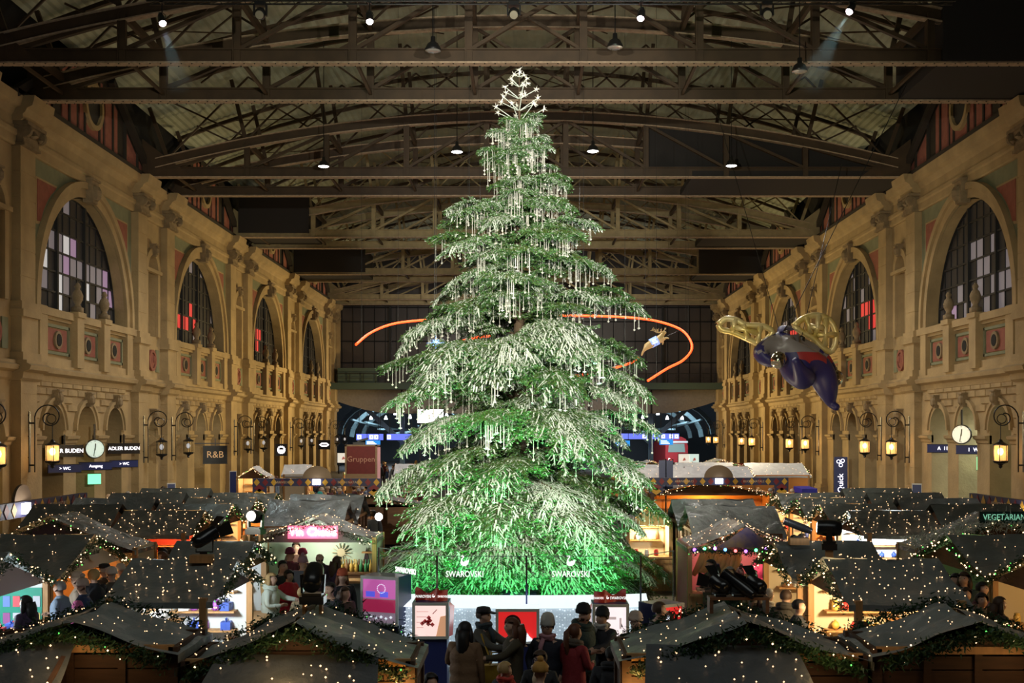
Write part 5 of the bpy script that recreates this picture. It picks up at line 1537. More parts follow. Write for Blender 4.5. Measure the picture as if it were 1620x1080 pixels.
person('second person in a dark maroon hat leaning to the neon bar counter', -5.10, 26.08, 2.8, ('black', (.015, .015, .02)), ('dark', (.02, .022, .03)), None, 'beanie', None, (), 1.70, hatcol=('wine', (.20, .03, .06)), faceparts=False)
person('tall barkeeper in brown pullover behind the neon bar counter', -5.60, 28.20, .1, ('brownpull', (.11, .05, .035)), ('dark', (.02, .022, .03)), ('short_hair', 'brown'), h=1.75)
person('bald man in dark jacket facing away from the neon bar', -4.56, 25.68, -.3, ('plumjacket', (.05, .025, .035)), ('dark', (.02, .022, .03)), None, None, ('jacket', 'plumjacket', (.05, .025, .035)), (('beard', mat('hair_brown', HAIRC['brown'], .6)),), 1.78, ('hold', 'hold'))
person('person in dark violet coat at the right end of the neon bar', -4.18, 25.56, 2.4, ('violetcoat', (.05, .03, .07)), ('dark', (.02, .022, .03)), ('long_hair', 'brown'), None, ('coat', 'violetcoat', (.05, .03, .07)), (), 1.68, faceparts=False)
person('dark-haired man seen over the roof just right of the moving-head spotlight', -3.50, 20.74, -.7, ('black', (.015, .015, .02)), ('dark', (.02, .022, .03)), ('short_hair', 'black'), h=1.74)
person('person in orange hat and dark coat beside the spotlight', -3.63, 22.85, .4, ('black', (.015, .015, .02)), ('dark', (.02, .022, .03)), ('long_hair', 'auburn'), 'beanie', None, (), 1.70, hatcol=('orangehat', (.60, .12, .05)))
person('long-haired person by the glass booth left of the tree', -3.32, 21.18, .9, ('brown', (.07, .04, .03)), ('dark', (.02, .022, .03)), ('long_hair', 'brown'), h=1.60)
person('person in light furry hat just left of the moving-head spotlight', -4.15, 21.47, 2.7, ('tan', (.30, .22, .12)), ('dark', (.02, .022, .03)), ('bob', 'blond'), h=1.55, faceparts=False)
person('dark-haired shopper behind the blond woman in the left alley', -5.00, 23.42, .9, ('black', (.015, .015, .02)), ('dark', (.02, .022, .03)), ('short_hair', 'black'), h=1.76)
# --- left edge crowd
LC = [('girl with long dark hair and dark coat at the postcard counter', 42, 19.6, 1.9, ('long_hair', 'black'), None, ('violetcoat', (.05, .03, .07)), 1.66),
      ('person in blue-grey quilted jacket at the left edge stalls', 96, 20.9, 1.6, ('short_hair', 'grey'), None, ('bluegrey', (.20, .26, .34)), 1.74),
      ('person in cream woollen cap before the orange-lined stall', 124, 21.8, 1.4, None, ('creamcap', (.60, .46, .34)), ('cream', (.45, .35, .26)), 1.76),
      ('person in beige bobble hat and navy coat before the orange-lined stall', 132, 21.3, 1.0, None, ('beigehat', (.45, .33, .27)), ('navyblue', (.03, .05, .12)), 1.70),
      ('blond person in dark coat with yellow scarf before the orange-lined stall', 149, 22.5, 2.2, ('bob', 'blond'), None, ('black', (.015, .015, .02)), 1.76),
      ('man in black flat cap in the orange-lit crowd at left', 166, 23.3, 2.0, ('short_hair', 'grey'), ('blackhat', (.01, .01, .012)), ('darkbrown', (.08, .05, .035)), 1.77),
      ('person in white knitted hat in the orange-lit crowd at left', 177, 22.9, 2.4, None, ('whitehat', (.62, .52, .45)), ('taupe', (.10, .075, .055)), 1.72),
      ('person in pale hood at the end of the orange-lit crowd at left', 191, 24.0, 2.6, None, ('palehood', (.55, .45, .38)), ('tan', (.30, .22, .12)), 1.66),
      ('child in pink jacket among the left edge crowd', 124, 20.2, 1.5, None, ('pinkhat', (.5, .1, .25)), ('magenta', (.35, .04, .16)), 1.45)]
for lb, px, Y, fc, hr, ht, tp, hh in LC:
    x, y = F(px, 0, Y)
    person(lb, x, y, -fc, tp, hair=hr, hat=('bobble_hat' if 'bobble' in lb else 'cap' if 'flat cap' in lb else 'beanie') if ht else None, hatcol=ht, outer=('jacket',)+tp, h=hh, arms=('hold', 'down'))
# --- alley at the red stalls, seen over the roofs
for i, (px, Y, hh) in enumerate(((225, 27.2, 1.72), (243, 26.8, 1.74), (258, 26.4, 1.7), (272, 26.2, 1.74), (310, 30.5, 1.7), (328, 31.2, 1.72), (345, 33.0, 1.75), (362, 34.6, 1.76), (440, 41, 1.78), (455, 43, 1.75), (402, 38, 1.7), (388, 36.5, 1.68))):
    x, y = F(px, 0, Y)
    if x < -7.9 and y > 28.3: x = -7.4
    x = max(x, -8.4)
    c = [('brown', (.07, .04, .03)), ('black', (.015, .015, .02)), ('tan', (.30, .22, .12)), ('maroon', (.10, .02, .03))][i % 4]
    hc = ['brown', 'black', 'auburn', 'grey', 'blond'][i % 5]
    person('%s-haired shopper in %s clothes, %s along the outer left alley' % (hc, nice(c), ORD[i]), x, y, -1.4+rs.random(), c, hair=(['short_hair', 'bob', 'long_hair'][i % 3], hc), h=hh, group='shoppers in the outer left alley', fine=False, faceparts=False)
# --- right inner alley
RCP = [('woman with long dark hair looking at the toy stall', 1203, 20.0, 1.5, ('long_hair', 'brown'), None, ('black', (.015, .015, .02)), 1.70),
       ('man with brown hair in parka with fur hood before the toy stall', 1243, 19.6, 2.7, ('short_hair', 'brown'), None, ('parka', (.05, .04, .03)), 1.76),
       ('man with dark hair in profile before the white-gold stall', 1262, 18.9, 1.4, ('short_hair', 'black'), None, ('black', (.015, .015, .02)), 1.70),
       ('small child with brown hair before the white-gold stall', 1266, 18.2, 2.6, ('short_hair', 'auburn'), None, ('brown', (.07, .04, .03)), 1.38),
       ('child with reddish hair at the corner of the white-gold stall', 1362, 16.4, .2, ('bob', 'auburn'), None, ('brown', (.07, .04, .03)), 1.75),
       ('person with grey scarf among the right alley shoppers', 1214, 20.9, 1.8, ('bob', 'grey'), None, ('palegreycoat', (.35, .33, .30)), 1.60),
       ('grey-haired person below the pink curtain', 1155, 24.2, -.4, ('short_hair', 'grey'), None, ('charcoal', (.02, .02, .022)), 1.62),
       ('curly-haired vendor in dark jacket and striped scarf before the pink curtain', 1165, 25.9, 1.3, ('bob', 'brown'), None, ('black', (.015, .015, .02)), 1.74),
       ('vendor in crimson-pink pullover at the pink curtain', 1206, 25.9, -.9, ('short_hair', 'black'), None, ('hotpink', (.55, .03, .12)), 1.78),
       ('blond person in tan jacket below the pink curtain', 1190, 23.3, .8, ('long_hair', 'blond'), None, ('tan', (.30, .22, .12)), 1.66),
       ('dark figure left of the pink curtain', 1126, 24.4, -1.2, ('long_hair', 'black'), None, ('darkbrown', (.08, .05, .035)), 1.74)]
for lb, px, Y, fc, hr, ht, tp, hh in RCP:
    x, y = F(px, 0, Y)
    if 17.2 < y < 22.6: x = min(x, 4.45)
    person(lb, x, y, fc, tp, hair=hr, outer=('jacket',)+tp, extras=(('hood', tp),) if 'fur' in lb or 'scarf' in lb else (), h=hh, arms=('hold', 'hold'))
for i, (px, Y, hh) in enumerate(((1255, 30.2, 1.74), (1268, 31.0, 1.7), (1300, 28.9, 1.7), (1345, 28.2, 1.74), (1358, 27.6, 1.72), (1368, 27.4, 1.66), (1290, 33, 1.72), (1240, 36, 1.75), (1218, 39, 1.76))):
    x, y = F(px, 0, Y)
    if x > 7.8 and y > 28.2: x = 7.3
    c = [('black', (.015, .015, .02)), ('brown', (.07, .04, .03)), ('palegreycoat', (.35, .33, .30)), ('navyblue', (.03, .05, .12))][i % 4]
    hc = ['black', 'brown', 'grey', 'blond', 'auburn'][i % 5]
    person('%s-haired shopper in %s clothes, %s along the outer right alley' % (hc, nice(c), ORD[i]), x, y, 1.2+rs.random(), c, hair=(['short_hair', 'bob', 'long_hair'][i % 3], hc), h=hh, group='shoppers in the outer right alley', fine=False, faceparts=False)
# --- throng at the green-lit stall on the right edge
GC_ = [('limegreen', (.25, .40, .05)), ('black', (.015, .015, .02)), ('darkgreen', (.02, .04, .035)), ('plumjacket', (.05, .025, .035)), ('taupe', (.10, .075, .055)), ('black', (.015, .015, .02)), ('maroon', (.10, .02, .03)), ('bluegrey', (.20, .26, .34)), ('darkbrown', (.08, .05, .035)), ('black', (.015, .015, .02))]
for i, (px, Y, hh) in enumerate(((1512, 22.6, 1.7), (1538, 22.0, 1.74), (1560, 21.6, 1.82), (1528, 20.4, 1.7), (1552, 19.8, 1.68), (1540, 18.9, 1.5), (1590, 20.8, 1.74), (1473, 24.0, 1.72), (1580, 19.2, 1.7), (1602, 22.0, 1.7))):
    x, y = F(px, 0, Y)
    x = min(x, 8.15)
    c = GC_[i]; hc = ['auburn', 'black', 'brown', 'brown', 'black'][i % 5]
    person('customer in %s clothes, %s hair, thronging the green-lit stall, %s' % (nice(c), hc, ['nearest the tree' if i == 7 else 'place %s' % ORD[i]][0]), x, y, -1.5+i*.4, c, hair=(['short_hair', 'bob', 'long_hair'][i % 3], hc), outer=('jacket',)+c, h=hh, group='throng by the green-lit stall', faceparts=(i % 2 == 0))
# --- distant crowds: under the two diamond banners, along the walls and before the platforms
proto = []
for i, (c, hr, ht, hc) in enumerate(((('black', (.015, .015, .02)), ('short_hair', 'brown'), None, None), (('brown', (.07, .04, .03)), ('bob', 'auburn'), None, None), (('navyblue', (.03, .05, .12)), None, 'beanie', ('greyhat', (.3, .3, .3))), (('tan', (.30, .22, .12)), ('long_hair', 'blond'), None, None),
                                     (('charcoal', (.02, .02, .022)), ('short_hair', 'grey'), None, None), (('maroon', (.10, .02, .03)), None, 'beanie', ('creamcap', (.60, .46, .34))), (('bluegrey', (.20, .26, .34)), ('bob', 'black'), None, None))):
    proto.append((c, hr, ht, hc))
rc = random.Random(44)
def crowd(n, xr, yr, where, grp):
    first = {}
    for i in range(n):
        k = rc.randrange(7); c, hr, ht, hc = proto[k]
        for _ in range(40):
            x, y = rc.uniform(*xr), rc.uniform(*yr)
            if all((x-a)**2+(y-b)**2 > .75**2 for a, b in PLACED): break
        if k in first: PLACED.append((x, y))
        lb = 'distant %s in %s clothes %s' % ('hatted person' if ht else hr[1]+'-haired person', nice(c), where)
        if k in first:
            o = copy_tree(first[k]); o.location = (x, y, FZ); o.rotation_euler = (0, 0, rc.random()*6.28)
        else:
            o = first[k] = person(lb, x, y, rc.random()*6.28, c, hair=hr, hat=ht, hatcol=hc, fine=False, faceparts=False, group=grp, h=rc.uniform(1.62, 1.8), bulk=1.2)
crowd(16, (-8.0, -5.0), (38.5, 41.6), 'on this side of the left diamond banner', 'crowd before the left diamond banner')
crowd(16, (3.6, 7.6), (36.5, 41.4), 'on this side of the right diamond banner', 'crowd before the right diamond banner')
crowd(40, (-9.6, -5.0), (47.5, 60), 'beneath the left diamond banner', 'crowd under the left diamond banner')
crowd(46, (4.6, 12.8), (48.8, 58), 'beyond the right diamond banner', 'crowd by the right diamond banner')
crowd(24, (-16, -9.5), (66, 80), 'before the far left arcade', 'crowd at the far left arcade')
crowd(26, (-13.5, -9.5), (88, 108), 'beside the red cube before the platforms', 'crowd before the platforms on the left')
crowd(22, (9.5, 19), (86, 110), 'before the platforms on the right', 'crowd before the platforms on the right')
crowd(9, (-18.5, -14), (47, 56), 'by the brass shop front at left', 'people by the left shop front')
for i, (px, Y, c, hc) in enumerate(((1245, 47, ('royalblue', (.02, .12, .55)), ('bluehat', (.05, .25, .6))), (1298, 44.5, ('saffron', (.65, .30, .02)), ('bluehat', (.05, .25, .6))), (493, 49, ('black', (.015, .015, .02)), ('strawhat', (.6, .42, .12))), (507, 48.6, ('charcoal', (.02, .02, .022)), ('tealhat', (.02, .35, .38))))):
    x, y = F(px, 0, Y)
    person(['person in royal blue jacket by the right diamond banner', 'person in saffron jacket and blue hat near the right wall stalls', 'person in straw-yellow hat beneath the left diamond banner', 'person in teal hat beneath the left diamond banner'][i], x, y, 2.5, c, hair=None, hat='beanie', hatcol=hc, fine=False, faceparts=False, h=1.85, bulk=1.2)
# ------------------------------------------------------------------ glass booth and displays round the foot of the tree
def glass_mat(name, tint=(1, 1, 1), refl=.07):
    m = bpy.data.materials.new(name); m.use_nodes = True; nt = m.node_tree
    nt.nodes.remove(nt.nodes['Principled BSDF'])
    out = nt.nodes['Material Output']
    tr = nt.nodes.new('ShaderNodeBsdfTransparent'); tr.inputs[0].default_value = (*tint, 1)
    gl = nt.nodes.new('ShaderNodeBsdfGlossy'); gl.inputs['Roughness'].default_value = .02
    lw = nt.nodes.new('ShaderNodeLayerWeight'); lw.inputs[0].default_value = .3
    pw = nt.nodes.new('ShaderNodeMath'); pw.operation = 'POWER'; pw.inputs[1].default_value = 4
    nt.links.new(lw.outputs['Facing'], pw.inputs[0])
    fr = nt.nodes.new('ShaderNodeMath'); fr.operation = 'MULTIPLY_ADD'; fr.inputs[1].default_value = .5; fr.inputs[2].default_value = .03
    nt.links.new(pw.outputs[0], fr.inputs[0])
    mx = nt.nodes.new('ShaderNodeMixShader')
    nt.links.new(fr.outputs[0], mx.inputs[0]); nt.links.new(tr.outputs[0], mx.inputs[1]); nt.links.new(gl.outputs[0], mx.inputs[2])
    nt.links.new(mx.outputs[0], out.inputs[0])
    return m
GLASS = glass_mat('clear_glass', (.95, .98, .97))
LAMPG = glass_mat('lantern_glass', (.96, .95, .9))
for o in bpy.data.objects:
    if o.type == 'MESH':
        for i, sl in enumerate(o.material_slots):
            if sl.material and sl.material.name == 'door_glass': o.data.materials[i] = GLASS
LETW = mat('letter_bright', (.9, .9, .9), .5, emit=(1, .98, .95), estr=1.3)  # floodlit brightness of the white letters put in as a glow
NAVY = mat('navy_lacquer', (.015, .022, .10), .35)
REDL = mat('red_lacquer', (.55, .012, .015), .35)
GREYF = mat('display_frame_grey', (.42, .42, .38), .4)
CHROME = mat('chrome', (.6, .6, .62), .2, 1.0)
GPTS = [(-3.15, 24.75), (-1.78, 23.1), (.0, 23.05), (2.27, 23.1), (3.05, 24.1)]
GL = thing('glass_fence', 'clear glass fence with white lettering and swan emblems round the foot of the spruce', 'glass fence', (0, 23.1, 0))
for (xa, ya), (xb, yb) in zip(GPTS, GPTS[1:]):
    m = MB(); d = Vector((xb-xa, yb-ya, 0)).normalized(); nrm = Vector((-d.y, d.x, 0))*.012
    a = Vector((xa, ya-23.1, 0))+d*.02; b = Vector((xb, yb-23.1, 0))-d*.02
    m.prism([a-nrm, b-nrm, b+nrm, a+nrm], (0, 0, 2.42)); m.build('pane', GLASS, GL)
    m = MB(); m.beam(a+Vector((0, 0, 2.42)), b+Vector((0, 0, 2.42)), .02, .012); m.build('edge_strip', mat('glass_edge', (.45, .6, .55), .2), GL)
for x, y in GPTS:
    m = MB(); m.box(x-.018, x+.018, y-23.1-.018, y-23.1+.018, 0, 2.43); m.build('clamp_post', CHROME, GL)
for x in (-1.23, .88):
    text('SWAROVSKI', .17, LETW, GL, (x, -.05, 2.06), ext=.006, sx=.80)
    swan(GL, (x, -.05, 2.29), .17, LETW)
a = math.atan2(23.1-24.75, -1.78+3.15)
text('SWAROVSKI', .16, LETW, GL, (-2.50, .85, 2.02), rot=(PI/2, 0, a), ext=.006, sx=.85)

SPARK = mat('bead_curtain_white', (.85, .88, .95), .2, emit=(.80, .90, 1.0), estr=.8)
SPARKB = mat('lit_plinth_backing', (.7, .75, .8), .6, emit=(.72, .86, 1.0), estr=.28)
TOPLIT = mat('lit_plinth_top', (.9, .92, .95), .5, emit=(.92, .97, 1.0), estr=1.1)
PL = thing('lit_plinth', 'white glittering plinth hung with strings of crystal beads under the spruce', 'plinth', (-.1, 23.9, 0))
m = MB(); N = 16; arc = [(2.75*math.sin(t), -.42*math.cos(t)+.1) for t in [-1.25+2.5*i/N for i in range(N+1)]]
for (xa, ya), (xb, yb) in zip(arc, arc[1:]): m.quad((xa, ya, .12), (xb, yb, .12), (xb, yb, 1.32), (xa, ya, 1.32))
m.build('backing', SPARKB, PL)
m = MB()
for (xa, ya), (xb, yb) in zip(arc, arc[1:]): m.add([(xa, ya-.12, 1.32), (xb, yb-.12, 1.32), (xb, yb+.5, 1.50), (xa, ya+.5, 1.50)], [(0, 1, 2, 3)])
m.build('lit_top', TOPLIT, PL)
m = MB()
for (xa, ya), (xb, yb) in zip(arc, arc[1:]): m.prism([(xa, ya-.16, 0), (xb, yb-.16, 0), (xb, yb+.1, 0), (xa, ya+.1, 0)], (0, 0, .13))
m.build('base', WHITE, PL)
m = MB(); rb = random.Random(9)
for i in range(120):
    t = -1.25+2.5*i/119; x, y = 2.75*math.sin(t), -.42*math.cos(t)+.02
    for k in range(17):
        if rb.random() < .8: m.octa((x+rb.uniform(-.008, .008), y+rb.uniform(-.03, .02), .18+k*.068+rb.uniform(-.02, .02)), rb.choice((.008, .012, .02)))
o = m.build('bead_strings', SPARK, PL, kind='stuff')
m = MB(); m.tube([(0, 0, 0), (0, 0, .9)], .5, 12); m.build('tree_stand', BLACK, PL, loc=(-.08, 5.1, .02))

PICW = mat('screen_pink_cream', (.8, .6, .55), .3, emit=(1.0, .72, .66), estr=.95, col2=(.5, .3, .3), vscale=3)
PICB = mat('screen_pale', (.8, .75, .75), .3, emit=(1.0, .86, .88), estr=.95, vscale=3, var=.4)
REDB = mat('showcase_red', (.7, .02, .02), .4, emit=(1, .03, .03), estr=.55)
def display(label, cx, y, w, z0, z1, style, rz=0):
    R = thing('display_case', label, 'display case', (cx, y, 0), rz)
    h = w/2; dp = .62
    m = MB(); m.box(-h+.04, h-.04, .12, dp, 0, z0); m.build('pedestal', NAVY, R)
    m = MB(); m.box(-h, h, .04, dp, z0, z1); m.build('case_body', NAVY, R)
    m = MB(); t = .055
    m.box(-h, h, 0, .05, z0, z0+t); m.box(-h, h, 0, .05, z1-t, z1); m.box(-h, -h+t, 0, .05, z0+t, z1-t); m.box(h-t, h, 0, .05, z0+t, z1-t)
    m.build('case_frame', GREYF, R)
    m = MB(); m.box(-h+t, h-t, .025, .035, z0+t, z1-t)
    s = m.build('screen', {'pink': PICW, 'pale': PICB, 'red': REDB, 'plain': mat('screen_grey_violet', (.2, .15, .2), .3, emit=(.30, .22, .28), estr=.5)}[style], R)
    zc = (z0+z1)/2
    if style == 'red':
        m = MB(); m.lathe([(.155, 0), (.155, -.015), (.13, -.02)], (-.09, .025, zc+.06), 20, axis='y'); m.build('dark_disc', mat('disc_dark', (.05, .01, .01), .3), R)
        m = MB()
        for k in range(5): m.prism([(-.13+.018*k, .003, zc+.05), (-.115+.018*k, .003, zc+.05), (-.1225+.018*k, .003, zc+.05+.05+.03*(k % 2))], (0, -.01, 0))
        m.build('crystal_figure', SPARK, R)
        m = MB(); m.lathe([(.13, 0), (.11, .03), (.12, .035), (.07, .06), (.08, .065), (.04, .10), (.05, .105), (.02, .14)], (.16, -.02, z0+t+.01), 14); m.build('jewellery_tiers', SPARK, R)
    elif style == 'pink':
        m = MB()
        for k in range(9):
            a = k*.7; m.octa((-.05+.055*math.cos(a)*(k % 3), .018, zc-.02+.04*math.sin(a)*(k % 3)), .045)
        m.build('red_crystal_motif', REDL, R)
        m = MB()
        for k in range(4): m.box(-h+.08, -h+.3-.03*k, .018, .024, zc+.17-.10*k, zc+.175-.10*k)
        m.beam((.04, .02, zc+.13), (.12, .02, zc+.21), .012, .012); m.build('picture_lines', REDL, R)
        m = MB(); m.prism([(h-t-.18, .022, z0+t), (h-t, .022, z0+t), (h-t, .022, zc+.1), (h-t-.1, .022, zc+.08)], (0, -.006, 0)); m.build('picture_figure', mat('picture_tan', (.7, .38, .2), .5, emit=(.9, .45, .25), estr=.5), R)
    elif style == 'pale':
        m = MB(); m.box(-.19, .1, .015, .024, zc+.07, zc+.12); m.box(.16, .2, .015, .024, zc-.1, zc+.1); m.box(-.15, -.04, .015, .024, zc-.09, zc-.075); m.build('picture_shapes', mat('picture_grey', (.5, .42, .42), .5, emit=(.75, .6, .6), estr=.5), R)
    return R
DL = display('display case with pink and cream screen and red ribbon, left of the red showcase', -1.79, 21.6, .68, 1.03, 1.71, 'pink')
DM = display('grey-framed red showcase with a dark disc in the middle before the spruce', -.17, 21.7, .82, .93, 1.58, 'red')
DR = display('display case with pale screen and red ribbon, right of the red showcase', 1.57, 21.6, .68, .97, 1.68, 'pale')
DN = display('navy display cabinet with red lit front at the right end of the glass fence', 2.72, 21.75, .62, 1.0, 1.66, 'red', .55)
DV = display('violet and red lit jewellery cabinet behind the left glass pane', -3.0, 23.6, .85, .95, 1.95, 'plain', -.35)
m = MB(); m.box(-.37, .37, .008, .02, 1.22, 1.48); m.build('burgundy_panel', mat('screen_burgundy', (.25, .02, .06), .4, emit=(.30, .015, .06), estr=.8), DV)
m = MB()
for k in range(6): m.octa((-.28+.11*k, -.01, 1.10+.03*(k % 2)), .035)
m.build('crystal_figures', SPARK, DV)
m = MB(); m.box(-.37, .37, .01, .02, 1.5, 1.88); m.build('violet_panel', mat('screen_violet', (.4, .1, .3), .4, emit=(.55, .10, .38), estr=.7), DV)
m = MB()
for k in range(16):
    a = 2*PI*k/16; m.octa((.05+.09*math.cos(a), -.0, 1.70+.09*math.sin(a)), .014)
m.build('crystal_necklace', SPARK, DV)
m = MB(); m.box(-.3, -.1, -.0, .012, 1.53, 1.64); m.box(.02, .2, -.0, .012, 1.53, 1.64); m.build('blue_boxes', mat('box_blue_lit', (.1, .12, .7), .4, emit=(.12, .12, .9), estr=.6), DV)
RIB = mat('red_ribbon', (.40, .035, .02), .35)
for D_, flip, z in ((DL, 1, 1.71), (DR, -1, 1.68)):
    B = MB(); n = 20; vs = []
    for i in range(n+1):
        u = i/n; x = flip*(-.30+.60*u); h = .25-.13*math.sin(PI*min(1, u*1.35))**2*(1 if u < .74 else 0) if u < .74 else .20
        y = .28+.10*math.sin(u*2*PI)
        vs += [(x, y-.06, z+.005), (x, y-.06, z+h)]
    B.add(vs, [(2*i, 2*i+2, 2*i+3, 2*i+1) for i in range(n)])
    B.add([(x, y+.12, z_) for x, y, z_ in vs], [(2*i, 2*i+2, 2*i+3, 2*i+1) for i in range(n)])
    B.add([(flip*.31, .1, z), (flip*.31, .3, z), (flip*.43, .32, z-.1), (flip*.40, .3, z-.65), (flip*.34, .12, z-.65), (flip*.36, .1, z-.1)], [(0, 1, 2, 5), (5, 2, 3, 4)])
    RBN = B.build('ribbon', RIB, D_, True)
    text('SWAROVSKI', .075, LETW, D_, (-.16*flip, .12, z+.10), ext=.003, sx=.8, name='ribbon_lettering'); text('SWAROVSKI', .06, LETW, D_, (.22*flip, .10, z+.10), ext=.003, sx=.55, name='ribbon_lettering')
    swan(D_, (.05*flip, .13, z+.10), .05, LETW)
lamp('AREA', 'display_light', (-.1, 20.7, 2.1), 30, (.85, .95, 1), (-.1, 19.0, .8), 1.5)

for R in [GL, PL, DL, DM, DR, DN, DV]:
    p = R.location.copy(); R.location = (p.x*.92, p.y*.92, p.z*.92+CAMZ*.08); R.scale = (.92, .92, .92)
# ------------------------------------------------------------------ stage lights on the stall roofs
def can(label, loc, aim, L=.34, r=.12, lens=None, group=None, doors=True, stand=.14):
    """black par can on a yoke, with barn doors"""
    R = thing('stage_spotlight', label, 'spotlight', loc, 0, group)
    d = Vector(aim).normalized(); q = d.to_track_quat('Y', 'Z')
    c = Vector((0, 0, stand+r))
    m = MB(); m.lathe([(.05, -L*.55), (r*.8, -L*.5), (r, -L*.3), (r, L*.45), (r*1.08, L*.47), (r*1.08, L*.5), (r*.9, L*.5)], n=16, axis='y'); o = m.build('can', mat('black_gloss', (.012, .012, .013), .22), R, True); o.location = c; o.rotation_euler = q.to_euler()
    m = MB(); m.lathe([(r*.88, L*.48), (r*.5, L*.5), (.01, L*.505)], n=14, axis='y'); o = m.build('lens', lens or mat('lens_dull', (.2, .22, .22), .1), R); o.location = c; o.rotation_euler = q.to_euler()
    m = MB(); m.tube([(-r*1.2, 0, c.z), (-r*1.2, 0, .03), (r*1.2, 0, .03), (r*1.2, 0, c.z)], .014, 5); m.box(-.06, .06, -.06, .06, 0, .03); m.build('yoke', BLACK, R)
    if doors:
        for k in range(4):
            a = k*PI/2; u = Vector((math.cos(a), 0, math.sin(a))); v = Vector((-math.sin(a), 0, math.cos(a)))
            m = MB(); p = u*r+Vector((0, L*.5, 0)); e = u*(r+.07)+Vector((0, L*.5+.5*L, 0))
            m.prism([p-v*r*.8, p+v*r*.8, e+v*r, e-v*r], (0, .005, 0)); o = m.build('barn_door', BLACK, R); o.location = c; o.rotation_euler = q.to_euler()
    return R
LENSW = mat('lens_white_lit', (1, 1, 1), .2, emit=(1.0, .97, .98), estr=9)
B_ = thing('wooden_bench', 'small wooden bench on the ridge of the right foreground stall carrying spotlights', 'bench', (2.36, 12.95, 2.88))
for x in (-.31, .31):
    m = MB(); m.box(x-.02, x+.02, -.09, .09, 0, .15); m.build('leg', WOOD, B_)
m = MB(); m.box(-.33, .33, -.1, .1, .15, .18); m.build('seat', WOOD, B_)
can('black spotlight with barn doors at the left end of the rooftop bench', (2.16, 12.95, 3.06), (-.7, 1, .35), .21, .078, stand=.05)
can('long black profile spotlight in the middle of the rooftop bench pointing up left', (2.36, 12.95, 3.06), (-.75, .6, .55), .42, .065, doors=False, stand=.07)
can('black spotlight with barn doors at the right end of the rooftop bench', (2.57, 12.95, 3.06), (-.55, 1, .3), .21, .078, stand=.05)
def moving_head(label, loc, lens=None, s=1.0, rz=0, tilt=0, group=None, block=True):
    R = thing('moving_head_light', label, 'spotlight', loc, rz, group); R.scale = (s, s, s)
    z = .0
    if block:
        for x in (-.11, .11):
            m = MB(); m.box(x-.02, x+.02, -.06, .06, 0, .13); m.build('wooden_foot', WOODL, R)
        z = .13
    m = MB(); m.box(-.16, .16, -.12, .12, z, z+.10); m.box(-.13, .13, -.1, .1, z+.1, z+.14); m.build('base', BLACK, R)
    for x in (-1, 1):
        m = MB(); m.prism([(x*.15, -.05, z+.14), (x*.15, .05, z+.14), (x*.165, .035, z+.38), (x*.165, -.035, z+.38)], (-x*.03, 0, 0)); m.build('yoke_arm', BLACK, R)
    m = MB(); m.lathe([(.06, -.2), (.11, -.18), (.13, -.08), (.135, .05), (.12, .17), (.115, .19), (.10, .19)], n=16, axis='y'); o = m.build('head', BLACK, R, True); o.location = (0, 0, z+.34); o.rotation_euler = (tilt, 0, 0)
    m = MB(); m.lathe([(.10, .185), (.06, .197), (.01, .2)], n=14, axis='y'); q = m.build('lens', lens or mat('lens_dull', (.2, .22, .22), .1), R); q.location = (0, 0, z+.34); q.rotation_euler = (tilt, 0, 0)
    return R
moving_head('black moving-head spotlight seen from behind on the left foreground ridge', (-2.42, 13.15, 2.84), s=.86, tilt=.6)
moving_head('moving-head lamp with a glaring white round lens above the left alley', (-4.95, 21.2, 2.9), LENSW, .95, rz=2.9, tilt=.1)
can('floodlight with pale reflector flaps on the ridge of the white jewellery stall', (-5.05, 18.2, 2.98), (.7, .8, .45), .4, .11, mat('lens_warm_lit', (1, 1, 1), .2, emit=(1, .85, .7), estr=5))
m = MB(); m.box(-.17, .17, -.1, .1, 0, .12); tag(m.build('wooden_block', WOODL, loc=(-5.05, 18.05, 2.86)), 'orange-brown wooden block under the floodlight on the jewellery stall', 'block')
moving_head('moving-head lamp with lit white lens facing left on the right alley roofs', (4.85, 18.6, 2.88), LENSW, 1.0, rz=1.35, tilt=.05)
can('black profile lamp pointing up left on the second right alley roof', (4.9, 21.0, 2.98), (-.9, .2, .35), .5, .07, mat('lens_pink_lit', (1, 1, 1), .2, emit=(1, .6, .6), estr=4), doors=False)
m = MB(); m.box(-.17, .17, -.1, .1, 0, .12); tag(m.build('wooden_block', WOODL, loc=(4.9, 20.9, 2.86)), 'orange-brown wooden block under the lamp on the second right alley roof', 'block')
o = thing('globe_lamp', 'round white lamp glaring beside the right flank of the spruce', 'lamp', (3.15, 33.9, 0)); m = MB(); m.ball((0, 0, 2.72), .13, n=12, k=8); m.build('globe', LENSW, o, True); m = MB(); m.tube([(0, 0, 0), (0, 0, 2.6)], .03, 6); m.build('pole', BLACK, o)
o = thing('globe_lamp', 'round warm lamp glaring beside the left flank of the spruce', 'lamp', (-4.15, 32.6, 0)); m = MB(); m.ball((0, 0, 2.5), .11, n=12, k=8); m.build('globe', LENSW, o, True); m = MB(); m.tube([(0, 0, 0), (0, 0, 2.4)], .03, 6); m.build('pole', BLACK, o)

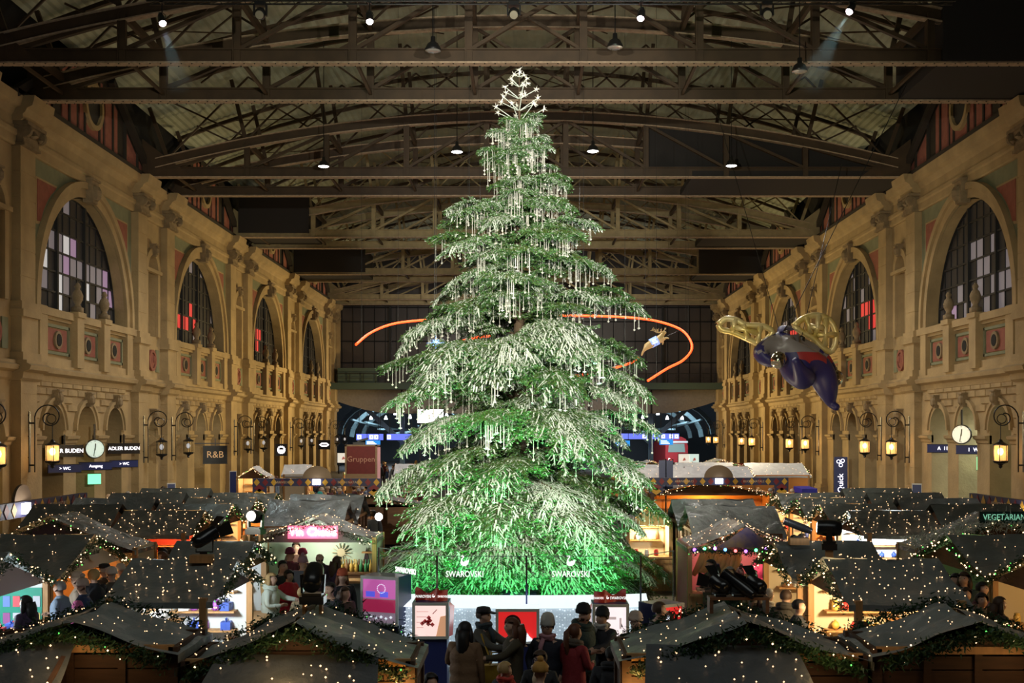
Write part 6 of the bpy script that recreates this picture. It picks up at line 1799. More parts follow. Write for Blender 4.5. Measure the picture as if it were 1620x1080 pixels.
# ------------------------------------------------------------------ harlequin gates
DIA_Y = mat('diamond_yellow', (.62, .34, .03), .6); DIA_R = mat('diamond_red', (.20, .015, .02), .6); DIA_N = mat('banner_navy', (.03, .03, .085), .6)
BROWNP = mat('dome_brown', (.22, .15, .09), .7)
GLAMP = mat('gate_lamp', (1, 1, 1), .4, emit=(.9, .95, 1), estr=6)
def gate(label, loc, rz, L, h, zt, t1, t2, flip=1):
    R = thing('harlequin_gate', label, 'gate', loc, rz)
    m = MB(); m.box(-L/2, L/2, -.08, .08, zt-h, zt); m.build('beam', DIA_N, R)
    n = int(L/(h*1.05)); st = L/n
    for k in range(n):
        x = -L/2+st*(k+.5)
        if abs(x) < st*.55: continue
        m = MB(); m.prism([(x-st*.36, -.085, zt-h/2), (x, -.085, zt-h*.98), (x+st*.36, -.085, zt-h/2), (x, -.085, zt-h*.02)], (0, -.012, 0)); m.build('diamond', DIA_Y if k % 2 == 0 else DIA_R, R)
    for e in (-1, 1):
        m = MB(); m.box(e*L/2-e*.5, e*L/2, -.07, .07, zt-h*2.1, zt-h); m.build('drop_panel', DIA_N, R)
        for k, (dx, dz) in enumerate(((.25, .25), (.25, .75))):
            m = MB(); x = e*(L/2-dx); z = zt-h-h*1.1*dz; m.prism([(x-.2, -.075, z), (x, -.075, z-h*.5), (x+.2, -.075, z), (x, -.075, z+h*.5)], (0, -.012, 0)); m.build('diamond', DIA_Y if k else DIA_R, R)
        m = MB(); m.box(e*(L/2-.12)-.07, e*(L/2-.12)+.07, -.06, .06, 0, zt-h); m.build('gate_post', WOODD, R)
    m = MB(); m.box(-st*.45, st*.45, -.16, -.08, zt-h*.8, zt-h*.1); m.build('gate_lamp', GLAMP, R)
    m = MB(); m.prism([(.53*math.cos(a), -.04, zt+.46*math.sin(a)) for a in [PI*i/12 for i in range(13)]], (0, .08, 0)); m.build('dome_sign', BROWNP, R)
    LM = mat('letter_sand', (.6, .45, .3), .5)
    text(t1, h*.42, LM, R, (-L*.25, -.105, zt-h/2), ext=.004); text(t2, h*.42, LM, R, (L*.25, -.105, zt-h/2), ext=.004)
    return R
gate('long diamond-patterned gate banner spanning the aisle left of the spruce', (-7.69, 42.6, 0), 0, 4.7, .28, 3.17, 'ARRIVEDERCI', 'BUON NATALE')
gate('long diamond-patterned gate banner spanning the aisle right of the spruce', (7.05, 42.6, 0), 0, 5.1, .27, 3.2, 'ARRIVEDERCI', 'BUON NATALE')
gate('diamond-patterned gate seen obliquely at the left edge by the wall', (-13.7, 31.5, 0), PI/2, 9.0, .42, 3.0, 'ARRIVEDERCI', 'BUON NATALE')
gate('diamond-patterned gate seen obliquely at the right edge by the wall', (13.7, 31.2, 0), -PI/2, 9.0, .42, 3.0, 'ARRIVEDERCI', 'BUON NATALE')
for x in (-13.5, 13.5): lamp('POINT', 'gate_glow', (x*.985, 31.3, 2.75), 30, (1, .95, .9), size=.12)

# red meeting-point cube
R = thing('group_meeting_cube', 'big dark red lettered cube on wooden legs left of the spruce', 'sign', (-7.2, 51, 0))
m = MB(); m.box(-.66, .66, -.5, .5, 3.05, 4.25); m.build('red_box', mat('cube_red', (.22, .018, .018), .6, var=.2, vscale=8), R)
m = MB(); m.box(-.68, .68, -.53, .53, 2.5, 3.05); m.box(-.7, -.62, -.54, -.44, 2.5, 4.3); m.box(.62, .7, -.54, -.44, 2.5, 4.3); m.box(-.7, .7, -.54, .54, 4.25, 4.31); m.build('wooden_casing', mat('pale_oak', (.42, .27, .15), .6, var=.25, stretch=(1, 1, 9)), R)
for x in (-.6, .6):
    for y in (-.42, .42):
        m = MB(); m.box(x-.06, x+.06, y-.06, y+.06, 0, 2.5); m.build('leg', WOODL, R)
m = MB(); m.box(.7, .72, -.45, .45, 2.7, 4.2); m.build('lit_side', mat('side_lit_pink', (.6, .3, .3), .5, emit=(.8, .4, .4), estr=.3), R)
text('Gruppen', .34, mat('letter_salmon', (.70, .36, .26), .6), R, (0, -.52, 3.68), ext=.006)
m = MB(); m.box(-.4, .1, -.2, .2, 4.31, 4.42); m.prism([(-.2, -.15, 4.42), (.25, -.15, 4.55), (.2, -.15, 4.62), (-.25, -.15, 4.5)], (0, .3, 0)); m.build('projector', BLACK, R)

# ------------------------------------------------------------------ wall lanterns on scrolled brackets
LB = mat('lantern_bulb', (1, .8, .5), .4, emit=(1, .70, .30), estr=14); LBO = mat('lantern_bulb_off', (.8, .8, .85), .3, emit=(.8, .85, 1), estr=.4)  # white reflection in unlit lanterns put in as a faint bulb glow
LG1 = mat('lantern_glow_glass', (.9, .6, .3), .4, emit=(1, .52, .16), estr=.7, alpha=.55)
def lantern_meshes(s):
    M = {}
    m = MB(); X0 = s*.62          # bracket from the pilaster towards the hall; local origin on the pilaster face
    m.box(-.04, .04, -.07, .07, -.9, 1.7); m.tube([(0, 0, 1.2), (-s*.25, 0, 1.2)], .04, 5); m.tube([(0, 0, -.6), (-s*.22, 0, -.6)], .04, 5)
    m.tube([(-s*.24, 0, -.9), (-s*.24, 0, 1.5)], .03, 5)
    sp = []
    for i in range(30):
        a = PI*.98-i*.30; r = .62-.016*i
        sp.append((-s*(.85-.0+math.cos(a)*-r*-1*-1), 0, 1.35+math.sin(a)*r))
    m.tube([(-s*(.85+math.cos(PI-i*.3)*(.61-.017*i)), 0, 1.45+math.sin(PI-i*.3)*(.61-.017*i)) for i in range(28)], .03, 5)
    m.tube([(-s*(.95+.2*math.cos(t)), 0, 1.38+.2*math.sin(t)) for t in [i*2*PI/12 for i in range(13)]], .022, 4)
    m.tube([(-s*1.0, 0, 1.18), (-s*1.0, 0, .42)], .022, 5)
    M['bracket'] = m.mesh('bracket', BLACK)
    m = MB(); c = (-s*1.0, 0, 0)
    m.lathe([(.06, .50), (.09, .44), (.12, .40), (.30, .30), (.34, .27), (.30, .24)], c, 10); m.lathe([(.30, -.40), (.33, -.42), (.28, -.50), (.12, -.56), (.07, -.62), (.09, -.68), (.02, -.74)], c, 10)
    for k in range(6):
        a = k*PI/3; m.beam((c[0]+.29*math.cos(a), .29*math.sin(a), -.41), (c[0]+.29*math.cos(a), .29*math.sin(a), .26), .025, .025)
    M['lantern_frame'] = m.mesh('lantern_frame', BLACK)
    m = MB(); m.lathe([(.27, -.4), (.28, .25)], c, 12); M['lantern_glass'] = m.mesh('lantern_glass', LAMPG)
    m = MB(); m.ball((c[0], 0, -.02), .12, .12, .16, 9, 6); M['bulb'] = m.mesh('bulb', LB)
    return M
PILY = [c+e*PO for c in PC for e in (-1, 1)]
for s in (-1, 1):
    LMh = lantern_meshes(s)
    side = 'left' if s < 0 else 'right'
    for k, y in enumerate(PILY[2:]):
        lit = s > 0 or k < 2
        R = thing('wall_lantern', '%s lantern on a scrolled iron bracket, %s along the %s wall from the camera' % ('glowing' if lit else 'unlit glassy', ORD[k], side), 'lantern', (s*21.28, y, 4.05), group='lanterns on the %s wall' % side)
        for nm, me in LMh.items():
            o = link(nm, me, R)
            if nm == 'bulb' and not lit: o.material_slots[0].link = 'OBJECT'; o.material_slots[0].material = LBO
            if nm == 'lantern_glass' and lit: o.material_slots[0].link = 'OBJECT'; o.material_slots[0].material = LG1
        if lit and k < 7: lamp('POINT', 'lantern_light', (s*20.1, y-.1, 4.0), 70, (1, .60, .25), size=.3)

# ------------------------------------------------------------------ clocks and signs on the walls
CLF = mat('clock_face', (.8, .85, .8), .4, emit=(.75, 1.0, .85), estr=.55); CLW = mat('clock_face_warm', (.85, .8, .6), .4, emit=(1, .95, .72), estr=.75)
def clock(label, loc, rz, m_):
    R = thing('station_clock', label, 'clock', loc, rz)
    m = MB(); m.lathe([(.46, .1), (.48, 0), (.46, -.1)], n=24, axis='y'); m.build('case', BLACK, R)
    m = MB(); m.lathe([(.42, -.1), (.42, -.115)], n=24, axis='y'); m.build('dial', m_, R)
    m = MB()
    for k in range(12):
        a = k*PI/6; m.beam((.34*math.sin(a), -.118, .34*math.cos(a)), (.40*math.sin(a), -.118, .40*math.cos(a)), .035, .01)
    m.build('hour_marks', BLACK, R)
    m = MB(); m.beam((0, -.122, -.08), (.03, -.122, .26), .05, .01); m.build('hour_hand', BLACK, R)
    m = MB(); m.beam((0, -.126, .08), (-.06, -.126, -.36), .035, .01); m.build('minute_hand', BLACK, R)
    m = MB(); m.box(-.04, .04, -.04, .04, .45, 1.2); m.build('bracket', BLACK, R)
clock('round station clock with pale green dial in the left arcade arch', (-21.0, 56.4, 4.05), .6, CLF)
clock('round station clock with cream dial in the right arcade arch', (21.0, 56.0, 4.75), -.6, CLW)
def sign(label, loc, rz, w, h, m_, txt=None, tm=None, ts=None, hang=True, name='hanging_sign', d=.1):
    R = thing(name, label, 'sign', loc, rz)
    m = MB(); m.box(-w/2, w/2, -d/2, d/2, -h/2, h/2); m.build('panel', m_, R)
    m = MB(); m.box(-w/2-.02, w/2+.02, -d/2-.01, d/2+.01, h/2, h/2+.03); m.box(-w/2-.02, w/2+.02, -d/2-.01, d/2+.01, -h/2-.03, -h/2); m.build('panel_frame', BLACK, R)
    if hang:
        m = MB(); m.box(-.03, .03, -.03, .03, h/2, h/2+.5); m.build('hanger', BLACK, R)
    if txt: text(txt, ts or h*.7, tm, R, (0, -d/2-.012, 0), ext=.004)
    return R
LITW = mat('sign_letter_lit', (1, 1, 1), .4, emit=(1, .95, 1), estr=2.2); BLUES = mat('sign_blue', (.02, .035, .16), .4); EXITG = mat('exit_green', (.1, .8, .3), .4, emit=(.2, 1, .45), estr=1.6)
for k, y in enumerate((53.0, 60.8)):
    sign('lit lettered shop sign in the %s left arcade arch from the camera' % ('first' if k == 0 else 'third'), (-21.1, y, 4.0), .75, 1.7, .5, BLACK, 'ADLER BUDEN', LITW, .26)
    sign('blue direction sign hanging in the %s left arcade arch from the camera' % ('first' if k == 0 else 'third'), (-21.1, y, 3.2), .75, 1.5, .34, BLUES, '> WC', LITW, .2, False)
sign('blue direction sign below the left station clock', (-21.1, 56.8, 3.2), .75, 1.6, .36, BLUES, 'Ausgang', LITW, .2, False)
sign('square green exit sign below the left station clock', (-21.3, 57.2, 2.55), .75, .62, .5, EXITG, None, hang=False, name='exit_sign')
for k, y in enumerate((60.7, 56.6)):
    sign('dark direction sign hanging in the right arcade, %s the cream clock' % ('beyond' if k == 0 else 'below'), (21.9, y, 4.0), -.75, 1.9, .4, BLUES, 'A  11 5' if k == 0 else '1  WC', LITW, .26, False)
sign('square green exit sign below the cream clock on the right', (22.2, 56.2, 3.35), -.75, .75, .65, EXITG, None, hang=False, name='exit_sign')
R = sign('black gold-lettered R&B sign hanging before the left shop front', (-20.55, 76.6, 3.35), .25, 1.55, 1.15, mat('sign_black', (.01, .01, .012), .4), 'R&B', mat('letter_brass', (.8, .50, .22), .4, emit=(1, .6, .3), estr=.25), .62)
m = MB(); m.box(-1.6, .9, -.02, .02, .72, .78); m.build('bracket_bar', BLACK, R)
R = sign('black sign with white round emblem over the left arcade', (-20.5, 97, 3.35), .2, .95, .95, mat('sign_black', (.01, .01, .012), .4))
m = MB(); m.prism([((.36 if k % 2 else .31)*math.cos(k*PI/12), -.06, (.36 if k % 2 else .31)*math.sin(k*PI/12)) for k in range(24)], (0, -.02, 0)); m.build('round_emblem', LITW, R)
m = MB(); m.prism([(-.2, -.085, .02), (.2, -.085, .02), (.14, -.085, .16), (0, -.085, .22), (-.14, -.085, .16)], (0, -.01, 0)); m.build('emblem_roof', BLACK, R)
R = sign('black sign with white lozenge emblem at the far left arcade', (-20.4, 117, 3.55), .2, 1.2, .9, mat('sign_black', (.01, .01, .012), .4))
m = MB(); m.prism([(-.5, -.06, 0), (-.25, -.06, -.2), (.25, -.06, -.2), (.5, -.06, 0), (.25, -.06, .2), (-.25, -.06, .2)], (0, -.02, 0)); m.build('lozenge_emblem', LITW, R)
m = MB(); m.box(-.3, .3, -.09, -.08, -.06, .06); m.build('emblem_bar', BLACK, R)
R = thing('pylon_sign', 'tall navy pylon sign with white rings before the right shop front', 'sign', (20.3, 75.0, 0), -.2)
m = MB(); m.box(-.42, .42, -.1, .1, 0, 3.25); m.build('panel', BLUES, R)
m = MB()
for x, z in ((-.14, 2.95), (.12, 3.0), (0, 2.72)): m.tube([(x+.11*math.cos(t), -.11, z+.11*math.sin(t)) for t in [i*PI/6 for i in range(13)]], .018, 4)
m.build('ring_emblem', LITW, R)
text('Quick', .5, LITW, R, (0, -.11, 1.55), rot=(PI/2, PI/2*-1, 0), ext=.004)
POST = mat('poster_red', (.40, .05, .05), .5, emit=(.5, .06, .05), estr=.15); POSD = mat('poster_dark', (.10, .05, .04), .5, col2=(.45, .38, .33), vscale=6)
for k, (x, y) in enumerate(((17.5, 79), (17.9, 98))):
    R = thing('poster_stand', 'red-framed poster stand near the right wall, %s the diamond banner end' % ('nearest' if k == 0 else 'beyond'), 'poster', (x, y, 0), -.1)
    m = MB(); m.box(-.8, .8, -.05, .05, .3, 2.2); m.build('frame', mat('frame_red', (.5, .06, .06), .5), R)
    m = MB(); m.box(-.7, .7, -.06, -.05, 1.3, 2.1); m.build('poster_top', POST, R); m = MB(); m.box(-.7, .7, -.06, -.05, .4, 1.3); m.build('poster_picture', POSD, R)
    for e in (-1, 1):
        m = MB(); m.box(e*.75-.04, e*.75+.04, -.2, .2, 0, .3); m.build('foot', BLACK, R)
R = thing('ticket_machine', 'blue ticket machine with white front near the right shop front', 'machine', (14.4, 60, 0), .3)
m = MB(); m.box(-.4, .4, -.3, .35, 0, 1.75); m.prism([(-.45, -.45, 1.75), (-.45, .38, 1.75), (-.45, .38, 2.05), (-.45, -.45, 1.95)], (.9, 0, 0)); m.build('cabinet', mat('kiosk_blue', (.04, .04, .45), .4), R)
m = MB(); m.box(-.33, .33, -.31, -.3, .3, 1.7); m.build('front_panel', mat('kiosk_white', (.7, .65, .85), .4, emit=(.8, .75, 1), estr=.4), R)
for k, (x, y, h) in enumerate(((-19.6, 77.5, 2.2), (19.0, 56.5, 2.3), (-20.2, 66.0, 1.9))):
    R = thing('info_post', 'slim blue and white information post by the %s' % ('brass shop front at left', 'pale arcade at right', 'narrow bay at left')[k], 'sign post', (x, y, 0), .3 if x < 0 else -.3)
    m = MB(); m.box(-.2, .2, -.04, .04, .6, h); m.build('panel', BLUES, R); m = MB(); m.box(-.23, .23, -.02, .03, .5, h+.06); m.build('edge_frame', WHITE, R); m = MB(); m.box(-.03, .03, -.02, .02, 0, .6); m.build('leg', CHROME, R)

# ------------------------------------------------------------------ platform side: train, boards, billboards
SBLUE = mat('board_blue_lit', (.1, .12, .5), .4, emit=(.16, .22, 1.0), estr=1.0); SWHT = mat('board_field_lit', (.9, .9, 1), .4, emit=(.85, .9, 1), estr=1.4); SCY = mat('monitor_cyan_lit', (.05, .3, .6), .4, emit=(.02, .28, .85), estr=1.0)
def board(label, px, py, w, h, m_, fields, mon=False):
    p = at(px, py, 130.35 if not mon else 129.6)
    R = thing('departure_board', label, 'sign', p)
    m = MB(); m.box(-w/2, w/2, -.15, .15, -h/2, h/2); m.build('panel', m_, R)
    for x in fields:
        m = MB(); m.box(x-.22, x+.22, -.17, -.15, -h*.36, h*.36); m.build('symbol_field', SWHT, R)
        m = MB(); m.prism([(x-.08, -.175, 0), (x+.06, -.175, -.14), (x+.06, -.175, .14)], (0, -.01, 0)); m.build('arrow', m_, R)
    if mon:
        for k in range(3):
            m = MB(); m.box(-w*.42, w*(.05+.1*k), -.16, -.15, h*.25-h*.25*k-.04, h*.25-h*.25*k+.04); m.build('text_line', SWHT, R)
    for e in (-1, 1):
        m = MB(); m.box(e*w*.4-.03, e*w*.4+.03, -.03, .03, h/2, 7.05-p.z); m.build('hanger', BLACK, R)
board('long blue lit platform sign at the far left of the opening', 585, 691, 3.0, .68, SBLUE, (-1.15, .2, .75))
board('blue lit platform sign beside the left flank of the spruce', 634, 691, 3.1, .68, SBLUE, (-1.3,))
board('blue lit platform sign beside the right flank of the spruce', 1003, 690, 3.0, .62, SBLUE, (1.15,))
board('blue lit platform sign above the red train', 1053, 690, 3.0, .62, SBLUE, (-.3, .6, 1.2))
board('cyan departure monitor beneath the blue sign above the train', 1054, 699, 1.5, .62, SCY, (), True)
board('cyan departure monitor half hidden by the right flank of the spruce', 985, 701, 1.6, .62, SCY, (), True)
board('cyan departure monitor above the red cube at left', 590, 700, 1.6, .5, SCY, (), True)
def billboard(label, px, py, Y, w, h, kind):
    p = at(px, py, Y); R = thing('billboard', label, 'billboard', (p.x, p.y, 0))
    m = MB(); m.box(-w/2, w/2, -.06, .06, p.z-h/2, p.z+h/2); m.build('lit_panel', mat('billboard_lit_'+kind, (.8, .8, .75), .5, emit={'white': (1, 1, 1), 'cream': (.95, .88, .74), 'mint': (.72, .95, .86)}[kind], estr=2.2 if kind == 'white' else .75), R)
    m = MB(); m.box(-w/2-.06, w/2+.06, -.04, .08, p.z-h/2-.06, p.z+h/2+.06); m.build('frame', BLACK, R)
    if kind != 'white':
        m = MB(); m.prism([(-.15, -.07, p.z-.2), (.2, -.07, p.z-.12), (.1, -.07, p.z+.15), (-.05, -.07, p.z+.1)], (0, -.01, 0)); m.build('picture', mat('picture_salmon', (.6, .2, .15), .5, emit=(.8, .25, .2), estr=.4), R)
    for e in (-1, 1):
        m = MB(); m.box(e*w*.4-.06, e*w*.4+.06, -.04, .04, 0, p.z-h/2); m.build('support', BLACK, R)
billboard('blazing white screen high behind the left branches of the spruce', 681, 658, 129.5, 2.9, 1.5, 'white')
billboard('lit cream poster panel right of the red train', 1082, 726, 122, 1.15, 1.05, 'cream')
billboard('lit mint poster panel furthest right before the train', 1098, 726, 122, 1.0, 1.05, 'mint')
billboard('lit cream poster panel left of the red cube', 543, 724, 122, 1.2, 1.0, 'cream')
R = thing('train', 'red-fronted train standing at the platform beyond the right billboards', 'train', (19.4, 150, 0))
m = MB(); prof = [(-1.45, .5), (1.45, .5), (1.45, 3.0), (1.2, 3.9), (.6, 4.2), (-.6, 4.2), (-1.2, 3.9), (-1.45, 3.0)]
m.prism([(x, 0, z) for x, z in prof], (0, 20, 0)); m.build('carriage', mat('train_red', (.42, .03, .035), .35), R)
m = MB(); m.prism([(-1.1, -.02, 2.2), (1.1, -.02, 2.2), (1.0, -.02, 3.3), (-1.0, -.02, 3.3)], (0, -.02, 0)); m.build('windscreen', mat('windscreen', (.12, .17, .16), .1, emit=(.4, .55, .5), estr=.35), R)
m = MB(); m.box(-1.46, 1.46, -.03, 0, 3.4, 3.65); m.build('pale_band', WHITE, R)
for x in (-.95, .95):
    m = MB(); m.lathe([(.13, 0), (.13, -.06)], (x, 0, 1.3), 10, axis='y'); m.build('headlamp', mat('train_lamp', (1, 1, 1), .4, emit=(1, .95, .9), estr=3), R)
m = MB(); m.box(-1.2, 1.2, -.1, 0, .5, .9); m.build('bumper', BLACK, R)
R = thing('signal_lamp', 'single red signal light in front of the train', 'lamp', at(1062, 730, 105)-Vector((0, 0, 2.16)))
m = MB(); m.ball((0, 0, 2.16), .16, n=10, k=6); m.build('red_lens', mat('signal_red', (1, .1, .05), .4, emit=(1, .06, .03), estr=6), R, True); m = MB(); m.box(-.2, .2, .05, .25, 1.95, 2.4); m.tube([(0, .15, 0), (0, .15, 2.0)], .05, 6); m.build('post', BLACK, R)
R = thing('banner_post', 'pair of dark blue banners on a post beyond the right diamond banner', 'banner', (5.55, 46.2, 0))
for x in (-.15, .15):
    m = MB(); m.box(x-.13, x+.13, -.02, .02, 2.6, 3.75); m.build('banner', BLUES, R)
m = MB(); m.tube([(0, .04, 0), (0, .04, 3.8)], .035, 6); m.build('pole', BLACK, R)

# ------------------------------------------------------------------ lights under the roof
PENDL = mat('pendant_lit', (1, 1, 1), .4, emit=(1, .98, .93), estr=14); PENDO = mat('pendant_reflector', (.5, .5, .48), .25, .6)
for k, (px, py, Y, lit) in enumerate(((512, 263, 62, 1), (723, 240, 58, 1), (938, 239, 58, 1), (1157, 262, 62, 1), (685, 80, 42, 0), (973, 75, 42, 0), (1265, 113, 43, 0))):
    p = at(px, py, Y)
    R = thing('pendant_lamp', '%s, %s' % ('lit high-bay pendant under the roof' if lit else 'dark bell-shaped high-bay pendant under the roof', ['furthest left', 'just left of the spruce', 'just right of the spruce', 'above the winged figure', 'upper left of the tree tip', 'upper right of the tree tip', 'near the right end of the second truss'][k]), 'lamp', p)
    m = MB(); m.lathe([(.30, 0), (.29, .06), (.2, .24), (.09, .32), (.08, .5), (.03, .52)], n=16); m.build('shade', BLACK, R, True)
    m = MB(); m.lathe([(.28, -.01), (.2, -.04), (.01, -.06)], n=16); m.build('diffuser', PENDL if lit else PENDO, R)
    m = MB(); m.tube([(0, 0, .5), (0, 0, rz(p.x)-p.z)], .02, 4); m.build('cable', BLACK, R)
TZ = at(0, 4, 38).z
R = thing('lighting_truss', 'long black lattice lighting bar hung across the top of the picture', 'lighting truss', (.8, 38, TZ))
m = MB()
for y, z in ((-.15, 0), (.15, 0), (0, .28)): m.tube([(-13.2, y, z), (13.2, y, z)], .03, 6)
m.build('main_tubes', BLACK, R)
m = MB()
for k in range(-33, 33):
    x = k*.4; m.beam((x, -.15, 0), (x+.2, 0, .28), .018, .018); m.beam((x+.2, 0, .28), (x+.4, .15, 0), .018, .018); m.beam((x, .15, 0), (x+.4, -.15, 0), .018, .018)
m.build('lattice', BLACK, R, kind='stuff')
for x in (-11, -4, 4, 11):
    m = MB(); m.tube([(x, 0, .28), (x, 0, 5.0)], .015, 4); m.build('hanger_cable', BLACK, R)
PLENS = mat('spot_lens_pink', (1, 1, 1), .3, emit=(1, .82, .85), estr=12)
SPOTAIM = {}
for k, (px, py, dx) in enumerate(((257, 36, .35), (585, 33, .1), (1014, 28, -.2), (1345, 18, -.6))):
    p = at(px, py, 38)
    R = thing('truss_spotlight', 'lit spotlight hanging from the black lighting bar, %s from the left' % ORD[k], 'spotlight', (p.x, 37.95, TZ), group='lit spotlights on the lighting bar')
    L = TZ-p.z-.05
    m = MB(); m.box(-.06, .06, -.12, .08, -.05, .03); m.tube([(0, 0, 0), (0, 0, -max(.15, L-.25))], .02, 4); m.tube([(.12*math.cos(t), 0, -max(.15, L-.25)-.12+.12*math.sin(t)) for t in [i*2*PI/10 for i in range(11)]], .012, 4); m.build('yoke', BLACK, R)
    d = Vector((dx, -.35, -1)).normalized(); c = Vector((0, 0, -L))
    m = MB(); m.tube([c-d*.32, c-d*.2, c+d*.02, c+d*.1], [.05, .10, .13, .14], 12); m.build('can', BLACK, R, True)
    m = MB(); m.ball(c+d*.09, .12, n=10, k=6); m.build('lens', PLENS, R, True)
    SPOTAIM[k] = (Vector((p.x, 37.95, TZ))+c+d*.30, d)
for k, (px, py) in enumerate(((413, 24), (813, 18), (1212, 14))):
    p = at(px, py, 38)
    R = thing('truss_moving_head', 'black moving head with honeycomb lens under the lighting bar, %s from the left' % ORD[k], 'spotlight', (p.x, 37.9, TZ), group='dark moving heads on the lighting bar')
    m = MB(); m.box(-.17, .17, -.13, .13, -.16, -.02); m.build('base', BLACK, R)
    for e in (-1, 1):
        m = MB(); m.box(e*.2-.025, e*.2+.025, -.06, .06, -.48, -.12); m.build('yoke_arm', BLACK, R)
    m = MB(); m.ball((0, 0, -.40), .18, .2, .2, 14, 9); m.build('head', BLACK, R, True)
    m = MB(); m.lathe([(.14, -.17), (.13, -.2), (.01, -.205)], (0, 0, 0), 14, axis='y'); q = m.build('lens', mat('honeycomb_lens', (.25, .22, .16), .3), R); q.location = (0, 0, -.40); q.rotation_euler = (.55, 0, 0)
# ------------------------------------------------------------------ hanging winged figure (plain), reindeer and neon trail
def skin_mesh(V, Ed, R, name, mats, pick, sub=2):
    me = bpy.data.meshes.new('sk'); me.from_pydata([Vector(v) for v in V], Ed, [])
    ob = bpy.data.objects.new('tmp', me); COL.objects.link(ob)
    md = ob.modifiers.new('skin', 'SKIN'); md.use_smooth_shade = True
    for i, r in enumerate(R):
        me.skin_vertices[0].data[i].radius = r if isinstance(r, tuple) else (r, r); me.skin_vertices[0].data[i].use_root = (i == 0)
    sd = ob.modifiers.new('sub', 'SUBSURF'); sd.levels = sub; sd.render_levels = sub
    dg = bpy.context.evaluated_depsgraph_get()
    res = bpy.data.meshes.new_from_object(ob.evaluated_get(dg), depsgraph=dg)
    bpy.data.objects.remove(ob)
    for m in mats: res.materials.append(m)
    res.polygons.foreach_set('material_index', [pick(p.center) for p in res.polygons])
    res.polygons.foreach_set('use_smooth', [True]*len(res.polygons))
    res.name = name
    return res
AY = 51.0; AO = at(1245, 570, AY); ks = AY/FPX
pp = lambda px, py, dy=0: Vector(((px-1245)*ks, dy, (570-py)*ks))
ANG = thing('winged_figure', 'large dark blue winged figure floating on wires before the right wall', 'hanging figure', AO)
V = [pp(1262, 575), pp(1240, 553, .2), pp(1232, 545, .3), pp(1240, 527, .5), pp(1246, 514, .6),           # hips, waist, chest, neck, head
     pp(1250, 585, -.5), pp(1268, 605, -.9), pp(1250, 584, -1.5), pp(1243, 570, -1.7),                       # bent leg
     pp(1300, 585, .1), pp(1308, 608, .1), pp(1314, 630, .1), pp(1317, 640, .1), pp(1325, 646, -.2),         # trailing leg
     pp(1210, 550, -.1), pp(1196, 560, -.5), pp(1206, 574, -.9), pp(1222, 577, -1.2),                         # near arm
     pp(1275, 545, .8), pp(1312, 560, 1.2), pp(1330, 588, 1.0)]                                              # far arm
Ed = [(0, 1), (1, 2), (2, 3), (3, 4), (0, 5), (5, 6), (6, 7), (7, 8), (0, 9), (9, 10), (10, 11), (11, 12), (12, 13), (2, 14), (14, 15), (15, 16), (16, 17), (2, 18), (18, 19), (19, 20)]
R = [(1.05, .85), (.75, .6), (.80, .55), .22, (.36, .32), .72, .58, .26, .17, .72, .62, .36, .2, .16, .42, .40, .27, .16, .42, .34, .2]
FIGB = mat('figure_navy', (.02, .016, .095), .45); FIGG = mat('figure_grey', (.20, .175, .17), .4); FIGR = mat('figure_red_band', (.30, .03, .03), .35)
def pickf(c):
    z = c.z/ks
    if c.y > 5: return 0
    if z > 13 and -42 < c.x/ks < 60 and c.z/ks < 40: return 1
    if -2 < z <= 9 and 8 < c.x/ks < 90: return 2
    if 9 < z <= 13: return 1
    return 0
link('body', skin_mesh(V, Ed, R, 'body', [FIGB, FIGG, FIGR], pickf), ANG)
WG = mat('wing_gold', (.60, .42, .08), .35, .35, col2=(.75, .62, .35), vscale=1.5)
def wing(pts_outer, ribs, dy, r):
    m = MB()
    loop = [pp(x, y, dy) for x, y in pts_outer]; loop.append(loop[0]); 
    fine = []
    for a, b in zip(loop, loop[1:]):
        for t in (0, .33, .66): fine.append(a.lerp(b, t))
    fine.append(loop[0])
    sm = [fine[0]]+[(fine[i-1]+fine[i]*2+fine[i+1])/4 for i in range(1, len(fine)-1)]+[fine[-1]]
    m.tube(sm, r, 9)
    for x0, y0, x1, y1 in ribs: m.tube([pp(x0, y0, dy), (pp(x0, y0, dy)+pp(x1, y1, dy))/2+Vector((0, -.08, 0)), pp(x1, y1, dy)], [r*1.25, r*.7, r*1.25], 8)
    m.build('wing', WG, ANG, True)
wing([(1138, 512), (1150, 502), (1168, 505), (1180, 514), (1210, 514), (1228, 524), (1206, 545), (1180, 533), (1160, 524), (1142, 521)], [(1165, 505, 1160, 523), (1178, 513, 1184, 534), (1160, 516, 1205, 527), (1205, 515, 1200, 541)], .3, .14)
wing([(1262, 513), (1280, 499), (1300, 494), (1322, 502), (1332, 522), (1330, 545), (1322, 556), (1306, 545), (1296, 532), (1280, 524)], [(1283, 499, 1290, 524), (1304, 496, 1298, 530), (1296, 527, 1331, 527), (1315, 500, 1313, 545), (1290, 514, 1310, 516)], .9, .14)
for x, y in ((1222, 572), (1331, 596)):
    m = MB(); m.ball(pp(x, y, -1.2 if x < 1300 else 1.0), .38, n=12, k=8); m.build('silver_ball', mat('silver', (.55, .5, .4), .12, 1.0), ANG, True)
m = MB()
for x, dy in ((1238, .3), (1272, .5)): m.lathe([(.16, -.12), (.18, .1), (.05, .2)], pp(x, 536, dy), 8)
m.build('hanging_lug', BLACK, ANG)
m = MB()
for (x, y, dy), e in zip(((1238, 533, .3), (1272, 533, .5), (1238, 533, .3)), (Vector((-2.0, 6, 12.2)), Vector((4.5, 10, 10.0)), Vector((5.2, -3, 11.6)))):
    m.tube([pp(x, y, dy), pp(x, y, dy)+e], .018, 4)
m.build('wires', BLACK, ANG)
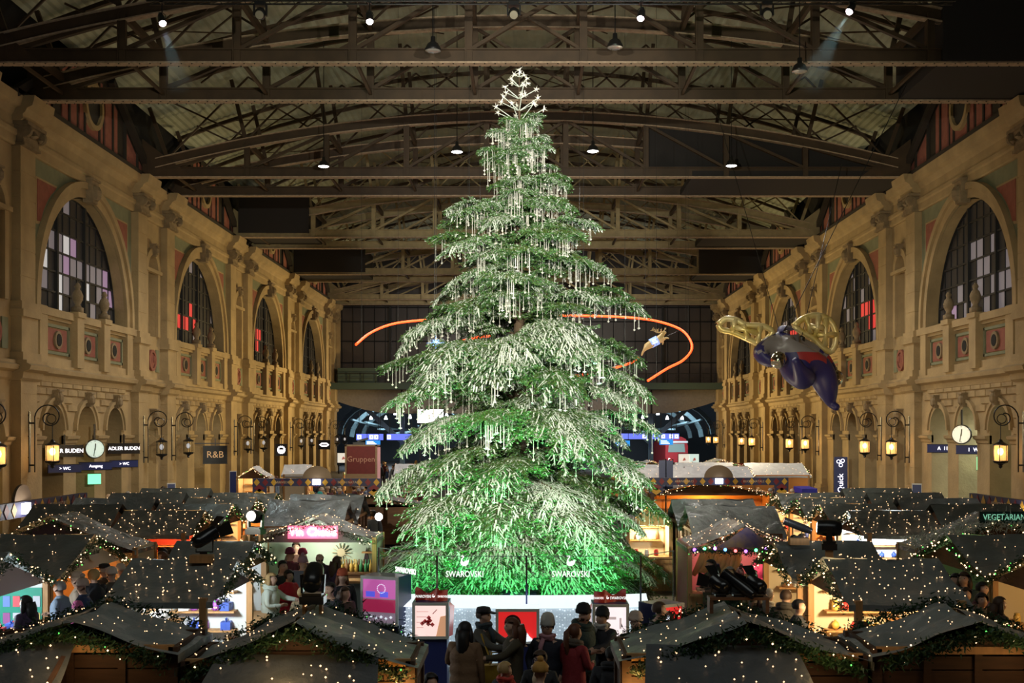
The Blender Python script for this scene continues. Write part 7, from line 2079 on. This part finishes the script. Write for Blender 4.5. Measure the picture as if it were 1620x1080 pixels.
lamp('SPOT', 'figure_light', (AO.x-4.5, AO.y-6, 15.5), 480, (1, .93, .72), AO, .2, 40, .6)

RY = 58.0; RO = at(1035, 543, RY); kr = RY/FPX
rp = lambda px, py, dy=0: Vector(((px-1035)*kr, dy, (543-py)*kr))
DEER = thing('reindeer_figure', 'golden leaping reindeer with glowing flank letters inside the neon loop', 'figurine', RO)
V = [rp(1034, 541), rp(1044, 536), rp(1048, 530), rp(1051, 525.5), rp(1054.5, 526), rp(1026, 545),
     rp(1022, 550, -.10), rp(1017, 556, -.12), rp(1014.5, 563, -.12), rp(1023, 549, .12), rp(1018.5, 555, .15), rp(1016, 561, .15),
     rp(1049, 537, -.12), rp(1053, 534.5, -.14), rp(1058, 535.5, -.14), rp(1047, 539.5, .12), rp(1050, 540, .15), rp(1048.5, 545, .15), rp(1021, 543.5, 0)]
Ed = [(0, 1), (1, 2), (2, 3), (3, 4), (0, 5), (5, 6), (6, 7), (7, 8), (5, 9), (9, 10), (10, 11), (1, 12), (12, 13), (13, 14), (1, 15), (15, 16), (16, 17), (5, 18)]
R = [.20, .20, .12, .095, .05, .19, .13, .055, .04, .13, .055, .04, .09, .05, .035, .09, .05, .035, .03]
DG = mat('reindeer_gold', (.62, .46, .20), .4, emit=(.75, .55, .25), estr=.10)
link('body', skin_mesh(V, Ed, R, 'body', [DG], lambda c: 0), DEER)
m = MB()
for dy in (-.12, .12):
    s = 1 if dy > 0 else 1.1
    a = [rp(1050, 523.5, dy*.4), rp(1046, 526, dy), rp(1040, 525.5, dy*1.5), rp(1034, 522, dy*2), rp(1030, 522, dy*2)]
    m.tube(a, [.025, .022, .02, .015, .01], 5)
    for i, (ex, ey) in ((1, (1046, 520)), (2, (1041, 520)), (2, (1037, 520)), (3, (1033, 518))): m.tube([a[i], rp(ex, ey, dy*1.8)], [.018, .008], 4)
    b = [rp(1050, 523.5, dy*.4), rp(1053, 520, dy), rp(1052.5, 518, dy*1.5)]
    m.tube(b, [.022, .015, .008], 5)
m.build('antlers', DG, DEER)
m = MB(); m.ball(rp(1053, 523.5, -.09), .018, n=6, k=4); m.ball(rp(1053, 523.5, .09), .018, n=6, k=4); m.build('eyes', EYEM, DEER)
m = MB(); m.lathe([(.235, -.2), (.235, .2)], (0, 0, 0), 14, axis='x'); o = m.build('saddle_cloth', mat('saddle_blue_lit', (.3, .4, .8), .4, emit=(.25, .42, 1), estr=.9), DEER); o.location = rp(1035, 540.5); o.rotation_euler = (0, math.radians(-27), 0)
text('SS', .30, mat('saddle_letter', (.9, .95, 1), .4, emit=(.85, .93, 1), estr=2.5), DEER, tuple(rp(1035, 540.5, -.25)), rot=(PI/2, -math.radians(20), 0), ext=.006)
m = MB(); m.tube([rp(1060, 531, 0), rp(1035, 541, 0), rp(1078, 521, 0)][1:], .012, 4); m.tube([rp(1035, 545, 0), rp(1008, 566, 0)], .012, 4); m.build('wires', BLACK, DEER)
D2 = thing('star_figure', 'small pale leaping figure with blue star glow among the left branches', 'figurine', at(690, 543, 52))
k2 = 52/FPX; sp2 = lambda x, y, d=0: Vector(((x-690)*k2, d, (543-y)*k2))
link('body', skin_mesh([sp2(690, 543), sp2(698, 541.5), sp2(703, 538), sp2(684, 541), sp2(679, 537, -.1), sp2(681, 544, .1), sp2(706, 543, -.1), sp2(704, 545, .1)], [(0, 1), (1, 2), (0, 3), (3, 4), (3, 5), (1, 6), (1, 7)], [.17, .16, .1, .13, .05, .05, .05, .05], 'body', [mat('figure_pale_blue', (.35, .45, .48), .5)], lambda c: 0), D2)
m = MB(); m.tube([(0, 0, .1), (0, 0, rz(D2.location.x)-D2.location.z)], .01, 3); m.build('wire', BLACK, D2)
m = MB()
for q in range(8):
    t = q*PI/4; L = .42 if q % 2 == 0 else .2
    m.add([(.06*math.cos(t+.5), -.2, .06*math.sin(t+.5)), (.06*math.cos(t-.5), -.2, .06*math.sin(t-.5)), (L*math.cos(t), -.2, L*math.sin(t)), (0, -.26, 0)], [(0, 2, 3), (1, 2, 3)])
m.build('blue_star', mat('star_blue_lit', (.4, .6, 1), .4, emit=(.22, .42, 1), estr=4), D2)
NEONR = mat('neon_orange_red', (1, .3, .1), .4, emit=(1.0, .036, .004), estr=4.5)
def neon(label, pts, grp='neon trail pieces'):
    P = []
    for i in range(len(pts)-1):
        a, b = pts[i], pts[i+1]; z = pts[max(i-1, 0)]; n = pts[min(i+2, len(pts)-1)]
        for s in range(6):
            t = s/6
            q = [.5*((2*a[k])+(-z[k]+b[k])*t+(2*z[k]-5*a[k]+4*b[k]-n[k])*t*t+(-z[k]+3*a[k]-3*b[k]+n[k])*t**3) for k in range(3)]
            P.append(at(*q))
    P.append(at(*pts[-1]))
    R = thing('neon_trail', label, 'neon light', P[0], group=grp)
    m = MB(); m.tube([p-P[0] for p in P], .055, 8); m.build('glowing_tube', NEONR, R, True)
    m = MB(); 
    for p in P[3::12]: m.tube([p-P[0], p-P[0]+Vector((0, 0, rz(p.x)-p.z))], .008, 3)
    m.build('suspension_wires', BLACK, R)
neon('big sweeping orange-red neon tube looping behind the spruce from left to right', [(563, 545, 54), (585, 527, 55), (615, 514, 56.5), (650, 508, 58), (720, 503, 60), (800, 500, 61), (880, 499, 61), (950, 500, 60.5), (1000, 502.5, 60), (1040, 508, 59.5), (1075, 520, 59), (1091, 536, 58.5), (1094, 553, 58), (1080, 570, 57.5), (1055, 583, 57), (1025, 602, 56)])
neon('short orange-red neon piece ending at the golden reindeer', [(905, 596, 48), (945, 588, 51), (975, 581, 54), (1000, 573, 56.5), (1010, 566, 57.5)])
neon('short orange-red neon piece among the left branches below the blue star', [(678, 573, 46), (700, 583, 46), (722, 588, 46), (760, 594, 46)])
neon('short orange-red neon piece behind the branches right of the blue star', [(732, 539, 52), (752, 534, 52.5), (775, 531, 53)])

# faint light beams in the haze under two of the lit spotlights
def beam_volume(k, L, r1, dens):
    p, d = SPOTAIM[k]
    m = MB(); q = d.to_track_quat('Z', 'Y')
    m.lathe([(.10, .02), (r1, L)], n=20)
    vm = bpy.data.materials.get('haze') or bpy.data.materials.new('haze')
    vm.use_nodes = True; nt = vm.node_tree
    if 'Principled BSDF' in nt.nodes: nt.nodes.remove(nt.nodes['Principled BSDF'])
    vs = nt.nodes.new('ShaderNodeVolumeScatter'); vs.inputs['Density'].default_value = dens; vs.inputs['Color'].default_value = (.8, .95, .95, 1)
    nt.links.new(vs.outputs[0], nt.nodes['Material Output'].inputs['Volume'])
    o = m.build('light_haze', vm, loc=p); o.rotation_euler = q.to_euler()
    tag(o, 'faint hazy beam of light below the %s spotlight of the top lighting bar' % ('rightmost' if k == 3 else 'leftmost'), 'haze', kind='stuff')
    lamp('SPOT', 'truss_beam', p, 1500 if k == 3 else 700, (.75, .95, .95), p+d, .05, 2*math.degrees(math.atan(r1/L))*.92, .4)
beam_volume(3, 3.0, .62, .06)
beam_volume(0, 2.4, .5, .02)
